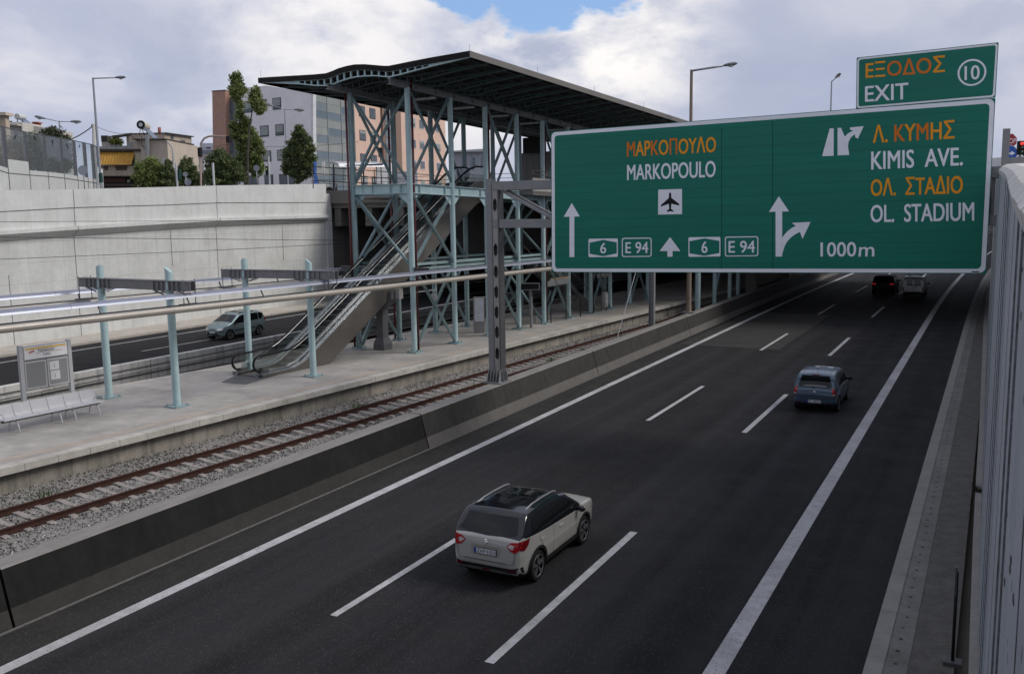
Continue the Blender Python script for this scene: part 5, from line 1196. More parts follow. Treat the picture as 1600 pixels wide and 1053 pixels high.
MB().loft([[(-19.4 + bend(y), y, 0), (-19.4 + bend(y), y, 6.5), (-20.2 + bend(y), y, 6.5), (-20.2 + bend(y), y, 0)] for y in (107, 120, 135, 160, 200, 260, 320)]).build('wall_panel', CLIP, sw)
# columns of the station's outer row, seen over the median barrier
for px, z1 in ((1090, 8.9), (1116, 8.9), (1139.5, 8.9), (1152.5, 8.9)):
    p = onx(px, 470, -18.55); MB().cyl((p[0], p[1], .2), (p[0], p[1], z1), .15 if px != 1090 else .19, 14).build('column', TURQ, st)
p = onx(1116, 470, -18.55); p2 = onx(1134, 430, -18.55)
MB().ibeam((p[0], p[1], 1.2), (p2[0], p2[1] + 1.2, 7.6), .14, .14).build('brace', TURQD, st)
# ------------------------------------------------------------------ lamps, masts, wires
def lamp_head(p, d, parent, sc=1.):
    d = np.asarray(d, float); d = d / np.linalg.norm(d); p = np.asarray(p, float); n = np.array([-d[1], d[0], 0]); m = MB(); secs = []
    for f, wd, hh in ((0, .05, .05), (.12, .12, .09), (.4, .17, .13), (.7, .15, .12), (.86, .06, .05)):
        c = p + d * f * sc; secs.append([c + n * wd * sc * math.cos(a) + np.array([0, 0, hh * sc * math.sin(a) * (1.0 if math.sin(a) > 0 else .7)]) for a in [2 * math.pi * k / 10 for k in range(10)]])
    m.smooth = True; m.loft(secs); o = m.build('lamp_head', M('lamp_grey', (.16, .165, .17), .45, metal=.3), parent)
    m = MB(); m.sphere(tuple(p + d * .48 * sc + np.array([0, 0, -.07 * sc])), .13 * sc, 10, 6, (1.4, 1, .7)); m.build('lamp_bowl', M('lamp_bowl', (.45, .46, .45), .15), o)
LSTE = M('lamp_steel', (.30, .315, .34), .45, metal=.4, var=.08)
def lamp(label, base, ztop, arms, r=.09, mat=LSTE, name='street_lamp', sc=1., group=None):
    b = np.asarray(base, float); R = root(name, label, 'street lamp', tuple(b), 0, 'street lamps')
    MB().tube([b, b + np.array([0, 0, .5]), (b[0], b[1], ztop)], [r * 1.5, r * 1.2, r * .7], 10).build('pole', mat, R)
    for (dx, dy, dz, L) in arms:
        d = np.array([dx, dy, dz], float); d = d / np.linalg.norm(d); t = np.array([b[0], b[1], ztop - .06])
        MB().tube([t, t + d * L], r * .5, 7).build('arm', mat, R); lamp_head(t + d * L, d, R, sc)
    return R
camR = RM[:, 0].copy(); camR[2] = 0; camR /= np.linalg.norm(camR); camF = -RM[:, 2].copy(); camF[2] = 0; camF /= np.linalg.norm(camF)
def zat(px, py, d): return float(PD(px, py, d)[2])
b = PD(157.5, 290, 75); b[2] = ZS
lamp('tall street lamp with one long arm to the right above the pale wall', b, zat(149.5, 125, 75), [(*(camR[:2]), .02, 1.75)], .10)
b = PD(97, 250, 92); b[2] = ZS
lamp('street lamp with two drooping arms behind the glass noise barrier', b, zat(95, 190, 92), [(*(camR[:2]), -.03, 1.1), (*(-camR[:2]), .22, 1.35)], .08, sc=1.25)
b = PD(450, 288, 100); b[2] = ZS
lamp('slender street lamp with two arms before the white office front', b, zat(445, 172, 100), [(*(camR[:2]), -.06, 1.0), (*(-camR[:2]), .3, 1.2)], .08, sc=1.3)
b = onx(1076, 489, -17.6); b[2] = 1.18; dpt = float(np.dot(np.array(b) - CAMP, -RM[:, 2]))
BRN = M('lamp_brown', (.22, .17, .13), .55, var=.12, scale=2)
R = lamp('tall lamp on the median barrier rising behind the roof end left of the wide sign', b, zat(1072.5, 117, dpt), [(*(camR[:2] * .95 - camF[:2] * .3), .10, 1.95)], .13, sc=1.0)
[o for o in bpy.data.objects if o.parent == R and o.name.startswith('pole')][0].data.materials[0] = BRN
MB().bb((b[0] - .4, b[1] - .35, 1.18), (b[0] + .4, b[1] + .35, 1.26)).build('foot_plate', STEEL, R)
b = PD(1294, 300, 80); b[2] = ZS
lamp('distant lamp seen end on just above the wide green sign', b, zat(1296, 130, 80), [(camR[0] * .12 - camF[0] * .9, camR[1] * .12 - camF[1] * .9, .28, .7)], .08)
for px, py0, py1, lab in ((154.8, 262, 297, 'leftmost'), (277.5, 255, 293, 'in front of the dark conifer by the round signs'), (334.8, 255, 291, 'left of the tall poplar'), (421.5, 245, 289, 'in front of the white office wall')):
    dd = 82 if px > 400 else 73; b = PD(px, py1 + 4, dd); t = zat(px, py0, dd); R = root('white_post', 'short white post ' + ('just right of the glass noise barrier' if lab == 'leftmost' else lab), 'post', (b[0], b[1], ZS), 0, 'white posts along the street')
    MB().cyl((b[0], b[1], ZS), (b[0], b[1], t), .085, 10).build('shaft', M('post_white', (.5, .52, .53), .5), R)
    if px > 400 or px < 200 or px == 277.5: MB().box((b[0] + camR[0] * .18 * (-1 if px > 400 else 1) + camF[0] * .1, b[1] + camR[1] * .18 * (-1 if px > 400 else 1) + camF[1] * .1, (t * .65 + ZS * .35)), (.25, .2, .75)).build('signal_box', M('signal_green', (.02, .06, .05), .6), R)
# bent rusty signal arm
b = PD(314, 292, 72); b[2] = ZS
R = root('signal_mast', 'bent rusty traffic signal mast arching right towards the brick tower', 'signal mast', tuple(b))
pts = [PD(px, py, 72) for px, py in ((314, 292), (313.5, 262), (312.5, 235), (314, 224), (319, 216.5), (326, 213.5), (334, 212.8), (358, 214.2))]
MB().tube(pts, .075, 8).build('mast', M('rusty_pink', (.34, .25, .22), .6, var=.2, scale=2), R)
MB().box(PD(357.5, 218, 72) , (.3, .3, .5)).build('signal_head', BLACK, R)
MB().box(PD(312.5, 238, 71.8), (.25, .25, .7)).build('signal_head', BLACK, R)
# wood utility pole and its wires
b = PD(147.3, 290, 82); b[2] = ZS
R = root('utility_pole', 'pale concrete utility pole left of the balcony with yellow awning', 'utility pole', tuple(b)); MB().tube([b, PD(146.5, 194, 82)], [.2, .14], 8).build('pole', M('pole_pale', (.36, .35, .33), .8), R)
m = MB()
for px in (143.5, 150): m.cyl(PD(px, 198, 82), PD(px, 195, 82), .06, 6)
m.bar(PD(142, 199, 82), PD(151.5, 197, 82), .08, .08); m.build('crossbar', STEELD, R)
def wire(label, a, c, sag=.15, r=.012, name='overhead_wire', cat='wire', n=14):
    a = np.asarray(a); c = np.asarray(c); pts = [a + (c - a) * f - np.array([0, 0, sag * 4 * f * (1 - f)]) for f in np.linspace(0, 1, n)]
    o = MB().tube(pts, r, 5).build(name, M('wire_dark', (.03, .03, .032), .6, var=0), recalc=False); tag(o, label, cat, 'overhead wires'); return o
wire('thick dark cable rising from the street up to the utility pole top', PD(108, 219, 78), PD(144, 198, 82), .1, .05)
wire('thin wire crossing the sky from the utility pole to the beige apartment roof', PD(149, 197, 82), PD(206, 208, 92), .3, .02)
wire('thin wire running from the apartment roof to the brick tower', PD(206, 214, 92), PD(352, 226, 120), .8, .02)
wire('thin wire across the white office front below its middle windows', PD(352, 226, 118), PD(560, 222, 110), .4, .02)
wire('contact wire sloping down across the tall pale wall', W(-40, 8.0, 8.30), W(6, 8.0, 6.34), .0, .012)
wire('level contact wire across the tall pale wall at mid height', W(-40, 8.0, 7.0), W(30, 8.0, 6.47), .45, .011)
wire('uppermost thin wire across the tall pale wall just above its ledge', W(-40, 8.0, 8.05), W(30, 8.0, 6.9), -.2, .010)
m = MB()
DROP = [(14, 385, 441), (222, 383, 417), (269, 382, 419), (448.5, 375, 405)]
# catenary mast and its stay beyond the gantry
b = onx(1018.5, 507, -18.35)
R = root('catenary_mast', 'dark steel catenary mast with bright edge behind the median barrier', 'mast', (b[0], b[1], .3))
m = MB(); m.bb((b[0] - .16, b[1] - .15, .3), (b[0] - .13, b[1] + .15, 9.0)); m.bb((b[0] - .13, b[1] - .012, .3), (b[0] + .13, b[1] + .012, 9.0)); m.bb((b[0] + .13, b[1] - .15, .3), (b[0] + .16, b[1] + .15, 9.0)); m.build('h_section', STEEL, R)
g0 = onx(961, 527, -18.9); wire('pale stay wire slanting up from the track beside the catenary mast', (g0[0], g0[1], .3), (b[0], b[1] - .1, 7.6), 0, .022).data.materials[0] = WMET
# ------------------------------------------------------------------ glass noise barrier on the upper left
NG = bpy.data.materials.new('tinted_glass'); NG.use_nodes = True; nt = NG.node_tree; nt.nodes.remove(nt.nodes['Principled BSDF'])
tb = nt.nodes.new('ShaderNodeBsdfTransparent'); tb.inputs[0].default_value = (.80, .85, .88, 1); gb = nt.nodes.new('ShaderNodeBsdfGlossy'); gb.inputs['Roughness'].default_value = .05; df = nt.nodes.new('ShaderNodeBsdfDiffuse'); df.inputs[0].default_value = (.6, .63, .66, 1)
fr_ = nt.nodes.new('ShaderNodeValue'); fr_.outputs[0].default_value = .08; mx_ = nt.nodes.new('ShaderNodeMixShader'); m2 = nt.nodes.new('ShaderNodeMixShader'); m2.inputs[0].default_value = .09
nt.links.new(tb.outputs[0], m2.inputs[1]); nt.links.new(df.outputs[0], m2.inputs[2]); nt.links.new(fr_.outputs[0], mx_.inputs[0]); nt.links.new(m2.outputs[0], mx_.inputs[1]); nt.links.new(gb.outputs[0], mx_.inputs[2]); nt.links.new(mx_.outputs[0], nt.nodes['Material Output'].inputs[0])
nb = []
for px, pt, pb, pm in ((-32, 189, 251, 256), (4, 198, 262.5, 268), (38, 206, 266, 271), (67.5, 211, 268.5, 273.5), (93.5, 215.5, 271.5, 276), (114.5, 219.5, 275, 279), (131, 223, 277.5, 281), (143.5, 226, 280, 283), (152.5, 230.5, 281.5, 285)):
    d = 58.5 * 137 / (326 + .0145 * (800 - px) - pt); q = PD(px, pt, d); nb.append((q, float(PD(px, pb, d)[2]), float(PD(px, pm, d)[2])))
NR = root('noise_barrier', 'glass noise barrier with grey posts on a white base above the tall wall', 'noise barrier', (float(nb[2][0][0]), float(nb[2][0][1]), ZS))
POSTM = M('post_grey', (.085, .09, .10), .5, metal=.4); WPAN = M('white_panel', (.47, .48, .47), .7, var=.06, scale=1, streak=.15)
for i, (q, zb, zm) in enumerate(nb):
    MB().bb((q[0] - .07, q[1] - .11, ZS - .5), (q[0] + .07, q[1] + .11, q[2])).build('post', POSTM, NR)
    if i:
        a, za, _ = nb[i - 1]; dn = np.array([q[1] - a[1], -(q[0] - a[0]), 0]); dn = dn / np.linalg.norm(dn)
        A, B = np.array([a[0], a[1], 0]), np.array([q[0], q[1], 0])
        def quad(z0, z1, z2, z3, th, off=0.): return [A + dn * off + [0, 0, z0], B + dn * off + [0, 0, z1], B + dn * off + [0, 0, z2], A + dn * off + [0, 0, z3]]
        up = .55 if i == 2 else 0
        MB().prism(quad(za + up, zb + up, q[2] - .04, a[2] - .04, .02), dn * .02).build('glass_panel', NG, NR)
        MB().prism(quad(a[2] - .04, q[2] - .04, q[2] + .01, a[2] + .01, .05, -.02), dn * .06).build('top_rail', POSTM, NR)
        MB().prism(quad(ZS - .5, ZS - .5, zb + up, za + up, .1, -.05), dn * .14).build('base_panel', WPAN, NR)
        MB().prism(quad(za - .32, zb - .32, zb - .29, za - .29, .02, .09), dn * .03).build('rail_strip', POSTM, NR)
        if i in (2, 3, 4, 5, 6):
            c = (A + B) / 2; z = (za + q[2]) / 2 + .95 - .1 * (i % 3); tx = (B - A) / np.linalg.norm(B - A); c = c + dn * .026
            k = .28; P = [(-1, -.5), (-.2, .05), (.1, .6), (.3, .1), (1, .45), (.35, -.2)]
            an = (.2, -1.1, .9, -1.4, .1)[i - 2]
            P = [(x * math.cos(an) - y * math.sin(an), x * math.sin(an) + y * math.cos(an)) for x, y in P]
            MB().prism([c + tx * x * k + np.array([0, 0, z + y * k]) for x, y in P], dn * .004).build('bird_sticker', BLACK, NR)
MB().cyl((nb[-1][0][0] + .25, nb[-1][0][1], ZS), (nb[-1][0][0] + .25, nb[-1][0][1], nb[-1][1] + .9), .1, 8).build('end_post', M('post_white', (.5, .52, .53), .5), NR)
def disc(label, px, py, r, d, back, front=None, cat='road sign', pole_to=None, name='round_sign', facing=-1):
    c = PD(px, py, d); b = np.array([c[0], c[1], ZS]) if pole_to is None else np.array(pole_to)
    R = root(name, label, cat, tuple(b)); n = camF * facing
    MB().cyl(c - n * .02, c + n * .01, r, 24).build('disc', back, R); MB().cyl(np.array([c[0], c[1], b[2]]) + camF * .06, c + camF * .06 + np.array([0, 0, r * .9]), .035, 8).build('pole', LSTE, R)
    if front: MB().cyl(c + n * .012, c + n * .016, r * .86, 24).build('face', front, R)
    return R, c
SBACK = M('sign_back', (.30, .32, .36), .5, metal=.3, var=.08)
disc('round grey road sign seen from behind in front of the glass noise barrier', 129.5, 266.5, .33, 62, SBACK)
disc('small round sign backs stacked on one pole before the dark conifers', 289.5, 272.5, .2, 75, SBACK); 
R, c = disc('larger round sign back low on a pole before the dark conifers', 293.5, 284.5, .28, 75.5, SBACK)
disc('round grey sign back on a thin pole between the poplar and the office windows', 400.5, 263, .26, 80, SBACK)
# ------------------------------------------------------------------ buildings
def facade(mb, pts): mb.add(pts, [tuple(range(len(pts)))])
def fpts(px, py, d): return PD(px, py, d)
class Fac:                                 # vertical wall plane through two plan points given by pixel column and depth
    def __init__(s, pxa, da, pxb, db):
        a = PD(pxa, 300, da); b = PD(pxb, 300, db); s.a = np.array([a[0], a[1], 0]); s.b = np.array([b[0], b[1], 0]); s.t = (s.b - s.a); s.L = np.linalg.norm(s.t); s.t = s.t / s.L
        s.n = np.array([s.t[1], -s.t[0], 0])
        if s.n.dot(CAMP - (s.a + s.b) / 2) < 0: s.n = -s.n
    def P(s, px, py, off=0.): return onplane(px, py, s.a, s.n) + s.n * off
    def U(s, px, off=0.): p = onplane(px, 330, s.a, s.n); return (p - s.a).dot(s.t)
    def at(s, u, z, off=0.): return s.a + s.t * u + s.n * off + np.array([0, 0, z])
    def quad(s, u0, u1, z0, z1, off, th): return MB().prism([s.at(u0, z0, off), s.at(u1, z0, off), s.at(u1, z1, off), s.at(u0, z1, off)], -s.n * th)
WGL = M('window_glass', (.05, .065, .075), .08, var=.25, scale=.6, spec=.6); WGLB = M('window_blind', (.27, .29, .28), .5, var=.15, scale=.5); WFR = M('window_frame_dark', (.035, .037, .04), .5); WFRW = M('window_frame_white', (.45, .46, .47), .5)
def window(f, u0, u1, z0, z1, parent, frame=WFR, glass=WGL, mull=1, name='window', blind=0.):
    o = f.quad(u0, u1, z0, z1, .05, .12).build(name, frame, parent); w = .09; n = mull + 1; du = (u1 - u0 - w * (n + 1)) / n
    m = MB()
    for k in range(n):
        a = u0 + w + k * (du + w); q = f.quad(a, a + du, z0 + w, z1 - w, .062, .01); m.add(q.v, q.f)
    g_ = m.build('pane', glass, o)
    if blind:
        m = MB()
        for k in range(n):
            a = u0 + w + k * (du + w); q = f.quad(a + .02, a + du - .02, z0 + w + (z1 - z0 - 2 * w) * (1 - blind), z1 - w, .068, .004); m.add(q.v, q.f)
        m.build('blind', WGLB, o)
    return o
# the office block
OB = root('office_building', 'modern office block with white and salmon walls and a glass stair front behind the roof', 'building', (float(PD(492, 300, 120)[0]), float(PD(492, 300, 120)[1]), ZS))
f1 = Fac(370, 128.4, 488, 120.0); f2 = Fac(492, 120.0, 698, 166.5)
WHT = M('render_lilac_white', (.76, .745, .75), .8, var=.05, scale=.4, dirt=(.64, .63, .64), dirtamt=.3); SAL = M('render_salmon', (.60, .42, .335), .8, var=.05, scale=.5, dirt=(.42, .26, .2), dirtamt=.25); BRK = M('brick_tower', (.40, .235, .175), .85, var=.1, scale=2, grid=(0, 0, .24, .03, .4))
q = [f1.P(370, 340), f1.P(488, 340), f1.P(488, 146.5), f1.P(416, 134), f1.P(370, 138.5)]
q[0][2] = q[1][2] = 2.; MB().prism(q, -f1.n * .6).build('white_wall', WHT, OB)
MB().prism([f1.P(488, 340, .25), f1.P(491.6, 340, .25), f1.P(491.6, 146.2, .25), f1.P(488, 146.5, .25)], -f1.n * .5).build('corner_fin', M('fin_white', (.62, .63, .64), .7), OB)
u560, uE = f2.U(559.5), f2.L; zt = 24.0
f2.quad(u560, uE, 2., zt, 0, 9).build('salmon_wall', SAL, OB); f2.quad(.85, u560 - .05, 2., zt, -.15, .9).build('curtain_core', BLACK, OB)
CG = [M('curtain_glass_%d' % k, c, .1, var=.12, scale=.4, spec=.6) for k, c in enumerate([(.10, .135, .155), (.135, .165, .17), (.21, .225, .20), (.08, .115, .14)])]
nr, ncg = 13, 3
for r in range(nr):
    for k in range(ncg):
        ua, ub = .4 + (u560 - .5) * k / ncg, .4 + (u560 - .5) * (k + 1) / ncg; za, zb_ = 9.6 + 13.6 * r / nr, 9.6 + 13.6 * (r + 1) / nr
        f2.quad(ua + .05, ub - .05, za + .04, zb_ - .04, -.05, .06).build('glass_panel', CG[(r * 2 + k + (r // 3)) % 4 if r % 3 else 2], OB)
m = MB()
for k in range(ncg + 1): u = .4 + (u560 - .5) * k / ncg; q = f2.quad(u - .06, u + .06, 9.6, 23.4, .02, .14); m.add(q.v, q.f)
for r in range(nr + 1): z = 9.6 + 13.6 * r / nr; q = f2.quad(.4, u560 - .1, z - .03, z + .03, -.02, .08); m.add(q.v, q.f)
m.build('mullions', M('mullion_grey', (.30, .31, .31), .5, metal=.3), OB)
rows = [(21.35, 22.85), (18.0, 19.45), (14.75, 16.15), (11.6, 13.0)]
for i, (z0, z1) in enumerate(rows):
    for pa, pb in (((434.3, 447), (412.5, 425), (389, 401.5)), ((436.5, 449.5), (413, 426), (391, 403.5)), ((437.5, 451), (415, 428), (393, 405)), ((439, 463), (416, 429.3), (388, 406)))[i]:
        window(f1, f1.U(pa), f1.U(pb), z0, z1, OB, mull=0 if pb - pa < 15 else 1, blind=(.0, .9, .55, .95, .7)[(i * 3 + int(pa)) % 5] if i < 3 else 0)
    for pa, pb in ((566, 575.5), (582.5, 591.5), (645, 652.5), (658.5, 665.5), (671.5, 678), (684, 690.5)):
        window(f2, f2.U(pa), f2.U(pb), z0, z1, OB, frame=WFR if pa < 600 else WFRW, blind=(0, .6, 0, .3)[(i + int(pa)) % 4])
ua, ub = f2.U(599.5), f2.U(628); f2.quad(ua, ub, 2, 24.6, .3, 1).build('stair_bay', M('bay_brown', (.20, .13, .10), .7, var=.1), OB)
for r in range(12): f2.quad(f2.U(603), f2.U(615), 9.8 + r * 1.15, 10.75 + r * 1.15, .36, .05).build('bay_glass', CG[r % 2], OB)
f2.quad(f2.U(607), f2.U(611), 9.6, 15.2, .42, .05).build('bay_light_panel', M('bay_white', (.6, .61, .62), .5), OB)
ft_ = Fac(331.5, 131, 352, 129.3); q = [ft_.P(331.5, 340), ft_.P(352, 340), ft_.P(352, 141), ft_.P(331.5, 142.5)]; q[0][2] = q[1][2] = 2.; MB().prism(q, -ft_.n * 3).build('brick_tower', BRK, OB)
MB().prism([ft_.P(331, 143.2, .08), ft_.P(352.3, 141.8, .08), ft_.P(352.3, 140.6, .08), ft_.P(331, 142, .08)], -ft_.n * .3).build('tower_coping', STEELD, OB)
fs_ = Fac(352, 130.2, 370, 129.0); q = [fs_.P(352, 340), fs_.P(370, 340), fs_.P(370, 151.5), fs_.P(352, 152.5)]; q[0][2] = q[1][2] = 2.; MB().prism(q, -fs_.n * 2).build('link_wall', M('link_dark', (.10, .115, .12), .3, var=.1), OB)
for r in range(9): z = 11 + r * 1.35; fs_.quad(fs_.U(353), fs_.U(369.5), z, z + 1.1, .05, .06).build('link_glass', CG[(r * 3) % 4], OB)
m = MB()
for pz in (142.5, 146, 149.5): m.bar(fs_.P(352, pz + 1), fs_.P(370, pz), .05, .05)
for px in (353, 358, 363, 369): m.bar(fs_.P(px, 152), fs_.P(px, 142.6), .05, .05)
m.build('roof_rail', WFRW, OB)
# camera facing blocks for the flats further left
def fblock(px0, px1, py, d, thick, mat, name, parent, zb=ZS - 1, py1=None, d1=None):
    f = Fac(px0, d, px1, d if d1 is None else d1); a = f.P(px0, py); b = f.P(px1, py if py1 is None else py1)
    q = [np.array([a[0], a[1], zb]), np.array([b[0], b[1], zb]), b, a]; MB().prism(q, -f.n * thick).build(name, mat, parent); return f
AP = root('apartment_building', 'beige low apartment house with yellow awning and solar heater on its roof', 'building', (float(PD(220, 290, 92)[0]), float(PD(220, 290, 92)[1]), ZS))
BEG = M('render_beige', (.46, .395, .325), .85, var=.07, scale=.6, streak=.25, dirt=(.33, .29, .25), dirtamt=.4); BEG2 = M('render_tan', (.40, .335, .27), .85, var=.08, scale=.6, streak=.4, dirt=(.27, .235, .2), dirtamt=.5); GRB = M('render_grey', (.30, .295, .285), .85, var=.12, scale=.7, streak=.5)
fA = fblock(219, 261, 218, 92, 9, BEG, 'wall', AP, py1=219); fA2 = fblock(261, 273, 221, 92, .5, BEG2, 'wall', AP, py1=231, d1=95)
fB = fblock(257, 299, 208, 104, 4.5, BEG2, 'wall', AP, py1=213.5, d1=111); fC = fblock(150, 219, 234.5, 94, 9, GRB, 'wall', AP)
fblock(208, 219, 216.5, 92.6, 6, BEG, 'wall', AP)
def fq(f, p0, p1, y0, y1, off, th, mat, name, par=AP): return MB().prism([f.P(p0, y1, off), f.P(p1, y1, off), f.P(p1, y0, off), f.P(p0, y0, off)], -f.n * th).build(name, mat, par)
DKR = M('roof_edge_dark', (.05, .045, .042), .7, var=.1)
MB().prism([fB.P(256.6, 209, .3), fB.P(299.6, 214.6, .3), fB.P(299.6, 213.2, .3), fB.P(256.6, 207.3, .3)], -fB.n * 4.9).build('roof_edge', DKR, AP)
fq(fA, 208, 262, 217.2, 218.6, .25, 8, DKR, 'roof_edge'); fq(Fac(150, 92.4, 219, 92.4), 151, 219.5, 233.2, 236.6, 0, 2, DKR, 'balcony_slab')
f = Fac(150, 92.3, 219, 92.3); fq(f, 160, 214, 259.5, 275.5, .05, .2, BEG2, 'balcony_parapet'); fq(f, 152, 219, 275, 276.4, .1, 2, DKR, 'balcony_slab')
for a, b in ((164, 170), (182, 200)): MB().prism([f.P(a, 266.5, .08), f.P(b - 1.5, 266.5, .08), f.P(b, 259.8, .08), f.P(a - 2.5, 259.8, .08)], -f.n * .05).build('parapet_opening', M('opening_brown', (.08, .055, .04), .8), AP)
AWN = M('awning_ochre', (.44, .235, .035), .75, var=.1, scale=1.2, streak=.3)
m = MB(); N = 26
for k in range(N):
    p0 = 152 + 56.5 * k / N; p1 = 152 + 56.5 * (k + 1) / N; sh = .06 if k % 2 else 0.
    m.add([f.P(p0, 237, -.4 + sh), f.P(p1, 237, -.4 + (0.06 - sh)), f.P(p1 - 2.2 * (p1 - 152) / 56 + 2, 258, .5 + (0.06 - sh)), f.P(p0 - 2.2 * (p0 - 152) / 56 + 2, 258, .5 + sh)], [(0, 1, 2, 3)])
m.build('awning', AWN, AP); fq(f, 210.5, 216.5, 236.8, 242, -.8, .4, WFRW, 'air_conditioner')
fq(fC, 208, 219, 238, 262, .03, .05, M('recess_grey', (.12, .115, .11), .8), 'balcony_back')
f = Fac(150, 93.5, 219, 93.5); fq(f, 152, 219, 277, 293, .0, .3, M('shop_dark', (.03, .026, .026), .5), 'shop_front')
fq(f, 163, 196, 278.5, 285, .1, .1, M('shop_sign_red', (.10, .02, .02), .5), 'shop_sign'); fq(f, 164, 210, 287.5, 291, .1, .1, M('shop_sign_grey', (.10, .07, .065), .6), 'shop_sign'); fq(f, 199, 204, 281, 285.5, .1, .1, M('shop_light', (.3, .33, .34), .5), 'shop_notice')
for a, b, c, d in ((235.5, 245, 245.5, 262), (252, 261, 247, 262)):
    o = fq(fA, a, b, c, d, .04, .1, M('shutter_white', (.5, .5, .49), .6, grid=(0, 0, .12, .02, .4)), 'shutter')
fq(fB, 266.5, 270.8, 211.8, 217.5, .04, .1, WGL, 'window'); fq(fB, 282, 288.8, 219, 224.3, .04, .1, M('vent_block', (.10, .095, .09), .7), 'vent')
m = MB().tube([fA.P(262, 220.5, .15), fA.P(271, 231, .25), fA.P(272.3, 245, .25), fA.P(272.5, 275, .25)], .1, 6); m.build('drain_pipe', M('pipe_pale', (.42, .40, .38), .6), AP)
MB().tube([fA.P(222, 214, .2), fA.P(222.5, 227, .2), fA.P(231, 236, .2), fA.P(231.3, 262, .2)], .05, 5).build('drain_pipe', STEELD, AP)
MB().tube([fA.P(233, 250, .4), fA.P(232.6, 211, .4)], .2, 10).build('flue', M('flue_grey', (.27, .28, .29), .4, metal=.5), AP)
fblock(158, 166.5, 213, 98, .9, BEG, 'chimney', AP, zb=13.5); fblock(157.5, 167, 212, 97.9, 1.1, DKR, 'chimney_cap', AP, zb=15.6)
for a, b, y in ((152, 165, 229), (165, 180, 223), (180, 198, 228), (198, 209, 222)): fblock(a, b, y, 95, .25, GRB, 'terrace_wall', AP, zb=14)
MB().prism([PD(174, 214.5, 94), PD(204, 211, 95), PD(206, 212.5, 99), PD(178, 216.5, 98)], (0, 0, .15)).build('pergola_roof', M('pergola_dark', (.035, .032, .03), .7), AP)
for px in (179, 200): MB().cyl(PD(px, 232, 97), PD(px, 213, 97), .06, 6).build('pergola_post', DKR, AP)
MB().cyl(PD(249.3, 210, 97), PD(249, 199.5, 97), .16, 8).build('clay_flue', M('clay_red', (.26, .10, .07), .8), AP)
SH = root('solar_heater', 'cream solar water tank tilted on the beige apartment roof', 'solar heater', tuple(PD(232, 217, 93)))
a, b = PD(220.2, 195.3, 93), PD(229, 198.5, 94.3); MB().cyl(a, b, .42, 18).build('tank', M('tank_cream', (.46, .44, .36), .5), SH)
d_ = (a - b) / np.linalg.norm(a - b); MB().cyl(a, a + d_ * .06, .43, 18).build('tank_end', BLACK, SH); MB().cyl(a + d_ * .06, a + d_ * .08, .2, 14).build('tank_badge', WFRW, SH)
MB().prism([PD(224, 201.5, 92.8), PD(229.5, 200, 94), PD(247, 217, 95), PD(240, 218, 93.5)], (0, 0, .1)).build('collector', M('collector_glass', (.12, .15, .20), .12, metal=.3), SH)
m = MB()
for p, q in (((219, 201), (218, 213)), ((221, 201), (226, 212)), ((229, 202), (230, 214))): m.tube([PD(*p, 93), PD(*q, 93.3)], .035, 5)
m.build('tank_stand', STEELD, SH)
YP = root('potted_shrub', 'yellow green potted shrub on the apartment terrace edge', 'plant', tuple(PD(182.5, 228, 94.6)))
# left flats behind the noise barrier
LB = root('apartment_building', 'cream flats at the far left behind the glass noise barrier', 'building', (float(PD(40, 290, 84)[0]), float(PD(40, 290, 84)[1]), ZS))
CRM = M('render_cream', (.50, .48, .44), .85, var=.06, scale=.5, streak=.2); SND = M('render_sand', (.43, .36, .28), .85, var=.06, scale=.5)
fblock(-90, 7.5, 177, 76, .6, SND, 'wall', LB); fblock(-91, 8.5, 175.5, 75.6, 1.2, M('cornice_sand', (.50, .43, .34), .8), 'cornice', LB, zb=float(PD(5, 182, 75.6)[2]))
fblock(7.5, 34, 191, 84, 4, CRM, 'wall', LB); fblock(34, 82, 193.5, 86, 4, CRM, 'wall', LB, py1=202)
fL = Fac(7.5, 84, 34, 84)
for a, b, c, d in ((8.5, 13, 196, 202), (23, 28, 206, 213.5), (30, 34.5, 194, 214)): MB().prism([fL.P(a, d, .05), fL.P(b, d, .05), fL.P(b, c, .05), fL.P(a, c, .05)], -fL.n * .1).build('window', WGL if a != 30 else GRB, LB)
MB().prism([fL.P(4, 196, .8), fL.P(34.5, 197.5, .8), fL.P(34.5, 195.2, .8), fL.P(4, 193.5, .8)], -fL.n * 3).build('balcony_slab', CRM, LB)
MB().prism([PD(6, 190.5, 84), PD(19, 191.5, 84), PD(20, 193, 88), PD(6, 193, 88)], (0, 0, .12)).build('pergola_roof', DKR, LB)
S2 = root('solar_heater', 'white solar water tank with blue collectors on the cream flats', 'solar heater', tuple(PD(32, 196, 85)))
MB().cyl(PD(26.5, 182.5, 85), PD(37, 184, 86), .27, 16).build('tank', M('tank_white', (.48, .48, .46), .5), S2)
MB().prism([PD(30.5, 187, 84.8), PD(39.5, 187.5, 86), PD(51, 196, 86), PD(43, 196.5, 84.5)], (0, 0, .1)).build('collector', M('collector_blue', (.06, .09, .17), .15, metal=.3), S2)
m = MB()
for p, q in (((27, 185), (27.5, 198)), ((36, 186), (33, 198))): m.tube([PD(*p, 85), PD(*q, 85)], .05, 5)
m.build('tank_stand', STEELD, S2)
RT = root('roof_hut', 'small red painted roof hut beside the blue solar collectors', 'roof hut', tuple(PD(55, 198, 87))); fblock(50.5, 58, 192, 87, .7, M('hut_red', (.28, .07, .045), .8), 'wall', RT, zb=15.6); fblock(49.5, 59.5, 190.6, 86.8, .9, M('hut_roof', (.33, .09, .06), .8), 'roof', RT, zb=16.55)
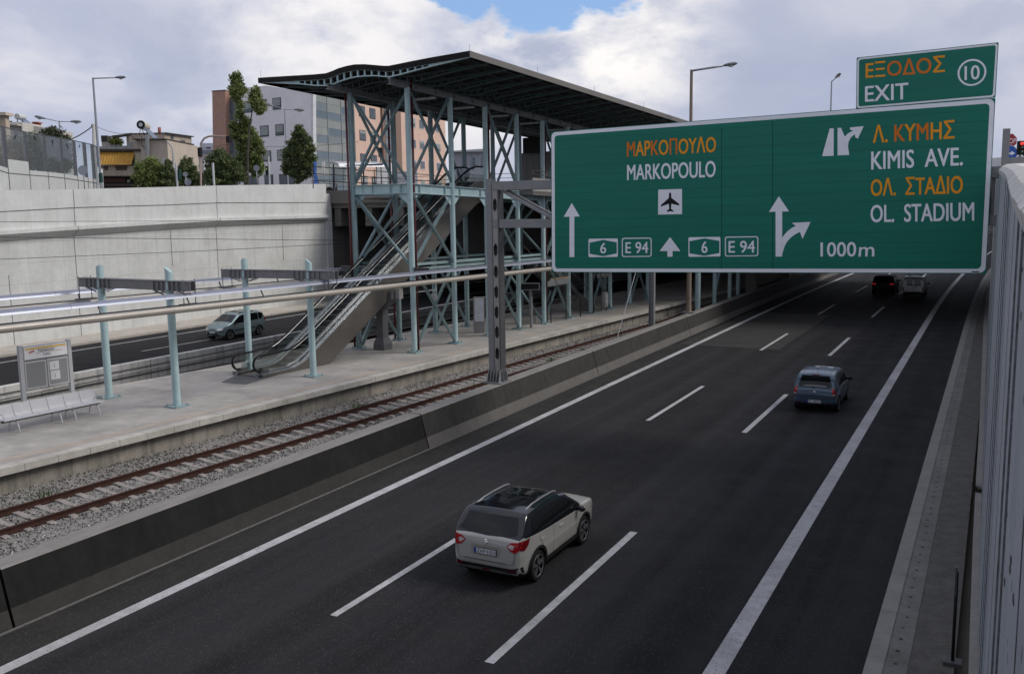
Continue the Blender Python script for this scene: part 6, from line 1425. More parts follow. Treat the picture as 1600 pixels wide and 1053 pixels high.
# low distant houses between flats and brick tower
FD = root('distant_building', 'distant white and grey flats beside the brick tower', 'building', tuple(PD(320, 290, 170)))
fblock(308, 333, 233, 170, 10, M('far_white', (.42, .43, .45), .85), 'wall', FD); fblock(314, 340, 224, 175, 10, M('far_lilac', (.40, .42, .48), .85), 'wall', FD); f = Fac(308, 169, 333, 169); fq(f, 310, 333, 235, 241, .2, .2, M('far_slate', (.18, .2, .24), .7), 'roof_band', FD); fq(f, 323, 330, 230, 233, .2, .2, WGL, 'window', FD)
SB = root('billboard', 'pale pink roadside board between the conifers and brick tower', 'billboard', tuple(PD(318, 250, 110))); fblock(299, 328, 242, 110, .2, M('board_pink', (.42, .36, .36), .7, var=.1), 'panel', SB, zb=float(PD(310, 249, 110)[2])); MB().cyl(PD(305, 292, 110), PD(305, 243, 110), .1, 6).build('post', STEEL, SB); MB().cyl(PD(323, 292, 110), PD(323, 243, 110), .1, 6).build('post', STEEL, SB)
WBW = root('white_wall', 'low white graffitied wall behind the dark conifers', 'wall', tuple(PD(300, 280, 104))); fblock(284, 318, 246.5, 104, .4, M('wall_white', (.5, .5, .5), .8, var=.08), 'panel', WBW, py1=250)
# right bank: house, signs, signal
RH = root('distant_building', 'plain white house at the right edge behind the traffic light', 'building', tuple(PD(1640, 265, 70))); fblock(1592.5, 1720, 243, 70, 8, M('far_bright', (.62, .63, .64), .8), 'wall', RH, zb=7)
for lab, nm, cx_, cy_ in (('red octagonal STOP sign beyond the gantry post on the right', 'stop_sign', 1577.5, 220.5), ('round blue right turn arrow sign below the STOP sign', 'turn_sign', 1577.5, 239.5)):
    d = 46.; c = PD(cx_, cy_, d); R = root(nm, lab, 'road sign', (c[0], c[1], 7.6)); n = -camF
    k8 = 8 if nm == 'stop_sign' else 28; r = .38 if k8 == 8 else .39
    ring = lambda rr, off: [c + camR * rr * math.cos(a) + np.array([0, 0, rr * math.sin(a)]) + n * off for a in [(2 * math.pi * (k + .5) / k8) for k in range(k8)]]
    MB().prism(ring(r, 0), n * .01).build('border', SWHT, R); MB().prism(ring(r * .95, .012), n * .004).build('face', M('stop_red', (.33, .015, .02), .4) if k8 == 8 else M('sign_blue', (.01, .08, .36), .4), R)
    def L_(x, z): return c + camR * x + np.array([0, 0, z]) + n * .02
    if k8 == 8: text('STOP', [L_(-.30, .12), L_(.30, .12), L_(.30, -.13), L_(-.30, -.13)], R, SWHT)
    else: MB().prism([L_(x, z) for x, z in ((-.24, .02), (.06, .02), (.06, .1), (.27, -.0 + .04 - .05), (.06, -.12), (.06, -.05), (-.09, -.05), (-.09, -.26), (-.17, -.26), (-.17, -.05), (-.24, -.05))], n * .004).build('arrow', SWHT, R)
    if k8 == 8: MB().cyl((c[0] + camF[0] * .05, c[1] + camF[1] * .05, 7.6), (c[0] + camF[0] * .05, c[1] + camF[1] * .05, c[2] + .3), .04, 8).build('pole', LSTE, R)
    else: MB().cyl((c[0] + camF[0] * .05 + .05, c[1] + camF[1] * .05, 7.6), (c[0] + camF[0] * .05 + .05, c[1] + camF[1] * .05, c[2] + .3), .04, 8).build('pole', LSTE, R)
d = 42.; c = PD(1594.3, 231.5, d); TL = root('traffic_light', 'black traffic light showing red at the right edge', 'traffic light', (c[0], c[1], 7.6))
MB().box(c, (.24, .2, .62), math.atan2(camR[1], camR[0])).build('housing', BLACK, TL, bevel=.02); MB().cyl((c[0], c[1], 7.6), (c[0], c[1], c[2] - .3), .035, 8).build('pole', LSTE, TL)
RL = bpy.data.materials.new('red_light'); RL.use_nodes = True; _b = RL.node_tree.nodes['Principled BSDF']; _b.inputs['Base Color'].default_value = (.5, .02, .02, 1); _b.inputs['Emission Color'].default_value = (1, .06, .04, 1); _b.inputs['Emission Strength'].default_value = .9
for k, mt in ((.19, RL), (0, M('lens_dark', (.03, .04, .03), .3)), (-.19, M('lens_green', (.02, .06, .04), .3))):
    q = c + np.array([0, 0, k]) - camF * .11; MB().sphere(tuple(q), .075, 12, 8, (1, 1, 1)).build('lens', mt, TL); MB().tube([q + np.array([0, 0, .09]) + camF * .03, q + np.array([0, 0, .085]) - camF * .12], .03, 6).build('visor', BLACK, TL)
c2 = c + camR * .28; MB().box((c2[0], c2[1], c2[2] - .12), (.22, .18, .44), math.atan2(camR[1], camR[0])).build('side_housing', BLACK, TL)
# small dark marker post on the gutter
b = onz(1488, 1036, .02); R = root('marker_post', 'small dark marker post with upright plate on the gutter at lower right', 'marker post', tuple(b)); zt = float(onx(1490, 937, b[0])[2])
MB().box((b[0], b[1], .05), (.3, .25, .06)).build('foot', STEELD, R); MB().cyl((b[0], b[1], .02), (b[0], b[1], zt - .1), .028, 8).build('rod', BLACK, R); MB().box((b[0] - .01, b[1], zt - .25), (.03, .14, .5)).build('plate', STEELD, R)
b = onz(1527, 775, .2); w_ = MB()
for k in range(50):
    a = random.uniform(0, 6.28); r = random.random() * .12; q = np.array([fx(28) - .05 + r * math.cos(a) - .02, 27.5 + r * math.sin(a), .22]); w_.add([q, q + np.array([.02, .02, 0]), q + np.array([random.uniform(-.15, .02), random.uniform(-.1, .1), random.uniform(.05, .3)])], [(0, 1, 2)])
tag(w_.build('weed_tuft', M('weed_dry', (.05, .05, .03), .8), recalc=False), 'dark dry weed growing at the foot of the right hand wall', 'weeds')
# ------------------------------------------------------------------ platform furniture
NBD = root('station_board', 'station name board with two grey notice cases on posts at the platform edge', 'notice board', tuple(W(-15.1, 5.85, 1.2)), SROT)
def BW(s, z, off=0.): return W(s, 5.85 - off, z)
sa, sb = -16.08, -14.15
for s in (sa, sb): MB().box(BW(s, 2.25), (.14, .15, 2.1) if False else (.15, .14, 2.1), SROT + math.pi / 2).build('post', WMET, NBD, bevel=.008)
def pan(s0, s1, z0, z1, off, th, mat, nm, par=NBD): return MB().prism([BW(s0, z0, off), BW(s1, z0, off), BW(s1, z1, off), BW(s0, z1, off)], SV * th).build(nm, mat, par)
pan(sa + .09, sb - .09, 2.72, 3.24, .07, .14, WMET, 'header_box'); pan(sa + .12, sb - .12, 2.75, 3.21, .075, .004, M('sign_panel_white', (.62, .63, .64), .4, var=0), 'header_face')
pan(sa + .16, sb - .16, 3.10, 3.155, .08, .004, M('band_amber', (.62, .36, .03), .4), 'amber_band'); pan(sa + .55, sb - .3, 2.945, 2.957, .08, .004, M('line_red', (.35, .10, .10), .5), 'red_line')
lg = MB(); 
for k in range(5): x = sa + .28 + k * .045; lg.prism([BW(x, 2.96 + .01 * k, .08), BW(x + .038, 2.96 + .01 * k, .08), BW(x + .06, 3.03 + .01 * k, .08), BW(x + .022, 3.03 + .01 * k, .08)], SV * .003)
lg.build('emblem', M('emblem_red', (.42, .14, .14), .5), NBD)
text('Ηράκλειο', [BW(-15.42, 3.10, .082), BW(-14.78, 3.10, .082), BW(-14.78, 2.955, .082), BW(-15.42, 2.955, .082)], NBD, SBLK, bold=.01)
text('Iraklio', [BW(-15.23, 2.92, .082), BW(-14.95, 2.92, .082), BW(-14.95, 2.83, .082), BW(-15.23, 2.83, .082)], NBD, M('lettering_grey', (.10, .10, .11), .5), bold=.005)
for s0, s1 in ((sa + .10, -15.14), (-15.09, sb - .10)):
    o = pan(s0, s1, 1.62, 2.66, .06, .1, WMET, 'notice_case'); pan(s0 + .05, s1 - .05, 1.68, 2.60, .064, .004, M('case_grey', (.20, .205, .21), .3, var=0), 'case_back', o)
pan(-15.02, -14.64, 2.22, 2.55, .07, .003, M('paper', (.5, .5, .52), .7, var=.04), 'paper_notice'); pan(-15.0, -14.62, 1.84, 2.18, .07, .003, M('paper', (.5, .5, .52), .7), 'paper_notice')
for zc in (2.38, 2.0):
    for k in range(5): pan(-14.84, -14.815, zc - .07 + k * .03, zc - .055 + k * .03, .074, .001, SBLK, 'paper_print')
BN = root('bench', 'row of six grey perforated seats joined on arched legs on the platform', 'bench', tuple(W(-17.6, 1.4, 1.2)), SROT)
SEAT = M('seat_grey', (.50, .50, .515), .45, metal=.0, var=.04, scale=4)
t0 = 1.18
for i in range(6):
    a, b = -19.42 + i * .585, -19.42 + i * .585 + .565
    pr = [(.0, .425), (.10, .44), (.30, .415), (.42, .41), (.47, .44), (.52, .56), (.585, .78), (.60, .83), (.585, .835), (.565, .79), (.50, .575), (.45, .46), (.41, .435), (.30, .44), (.10, .465), (.0, .45)]
    m = MB(); m.smooth = True
    m.loft([[W(s, t0 + t, 1.2 + z - (.012 if e else 0)) for t, z in pr] for s, e in ((a, 1), (a + .03, 0), (b - .03, 0), (b, 1))]); m.build('seat', SEAT, BN)
MB().bar(W(-19.4, t0 + .28, 1.56), W(-15.95, t0 + .28, 1.56), .08, .06).build('rail', STEELD, BN)
for s in (-19.0, -17.55, -17.05, -16.15):
    for sg in (-1, 1): MB().tube([W(s, t0 + .28 + sg * .30 * math.sin(a), 1.2 + .36 * math.cos(a) ** .8 if math.cos(a) > 0 else 1.2) for a in np.linspace(.05, math.pi / 2, 8)], .022, 6).build('leg', SEAT, BN)
for s in (-19.45, -15.93): MB().tube([W(s, t0 + .5, 1.72), W(s, t0 + .42, 1.82), W(s, t0 + .05, 1.83), W(s, t0 + .02, 1.64)], .018, 6).build('armrest', SEAT, BN)
KB = root('information_totem', 'tall pale information totem standing between turquoise columns', 'totem', tuple(W(7.5, 1.25, 1.2)), SROT)
MB().box(W(7.5, 1.25, 2.2), (.62, .32, 1.98), SROT + .55).build('case', M('totem_grey', (.27, .265, .26), .5, var=.05), KB, bevel=.02)
ca, sn = math.cos(SROT + .55), math.sin(SROT + .55); fr3 = np.array([sn, -ca, 0]); rt3 = np.array([ca, sn, 0]); o0 = W(7.5, 1.25, 0) + fr3 * .165
MB().prism([o0 + rt3 * x + np.array([0, 0, z]) for x, z in ((-.24, 1.85), (.27, 1.85), (.27, 3.14), (-.24, 3.14))], fr3 * .006).build('panel', M('totem_panel', (.66, .68, .74), .3), KB)
CK = root('platform_clock', 'small round white clock hanging from a bracket on the front turquoise column', 'clock', tuple(W(1.6, -.05, 3.75)), SROT)
MB().bar(W(.14, -.05, 4.12), W(1.85, -.05, 4.12), .05, .06).build('bracket', WMET, CK); MB().cyl(W(1.6, -.05, 4.1), W(1.6, -.05, 3.95), .02, 6).build('stem', WMET, CK)
n_ = -camF * .6 - SV * .0 + np.array([0, 0, 0]); n_ = n_ / np.linalg.norm(n_); c = W(1.6, -.05, 3.76)
MB().cyl(c - n_ * .05, c + n_ * .05, .2, 24).build('case', WMET, CK); MB().cyl(c + n_ * .052, c + n_ * .056, .17, 24).build('dial', M('dial_white', (.55, .56, .55), .4), CK)
rr_ = np.cross(n_, [0, 0, 1]); m = MB(); m.bar(c + n_ * .06, c + n_ * .06 + np.array([0, 0, .13]), .016, .004, tuple(n_)); m.bar(c + n_ * .06, c + n_ * .06 - rr_ * .09 - np.array([0, 0, .03]), .02, .004, tuple(n_)); m.build('hands', BLACK, CK)
DP = root('departure_display', 'dark departure display on a steel post by the platform edge', 'display', tuple(W(10.61, -.28, 1.2)), SROT)
MB().cyl(W(10.61, -.28, 1.2), W(10.61, -.28, 3.4), .09, 10).build('post', STEEL, DP); b = W(10.5, -.28, 3.60); MB().box(b, (1.15, .3, .42), math.atan2(camR[1], camR[0])).build('case', STEEL, DP, bevel=.015); MB().box(b - camF * .152, (1.02, .01, .30), math.atan2(camR[1], camR[0])).build('screen', BLACK, DP)
def hang(label, p0, p1, y0, y1, t, nm, arrow=False, lines=()):
    a = ont(p0, y1, t); c = ont(p1, y0, t); R = root(nm, label, 'platform sign', tuple(W((a[0] + c[0]) / 2, t, a[2])), SROT)
    def Q(s, z, o): return W(s, t - o, z)
    MB().prism([Q(a[0], a[2], 0), Q(c[0], a[2], 0), Q(c[0], c[2], 0), Q(a[0], c[2], 0)], SV * .1).build('panel', M('board_cream', (.44, .42, .37), .5), R)
    h = c[2] - a[2]
    if not arrow: MB().prism([Q(a[0] + .03, c[2] - h * .22, .004), Q(c[0] - .03, c[2] - h * .22, .004), Q(c[0] - .03, c[2] - h * .06, .004), Q(a[0] + .03, c[2] - h * .06, .004)], SV * .003).build('amber_band', M('band_amber_dull', (.5, .27, .05), .5), R)
    else:
        zc = (a[2] + c[2]) / 2; s0 = a[0] + .12; MB().prism([Q(s0, zc, .005), Q(s0 + .18, zc + .13, .005), Q(s0 + .18, zc + .04, .005), Q(s0 + .42, zc + .04, .005), Q(s0 + .42, zc - .04, .005), Q(s0 + .18, zc - .04, .005), Q(s0 + .18, zc - .13, .005)], SV * .003).build('arrow', SBLK, R)
    for body, f0, f1, g0, g1 in lines:
        w_ = c[0] - a[0]; text(body, [Q(a[0] + w_ * f0, a[2] + h * g1, .008), Q(a[0] + w_ * f1, a[2] + h * g1, .008), Q(a[0] + w_ * f1, a[2] + h * g0, .008), Q(a[0] + w_ * f0, a[2] + h * g0, .008)], R, SBLK)
    MB().cyl(W(a[0] + .2, t + .05, c[2]), W(a[0] + .2, t + .05, c[2] + .9), .02, 6).build('hanger', STEELD, R); MB().cyl(W(c[0] - .2, t + .05, c[2]), W(c[0] - .2, t + .05, c[2] + .9), .02, 6).build('hanger', STEELD, R)
hang('cream platform sign with amber band hanging below the corner of the green sign', 861, 890, 431.5, 442.5, -.1, 'hanging_sign', False, (('Γραμμή 1', .2, .75, .42, .66), ('Track 1', .3, .65, .12, .32)))
hang('cream hanging sign with a black left arrow above the shaded platform', 935, 955, 426, 434, -.1, 'hanging_sign', True, (('Έξοδος', .45, .9, .52, .8), ('Exit', .45, .72, .15, .42)))
MB().box(W(14.2, -.05, 3.55), (.12, 2.6, .32), SROT).build('canopy_strip', WMET, st)
# mesh fence, stair and bin in the shade
FN = root('mesh_fence', 'dark wire fence along the shaded platform between turquoise columns', 'fence', tuple(W(17, -.2, 1.2)), SROT)
m = MB()
for z in np.arange(1.3, 2.65, .1): m.tube([W(12.75, -.3, z), W(20.4, -.3, z)], .01, 4)
m.build('wires', STEELD, FN)
for s in (12.9, 14.8, 16.7, 18.5, 20.4): MB().cyl(W(s, -.3, 1.2), W(s, -.3, 2.7), .03, 6).build('post', BLACK, FN)
F2 = root('mesh_fence', 'dark wire fence beside the departure display post', 'fence', tuple(W(11.5, .4, 1.2)), SROT)
m = MB()
for s in np.arange(10.9, 12.5, .09): m.cyl(W(s, .5, 1.25), W(s, .5, 2.4), .009, 4)
m.tube([W(10.8, .5, 2.4), W(12.5, .5, 2.4)], .02, 5); m.build('wires', STEELD, F2)
SR = root('staircase', 'dim staircase with pale nosings rising inside the station frame', 'stairs', tuple(W(20, 1.6, 1.2)), SROT)
for i in range(24):
    s = 20.6 - i * .29; z = 1.2 + .165 * (i + 1)
    o = MB().box(W(s, 1.6, z - .04), (1.6, .32, .06), SROT).build('step', M('stair_dark', (.07, .07, .07), .8), SR); MB().box(W(s + .15, 1.6, z - .005), (1.55, .04, .015), SROT).build('nosing', M('nosing_pale', (.3, .3, .29), .7), o)
for t in (.75, 2.45): MB().bar(W(20.7, t, 1.2), W(13.8, t, 5.1), .05, .3).build('stringer', STEELD, SR); MB().tube([W(20.7, t, 2.15), W(13.8, t, 6.05)], .025, 6).build('handrail', INOX, SR)
BI = root('waste_bin', 'pale bag hanging on a thin bin frame deep on the platform', 'waste bin', tuple(W(20.4, -.2, 1.2)), SROT)
m = MB(); m.smooth = True; m.loft([[W(20.4 + r * math.cos(a), -.2 + r * math.sin(a), z) for a in [2 * math.pi * k / 12 for k in range(12)]] for z, r in ((1.4, .1), (1.5, .2), (1.9, .24), (2.25, .22), (2.45, .16))]); m.build('bag', M('bag_pale', (.40, .40, .38), .5, var=.15, scale=8), BI)
MB().cyl(W(20.4, .05, 1.2), W(20.4, .05, 2.6), .025, 6).build('frame', STEELD, BI)
# hut, dark box and glass screens on the concourse
HT = root('metal_hut', 'grey metal clad hut on the bridge behind the escalator top', 'hut', tuple(PD(735, 262, 80)))
fblock(707, 757, 238, 80, 4, M('hut_grey', (.30, .31, .34), .5, metal=.2, grid=(1.2, 0, 0, .03, .5)), 'wall', HT, py1=234); fblock(706, 758, 236, 79.6, 5, WMET, 'roof', HT, zb=float(PD(730, 238, 79.6)[2]), py1=232.5)
DB = root('dark_screen', 'large dark screen box above ribbed metal cladding on the concourse', 'screen', tuple(PD(835, 262, 66)))
fblock(817, 851, 216, 66, 1.2, M('box_dark', (.035, .033, .032), .5, var=.1), 'box', DB, zb=float(PD(834, 239, 66)[2]), py1=213.5); fblock(813, 866, 240, 68, 2, M('cladding_ribbed', (.20, .195, .19), .45, metal=.3, grid=(.4, 0, 0, .04, .5)), 'cladding', DB, zb=9.3, py1=236)
GSn = root('glass_screen', 'pale green glass screen with dark plant prints by the escalator top', 'screen', tuple(PD(745, 265, 62)))
for a, b in ((735, 744), (747, 757)):
    f = Fac(a, 62, b, 62.4); MB().prism([f.P(a, 268), f.P(b, 268), f.P(b, 245), f.P(a, 244)], -f.n * .02).build('pane', NG, GSn)
    m = MB()
    for k in range(9): y = 247 + k * 2.2; x = (a + b) / 2 + (2 if k % 2 else -2); m.prism([f.P((a + b) / 2, y + 1, .02), f.P(x, y - 1, .02), f.P(x + .8, y, .02)], f.n * .004)
    m.bar(f.P((a + b) / 2, 267, .02), f.P((a + b) / 2, 246, .02), .02, .004); m.build('plant_print', M('print_dark', (.02, .03, .02), .6), GSn)
# bus shelter, totem, scooter on the bridge
BS_ = root('bus_shelter', 'bus shelter with curved grey roof on the bridge behind the canopy columns', 'bus shelter', tuple(PD(555, 288, 84)))
f = Fac(520, 84, 590, 87); m = MB(); secs = []
for p in np.linspace(519, 590, 8): secs.append([f.P(p, 262, 1.3), f.P(p, 256.5, 1.1), f.P(p, 253, .2), f.P(p, 253.5, -1.), f.P(p, 255, -1), f.P(p, 256.5, .2), f.P(p, 260, 1.1)])
m.smooth = True; m.loft(secs); m.build('roof', M('shelter_grey', (.36, .37, .40), .4, metal=.2), BS_); MB().prism([f.P(528, 261.5, 1.25), f.P(588, 258.5, 1.25), f.P(588, 256.5, 1.25), f.P(528, 259.5, 1.25)], -f.n * .05).build('roof_edge', M('shelter_navy', (.02, .025, .05), .5), BS_)
for p in (521, 552, 568, 588): MB().cyl(f.P(p, 300) * [1, 1, 0] + [0, 0, ZS], f.P(p, 256, 0), .06, 8).build('post', M('shelter_navy', (.02, .025, .05), .5), BS_)
MB().prism([f.P(521, 285, -.5), f.P(545, 285, -.5), f.P(545, 261, -.5), f.P(521, 261, -.5)], -f.n * .02).build('glass_panel', NG, BS_); MB().prism([f.P(586, 288, .3), f.P(603, 288, .3), f.P(603, 262, .3), f.P(586, 262, .3)], -f.n * .15).build('poster_panel', M('poster_pale', (.50, .51, .53), .5, var=.15, scale=1.5), BS_)
BT = root('banner_sign', 'narrow blue banner sign beside the round street tree', 'sign', tuple(PD(494, 290, 88))); f = Fac(490.5, 88, 498, 88.3)
MB().prism([f.P(491, 290), f.P(497, 289), f.P(497.5, 281), f.P(494.5, 272), f.P(495, 253), f.P(491, 253)], -f.n * .12).build('panel', M('banner_blue', (.03, .10, .36), .5, var=.2, scale=2), BT)
MB().prism([f.P(503, 264), f.P(508, 264), f.P(508, 253), f.P(503, 253)], -f.n * .05).build('notice', M('notice_white', (.5, .48, .47), .6), BT); MB().cyl(f.P(506.5, 300) * [1, 1, 0] + [0, 0, ZS], f.P(506.5, 252), .04, 6).build('pole', LSTE, BT); MB().bar(f.P(497, 262, -.05), f.P(507, 262, -.05), .04, .04).build('bar', STEELD, BT)
WPn = root('advertising_panel', 'tall white advertising panels standing on the bridge by the salmon wall', 'panel', tuple(PD(632, 290, 90))); fblock(616, 652, 268, 92, .3, M('panel_white', (.52, .53, .55), .6, var=.1), 'panel', WPn, zb=ZS)
c = PD(594.5, 238.5, 86); T2 = root('traffic_light', 'small black traffic light seen from behind before the salmon wall', 'traffic light', (c[0], c[1], ZS)); MB().box(c, (.35, .3, .85), math.atan2(camR[1], camR[0])).build('housing', BLACK, T2); MB().tube([PD(594.5, 236, 86), PD(594.5, 234, 86.2), PD(602, 232, 86.5)], .04, 6).build('arm', STEELD, T2); MB().cyl((c[0], c[1], ZS), (c[0], c[1], c[2] - .4), .05, 6).build('pole', STEELD, T2)
# scooter with rider, a few pixels tall, on the bridge edge
c = PD(519, 287, 84.5); c[2] = ZS + .02
SCO = root('scooter', 'dark scooter at the left end of the bridge railing', 'scooter', tuple(c)); X0 = camR; 
def sp(x, z, y=0.): return c + X0 * x + camF * y + np.array([0, 0, z])
for x in (-.45, .45):
    m = MB(); m.tube([sp(x + .2 * math.cos(a), .24 + .2 * math.sin(a)) for a in np.linspace(0, 2 * math.pi, 15)], .05, 6, caps=False); m.build('wheel', RUBB, SCO)
m = MB(); m.loft([[sp(x, z0, -w), sp(x, z0, w), sp(x, z1, w * .8), sp(x, z1, -w * .8)] for x, z0, z1, w in ((-.6, .45, .6, .08), (-.4, .35, .78, .14), (.0, .25, .72, .15), (.15, .24, .36, .14), (.35, .3, .75, .12), (.45, .5, 1.0, .06))]); m.build('body', M('scooter_dark', (.03, .03, .035), .35), SCO); MB().tube([sp(.4, .98, -.3), sp(.38, 1.02, 0), sp(.4, .98, .3)], .02, 6).build('handlebar', BLACK, SCO)
def person(name, label, joints, edges, mats, loc, parent=None): pass
# ------------------------------------------------------------------ trees
BARK = M('bark', (.07, .062, .052), .9, var=.25, scale=6)
def leafmat(nm, c):
    m = M(nm, c, .55, var=.3, scale=1.3, spec=.25); nt = m.node_tree; b = nt.nodes['Principled BSDF']; t = nt.nodes.new('ShaderNodeBsdfTranslucent'); x = nt.nodes.new('ShaderNodeMixShader'); x.inputs[0].default_value = .42
    nt.links.new(b.inputs['Base Color'].links[0].from_socket, t.inputs['Color']); nt.links.new(b.outputs[0], x.inputs[1]); nt.links.new(t.outputs[0], x.inputs[2]); nt.links.new(x.outputs[0], nt.nodes['Material Output'].inputs[0]); return m
L1 = [leafmat('leaf_a', (0.131, 0.171, 0.058)), leafmat('leaf_b', (0.189, 0.238, 0.077)), leafmat('leaf_c', (0.261, 0.303, 0.107))]
L2 = [leafmat('leaf_d', (0.085, 0.118, 0.052)), leafmat('leaf_e', (0.124, 0.159, 0.065)), leafmat('leaf_f', (0.178, 0.208, 0.084))]
L3 = [leafmat('leaf_g', (.075, .085, .05)), leafmat('leaf_h', (.10, .11, .065)), leafmat('leaf_i', (.055, .065, .04))]
LY = [leafmat('leaf_y', (.16, .16, .03)), leafmat('leaf_z', (.10, .13, .035))]
def crown(parent, blobs, n, size, mats, seed, name='crown'):
    """blobs: (px, py, rx, ry, depth) ellipsoids filled with leaf clumps, loose towards the edge"""
    R = np.random.default_rng(seed); tot = sum(b[2] * b[3] ** 1.0 for b in blobs); vs = []; fs = []; mi = []
    P = []; 
    for (px, py, rx, ry, d) in blobs:
        c = PD(px, py, d); a = rx * d / FPX; bz = ry * d / FPX; k = max(6, int(.95 * n * rx * ry / tot / 14)); a *= 1.06; bz *= 1.06
        for _ in range(k):
            v = R.normal(size=3); v /= np.linalg.norm(v); rr = (.30 + .85 * R.random() ** .8) * (1.0 + .22 * math.sin(3.1 * v[0] + 5.3 * v[2] + px))
            cc = c + np.array([v[0] * a * rr, v[1] * a * rr, v[2] * bz * rr]); cr = R.uniform(.11, .24) * min(a, bz) + size * .8; m = R.choice(len(mats), p=[.38, .4, .22][:len(mats)] if len(mats) == 3 else None)
            q = cc + R.normal(size=(14, 3)) * cr * .62; P.append((q, m))
    Q = np.concatenate([p for p, _ in P]); MI = np.repeat([m for _, m in P], 14); N = len(Q)
    e1 = R.normal(size=(N, 3)); e1 /= np.linalg.norm(e1, axis=1)[:, None]; e2 = np.cross(e1, R.normal(size=(N, 3))); e2 /= np.linalg.norm(e2, axis=1)[:, None]
    s = size * .78 * R.uniform(.55, 1.35, N)[:, None]
    V = np.stack([Q - e1 * s, Q + e2 * s * .55, Q + e1 * s, Q - e2 * s * .55], 1).reshape(-1, 3)
    o_ = np.array(WM[parent].inverted()); V = V + o_[:3, 3]
    me = bpy.data.meshes.new(name); me.from_pydata(V.tolist(), [], np.arange(4 * N).reshape(-1, 4).tolist()); me.polygons.foreach_set('material_index', MI.astype(np.int32))
    for m in mats: me.materials.append(m)
    o = bpy.data.objects.new(name, me); COL.objects.link(o); o.parent = parent; WM[o] = WM[parent]; return o
def tree(name, label, base, trunk, blobs, n, size, mats, seed, cat='tree', limbs=True, group='street trees'):
    px, d = base; b = PD(px, 290, d); b[2] = ZS; T = root(name, label, cat, tuple(b), 0, group)
    R = np.random.default_rng(seed); m = MB(); r0 = trunk[0]; pts = [b] + [PD(x, y, d) for x, y in trunk[1:]]
    m.tube(pts, [r0 * (1 - .75 * i / (len(pts) - 1)) for i in range(len(pts))], 8)
    if limbs:
        for bl in blobs:
            c = PD(bl[0], bl[1], bl[4]); k = min(len(pts) - 1, max(1, int(np.argmin([abs(p[2] - (c[2] - bl[3] * d / FPX)) for p in pts])))); s = pts[k]
            for j in range(4):
                e = c + R.normal(size=3) * np.array([bl[2], bl[2], bl[3]]) * d / FPX * .4; mid = (s + e) / 2 + np.array([0, 0, .2]); m.tube([s, mid, e], [r0 * .35, r0 * .22, r0 * .06], 5)
    m.build('trunk', BARK, T); crown(T, blobs, n, size, mats, seed); return T
D = 81
tree('poplar_tree', 'tall ragged poplar with bare gaps in its crown in front of the office block', (384, D), [.17, (383, 270), (381, 230), (378, 190), (374, 160), (371, 125)],
     [(366, 124, 5, 7, D), (373, 128, 5, 10, D), (377, 142, 6, 8, D), (366, 142, 6, 9, D), (371, 152, 6, 6, D), (373, 165, 2.5, 6, D), (378, 163, 2.5, 5, D), (374, 180, 6, 7, D), (384, 190, 7, 6, D), (366, 198, 8, 5, D), (378, 200, 8, 8, D), (390, 206, 9, 7, D + .5), (371, 213, 8, 6, D), (383, 217, 9, 6, D), (399, 222, 9, 8, D), (390, 230, 9, 8, D), (376, 232, 6, 8, D), (407, 236, 6, 7, D), (396, 244, 9, 7, D), (384, 248, 7, 7, D), (373, 250, 5, 6, D), (405, 254, 5, 8, D), (392, 260, 8, 6, D), (380, 266, 5, 5, D), (408, 266, 4, 6, D), (397, 272, 4, 4, D)], 17000, .14, L1, 11)
tree('poplar_tree', 'slim leaning poplar stem with a small tuft right of the tall poplar', (386, D - 1), [.12, (387, 240), (390, 200), (393, 180), (399, 150)],
     [(400, 143, 5, 7, D - 1), (399, 155, 8, 9, D - 1), (404, 165, 9, 8, D - 1), (406, 174, 5, 5, D - 1), (394, 152, 4, 5, D - 1)], 3600, .15, L1, 12, limbs=False)
D = 89
tree('street_tree', 'full rounded street tree in front of the office glass front', (465, D), [.2, (465, 265), (466, 230), (467, 205)],
     [(467, 201, 4.5, 6, D), (471, 209, 6, 7, D), (462, 212, 5, 7, D), (479, 219, 7, 7, D), (468, 224, 8, 8, D), (455, 226, 6, 6, D), (485, 232, 6, 7, D), (448, 240, 7, 7, D), (460, 240, 8, 8, D), (474, 241, 9, 8, D), (487, 248, 6, 6, D), (452, 256, 9, 8, D), (468, 258, 9, 8, D), (482, 260, 8, 7, D), (445, 266, 4, 5, D), (459, 271, 8, 6, D), (474, 275, 8, 5, D), (486, 270, 5, 5, D), (466, 283, 5, 3, D)], 16000, .14, L2, 13)
D = 76
tree('street_tree', 'wide dark bushy tree below the brick tower', (345, D), [.18, (345, 275), (347, 255)],
     [(344, 243, 9, 8, D), (334, 252, 11, 10, D), (352, 254, 12, 10, D), (366, 262, 10, 10, D), (340, 268, 14, 10, D), (358, 274, 14, 10, D), (374, 274, 8, 9, D), (328, 275, 8, 10, D), (346, 284, 18, 7, D)], 12000, .14, L2 + L3[:0], 14)
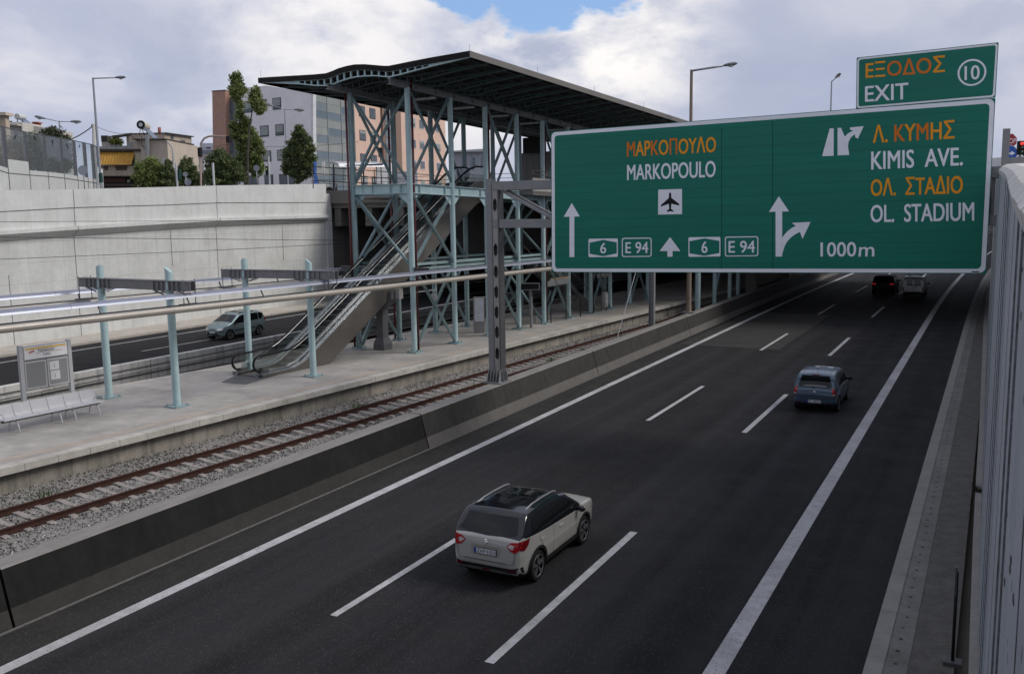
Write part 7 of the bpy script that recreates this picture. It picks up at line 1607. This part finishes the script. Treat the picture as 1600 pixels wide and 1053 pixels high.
tree('street_tree', 'leafy rounded tree hiding the foot of the beige apartment house', (234, D), [.18, (234, 275), (235, 262)],
     [(236, 256, 9, 7, D), (224, 263, 11, 8, D), (243, 265, 10, 9, D), (230, 276, 15, 10, D), (246, 280, 9, 9, D), (218, 278, 6, 8, D), (232, 288, 15, 6, D)], 11000, .14, L1, 15)
tree('conifer_tree', 'small dark conifer between the rounded tree and the round sign backs', (263, D), [.15, (263, 270), (263, 255)], [(263, 257, 4, 6, D), (262, 266, 8, 7, D), (263, 276, 11, 8, D), (264, 286, 13, 7, D)], 7000, .12, L2, 16)
tree('conifer_tree', 'dark conifer behind the round sign backs', (291, D + 2), [.15, (291, 270), (292, 255)], [(292, 254, 7, 6, D + 2), (288, 264, 11, 8, D + 2), (298, 268, 9, 9, D + 2), (285, 277, 10, 9, D + 2), (297, 283, 14, 8, D + 2), (312, 280, 8, 9, D + 2)], 8000, .12, L2, 17)
for i, (px, d, bl, lab) in enumerate([(28, 66, [(20, 236, 20, 16, 66), (36, 246, 14, 14, 66), (10, 252, 12, 12, 66), (28, 262, 16, 12, 66)], 'grey green olive tree behind the leftmost glass panels'),
                                      (60, 68, [(56, 222, 13, 12, 68), (66, 236, 16, 14, 68), (48, 240, 12, 12, 68), (58, 256, 18, 12, 68), (74, 250, 10, 12, 68)], 'grey green olive tree behind the middle glass panels'),
                                      (92, 70, [(84, 212, 14, 8, 70), (78, 206, 9, 6, 70), (92, 224, 14, 12, 70), (98, 240, 12, 12, 70), (88, 256, 14, 12, 70), (104, 258, 8, 10, 70)], 'olive tree topping the glass barrier beneath the twin lamp')]):
    tree('olive_tree', lab, (px, d), [.15, (px, 270), (px, 245)], bl, 9500, .12, L3, 20 + i)
crown(YP, [(178, 224, 5, 4, 94.6), (186, 223, 5, 4, 94.6), (182, 219.5, 6, 3, 94.6)], 900, .16, LY, 31); MB().box(PD(182.5, 229, 94.6), (1.0, .4, .4), math.atan2(camR[1], camR[0])).build('planter', GRB, YP)
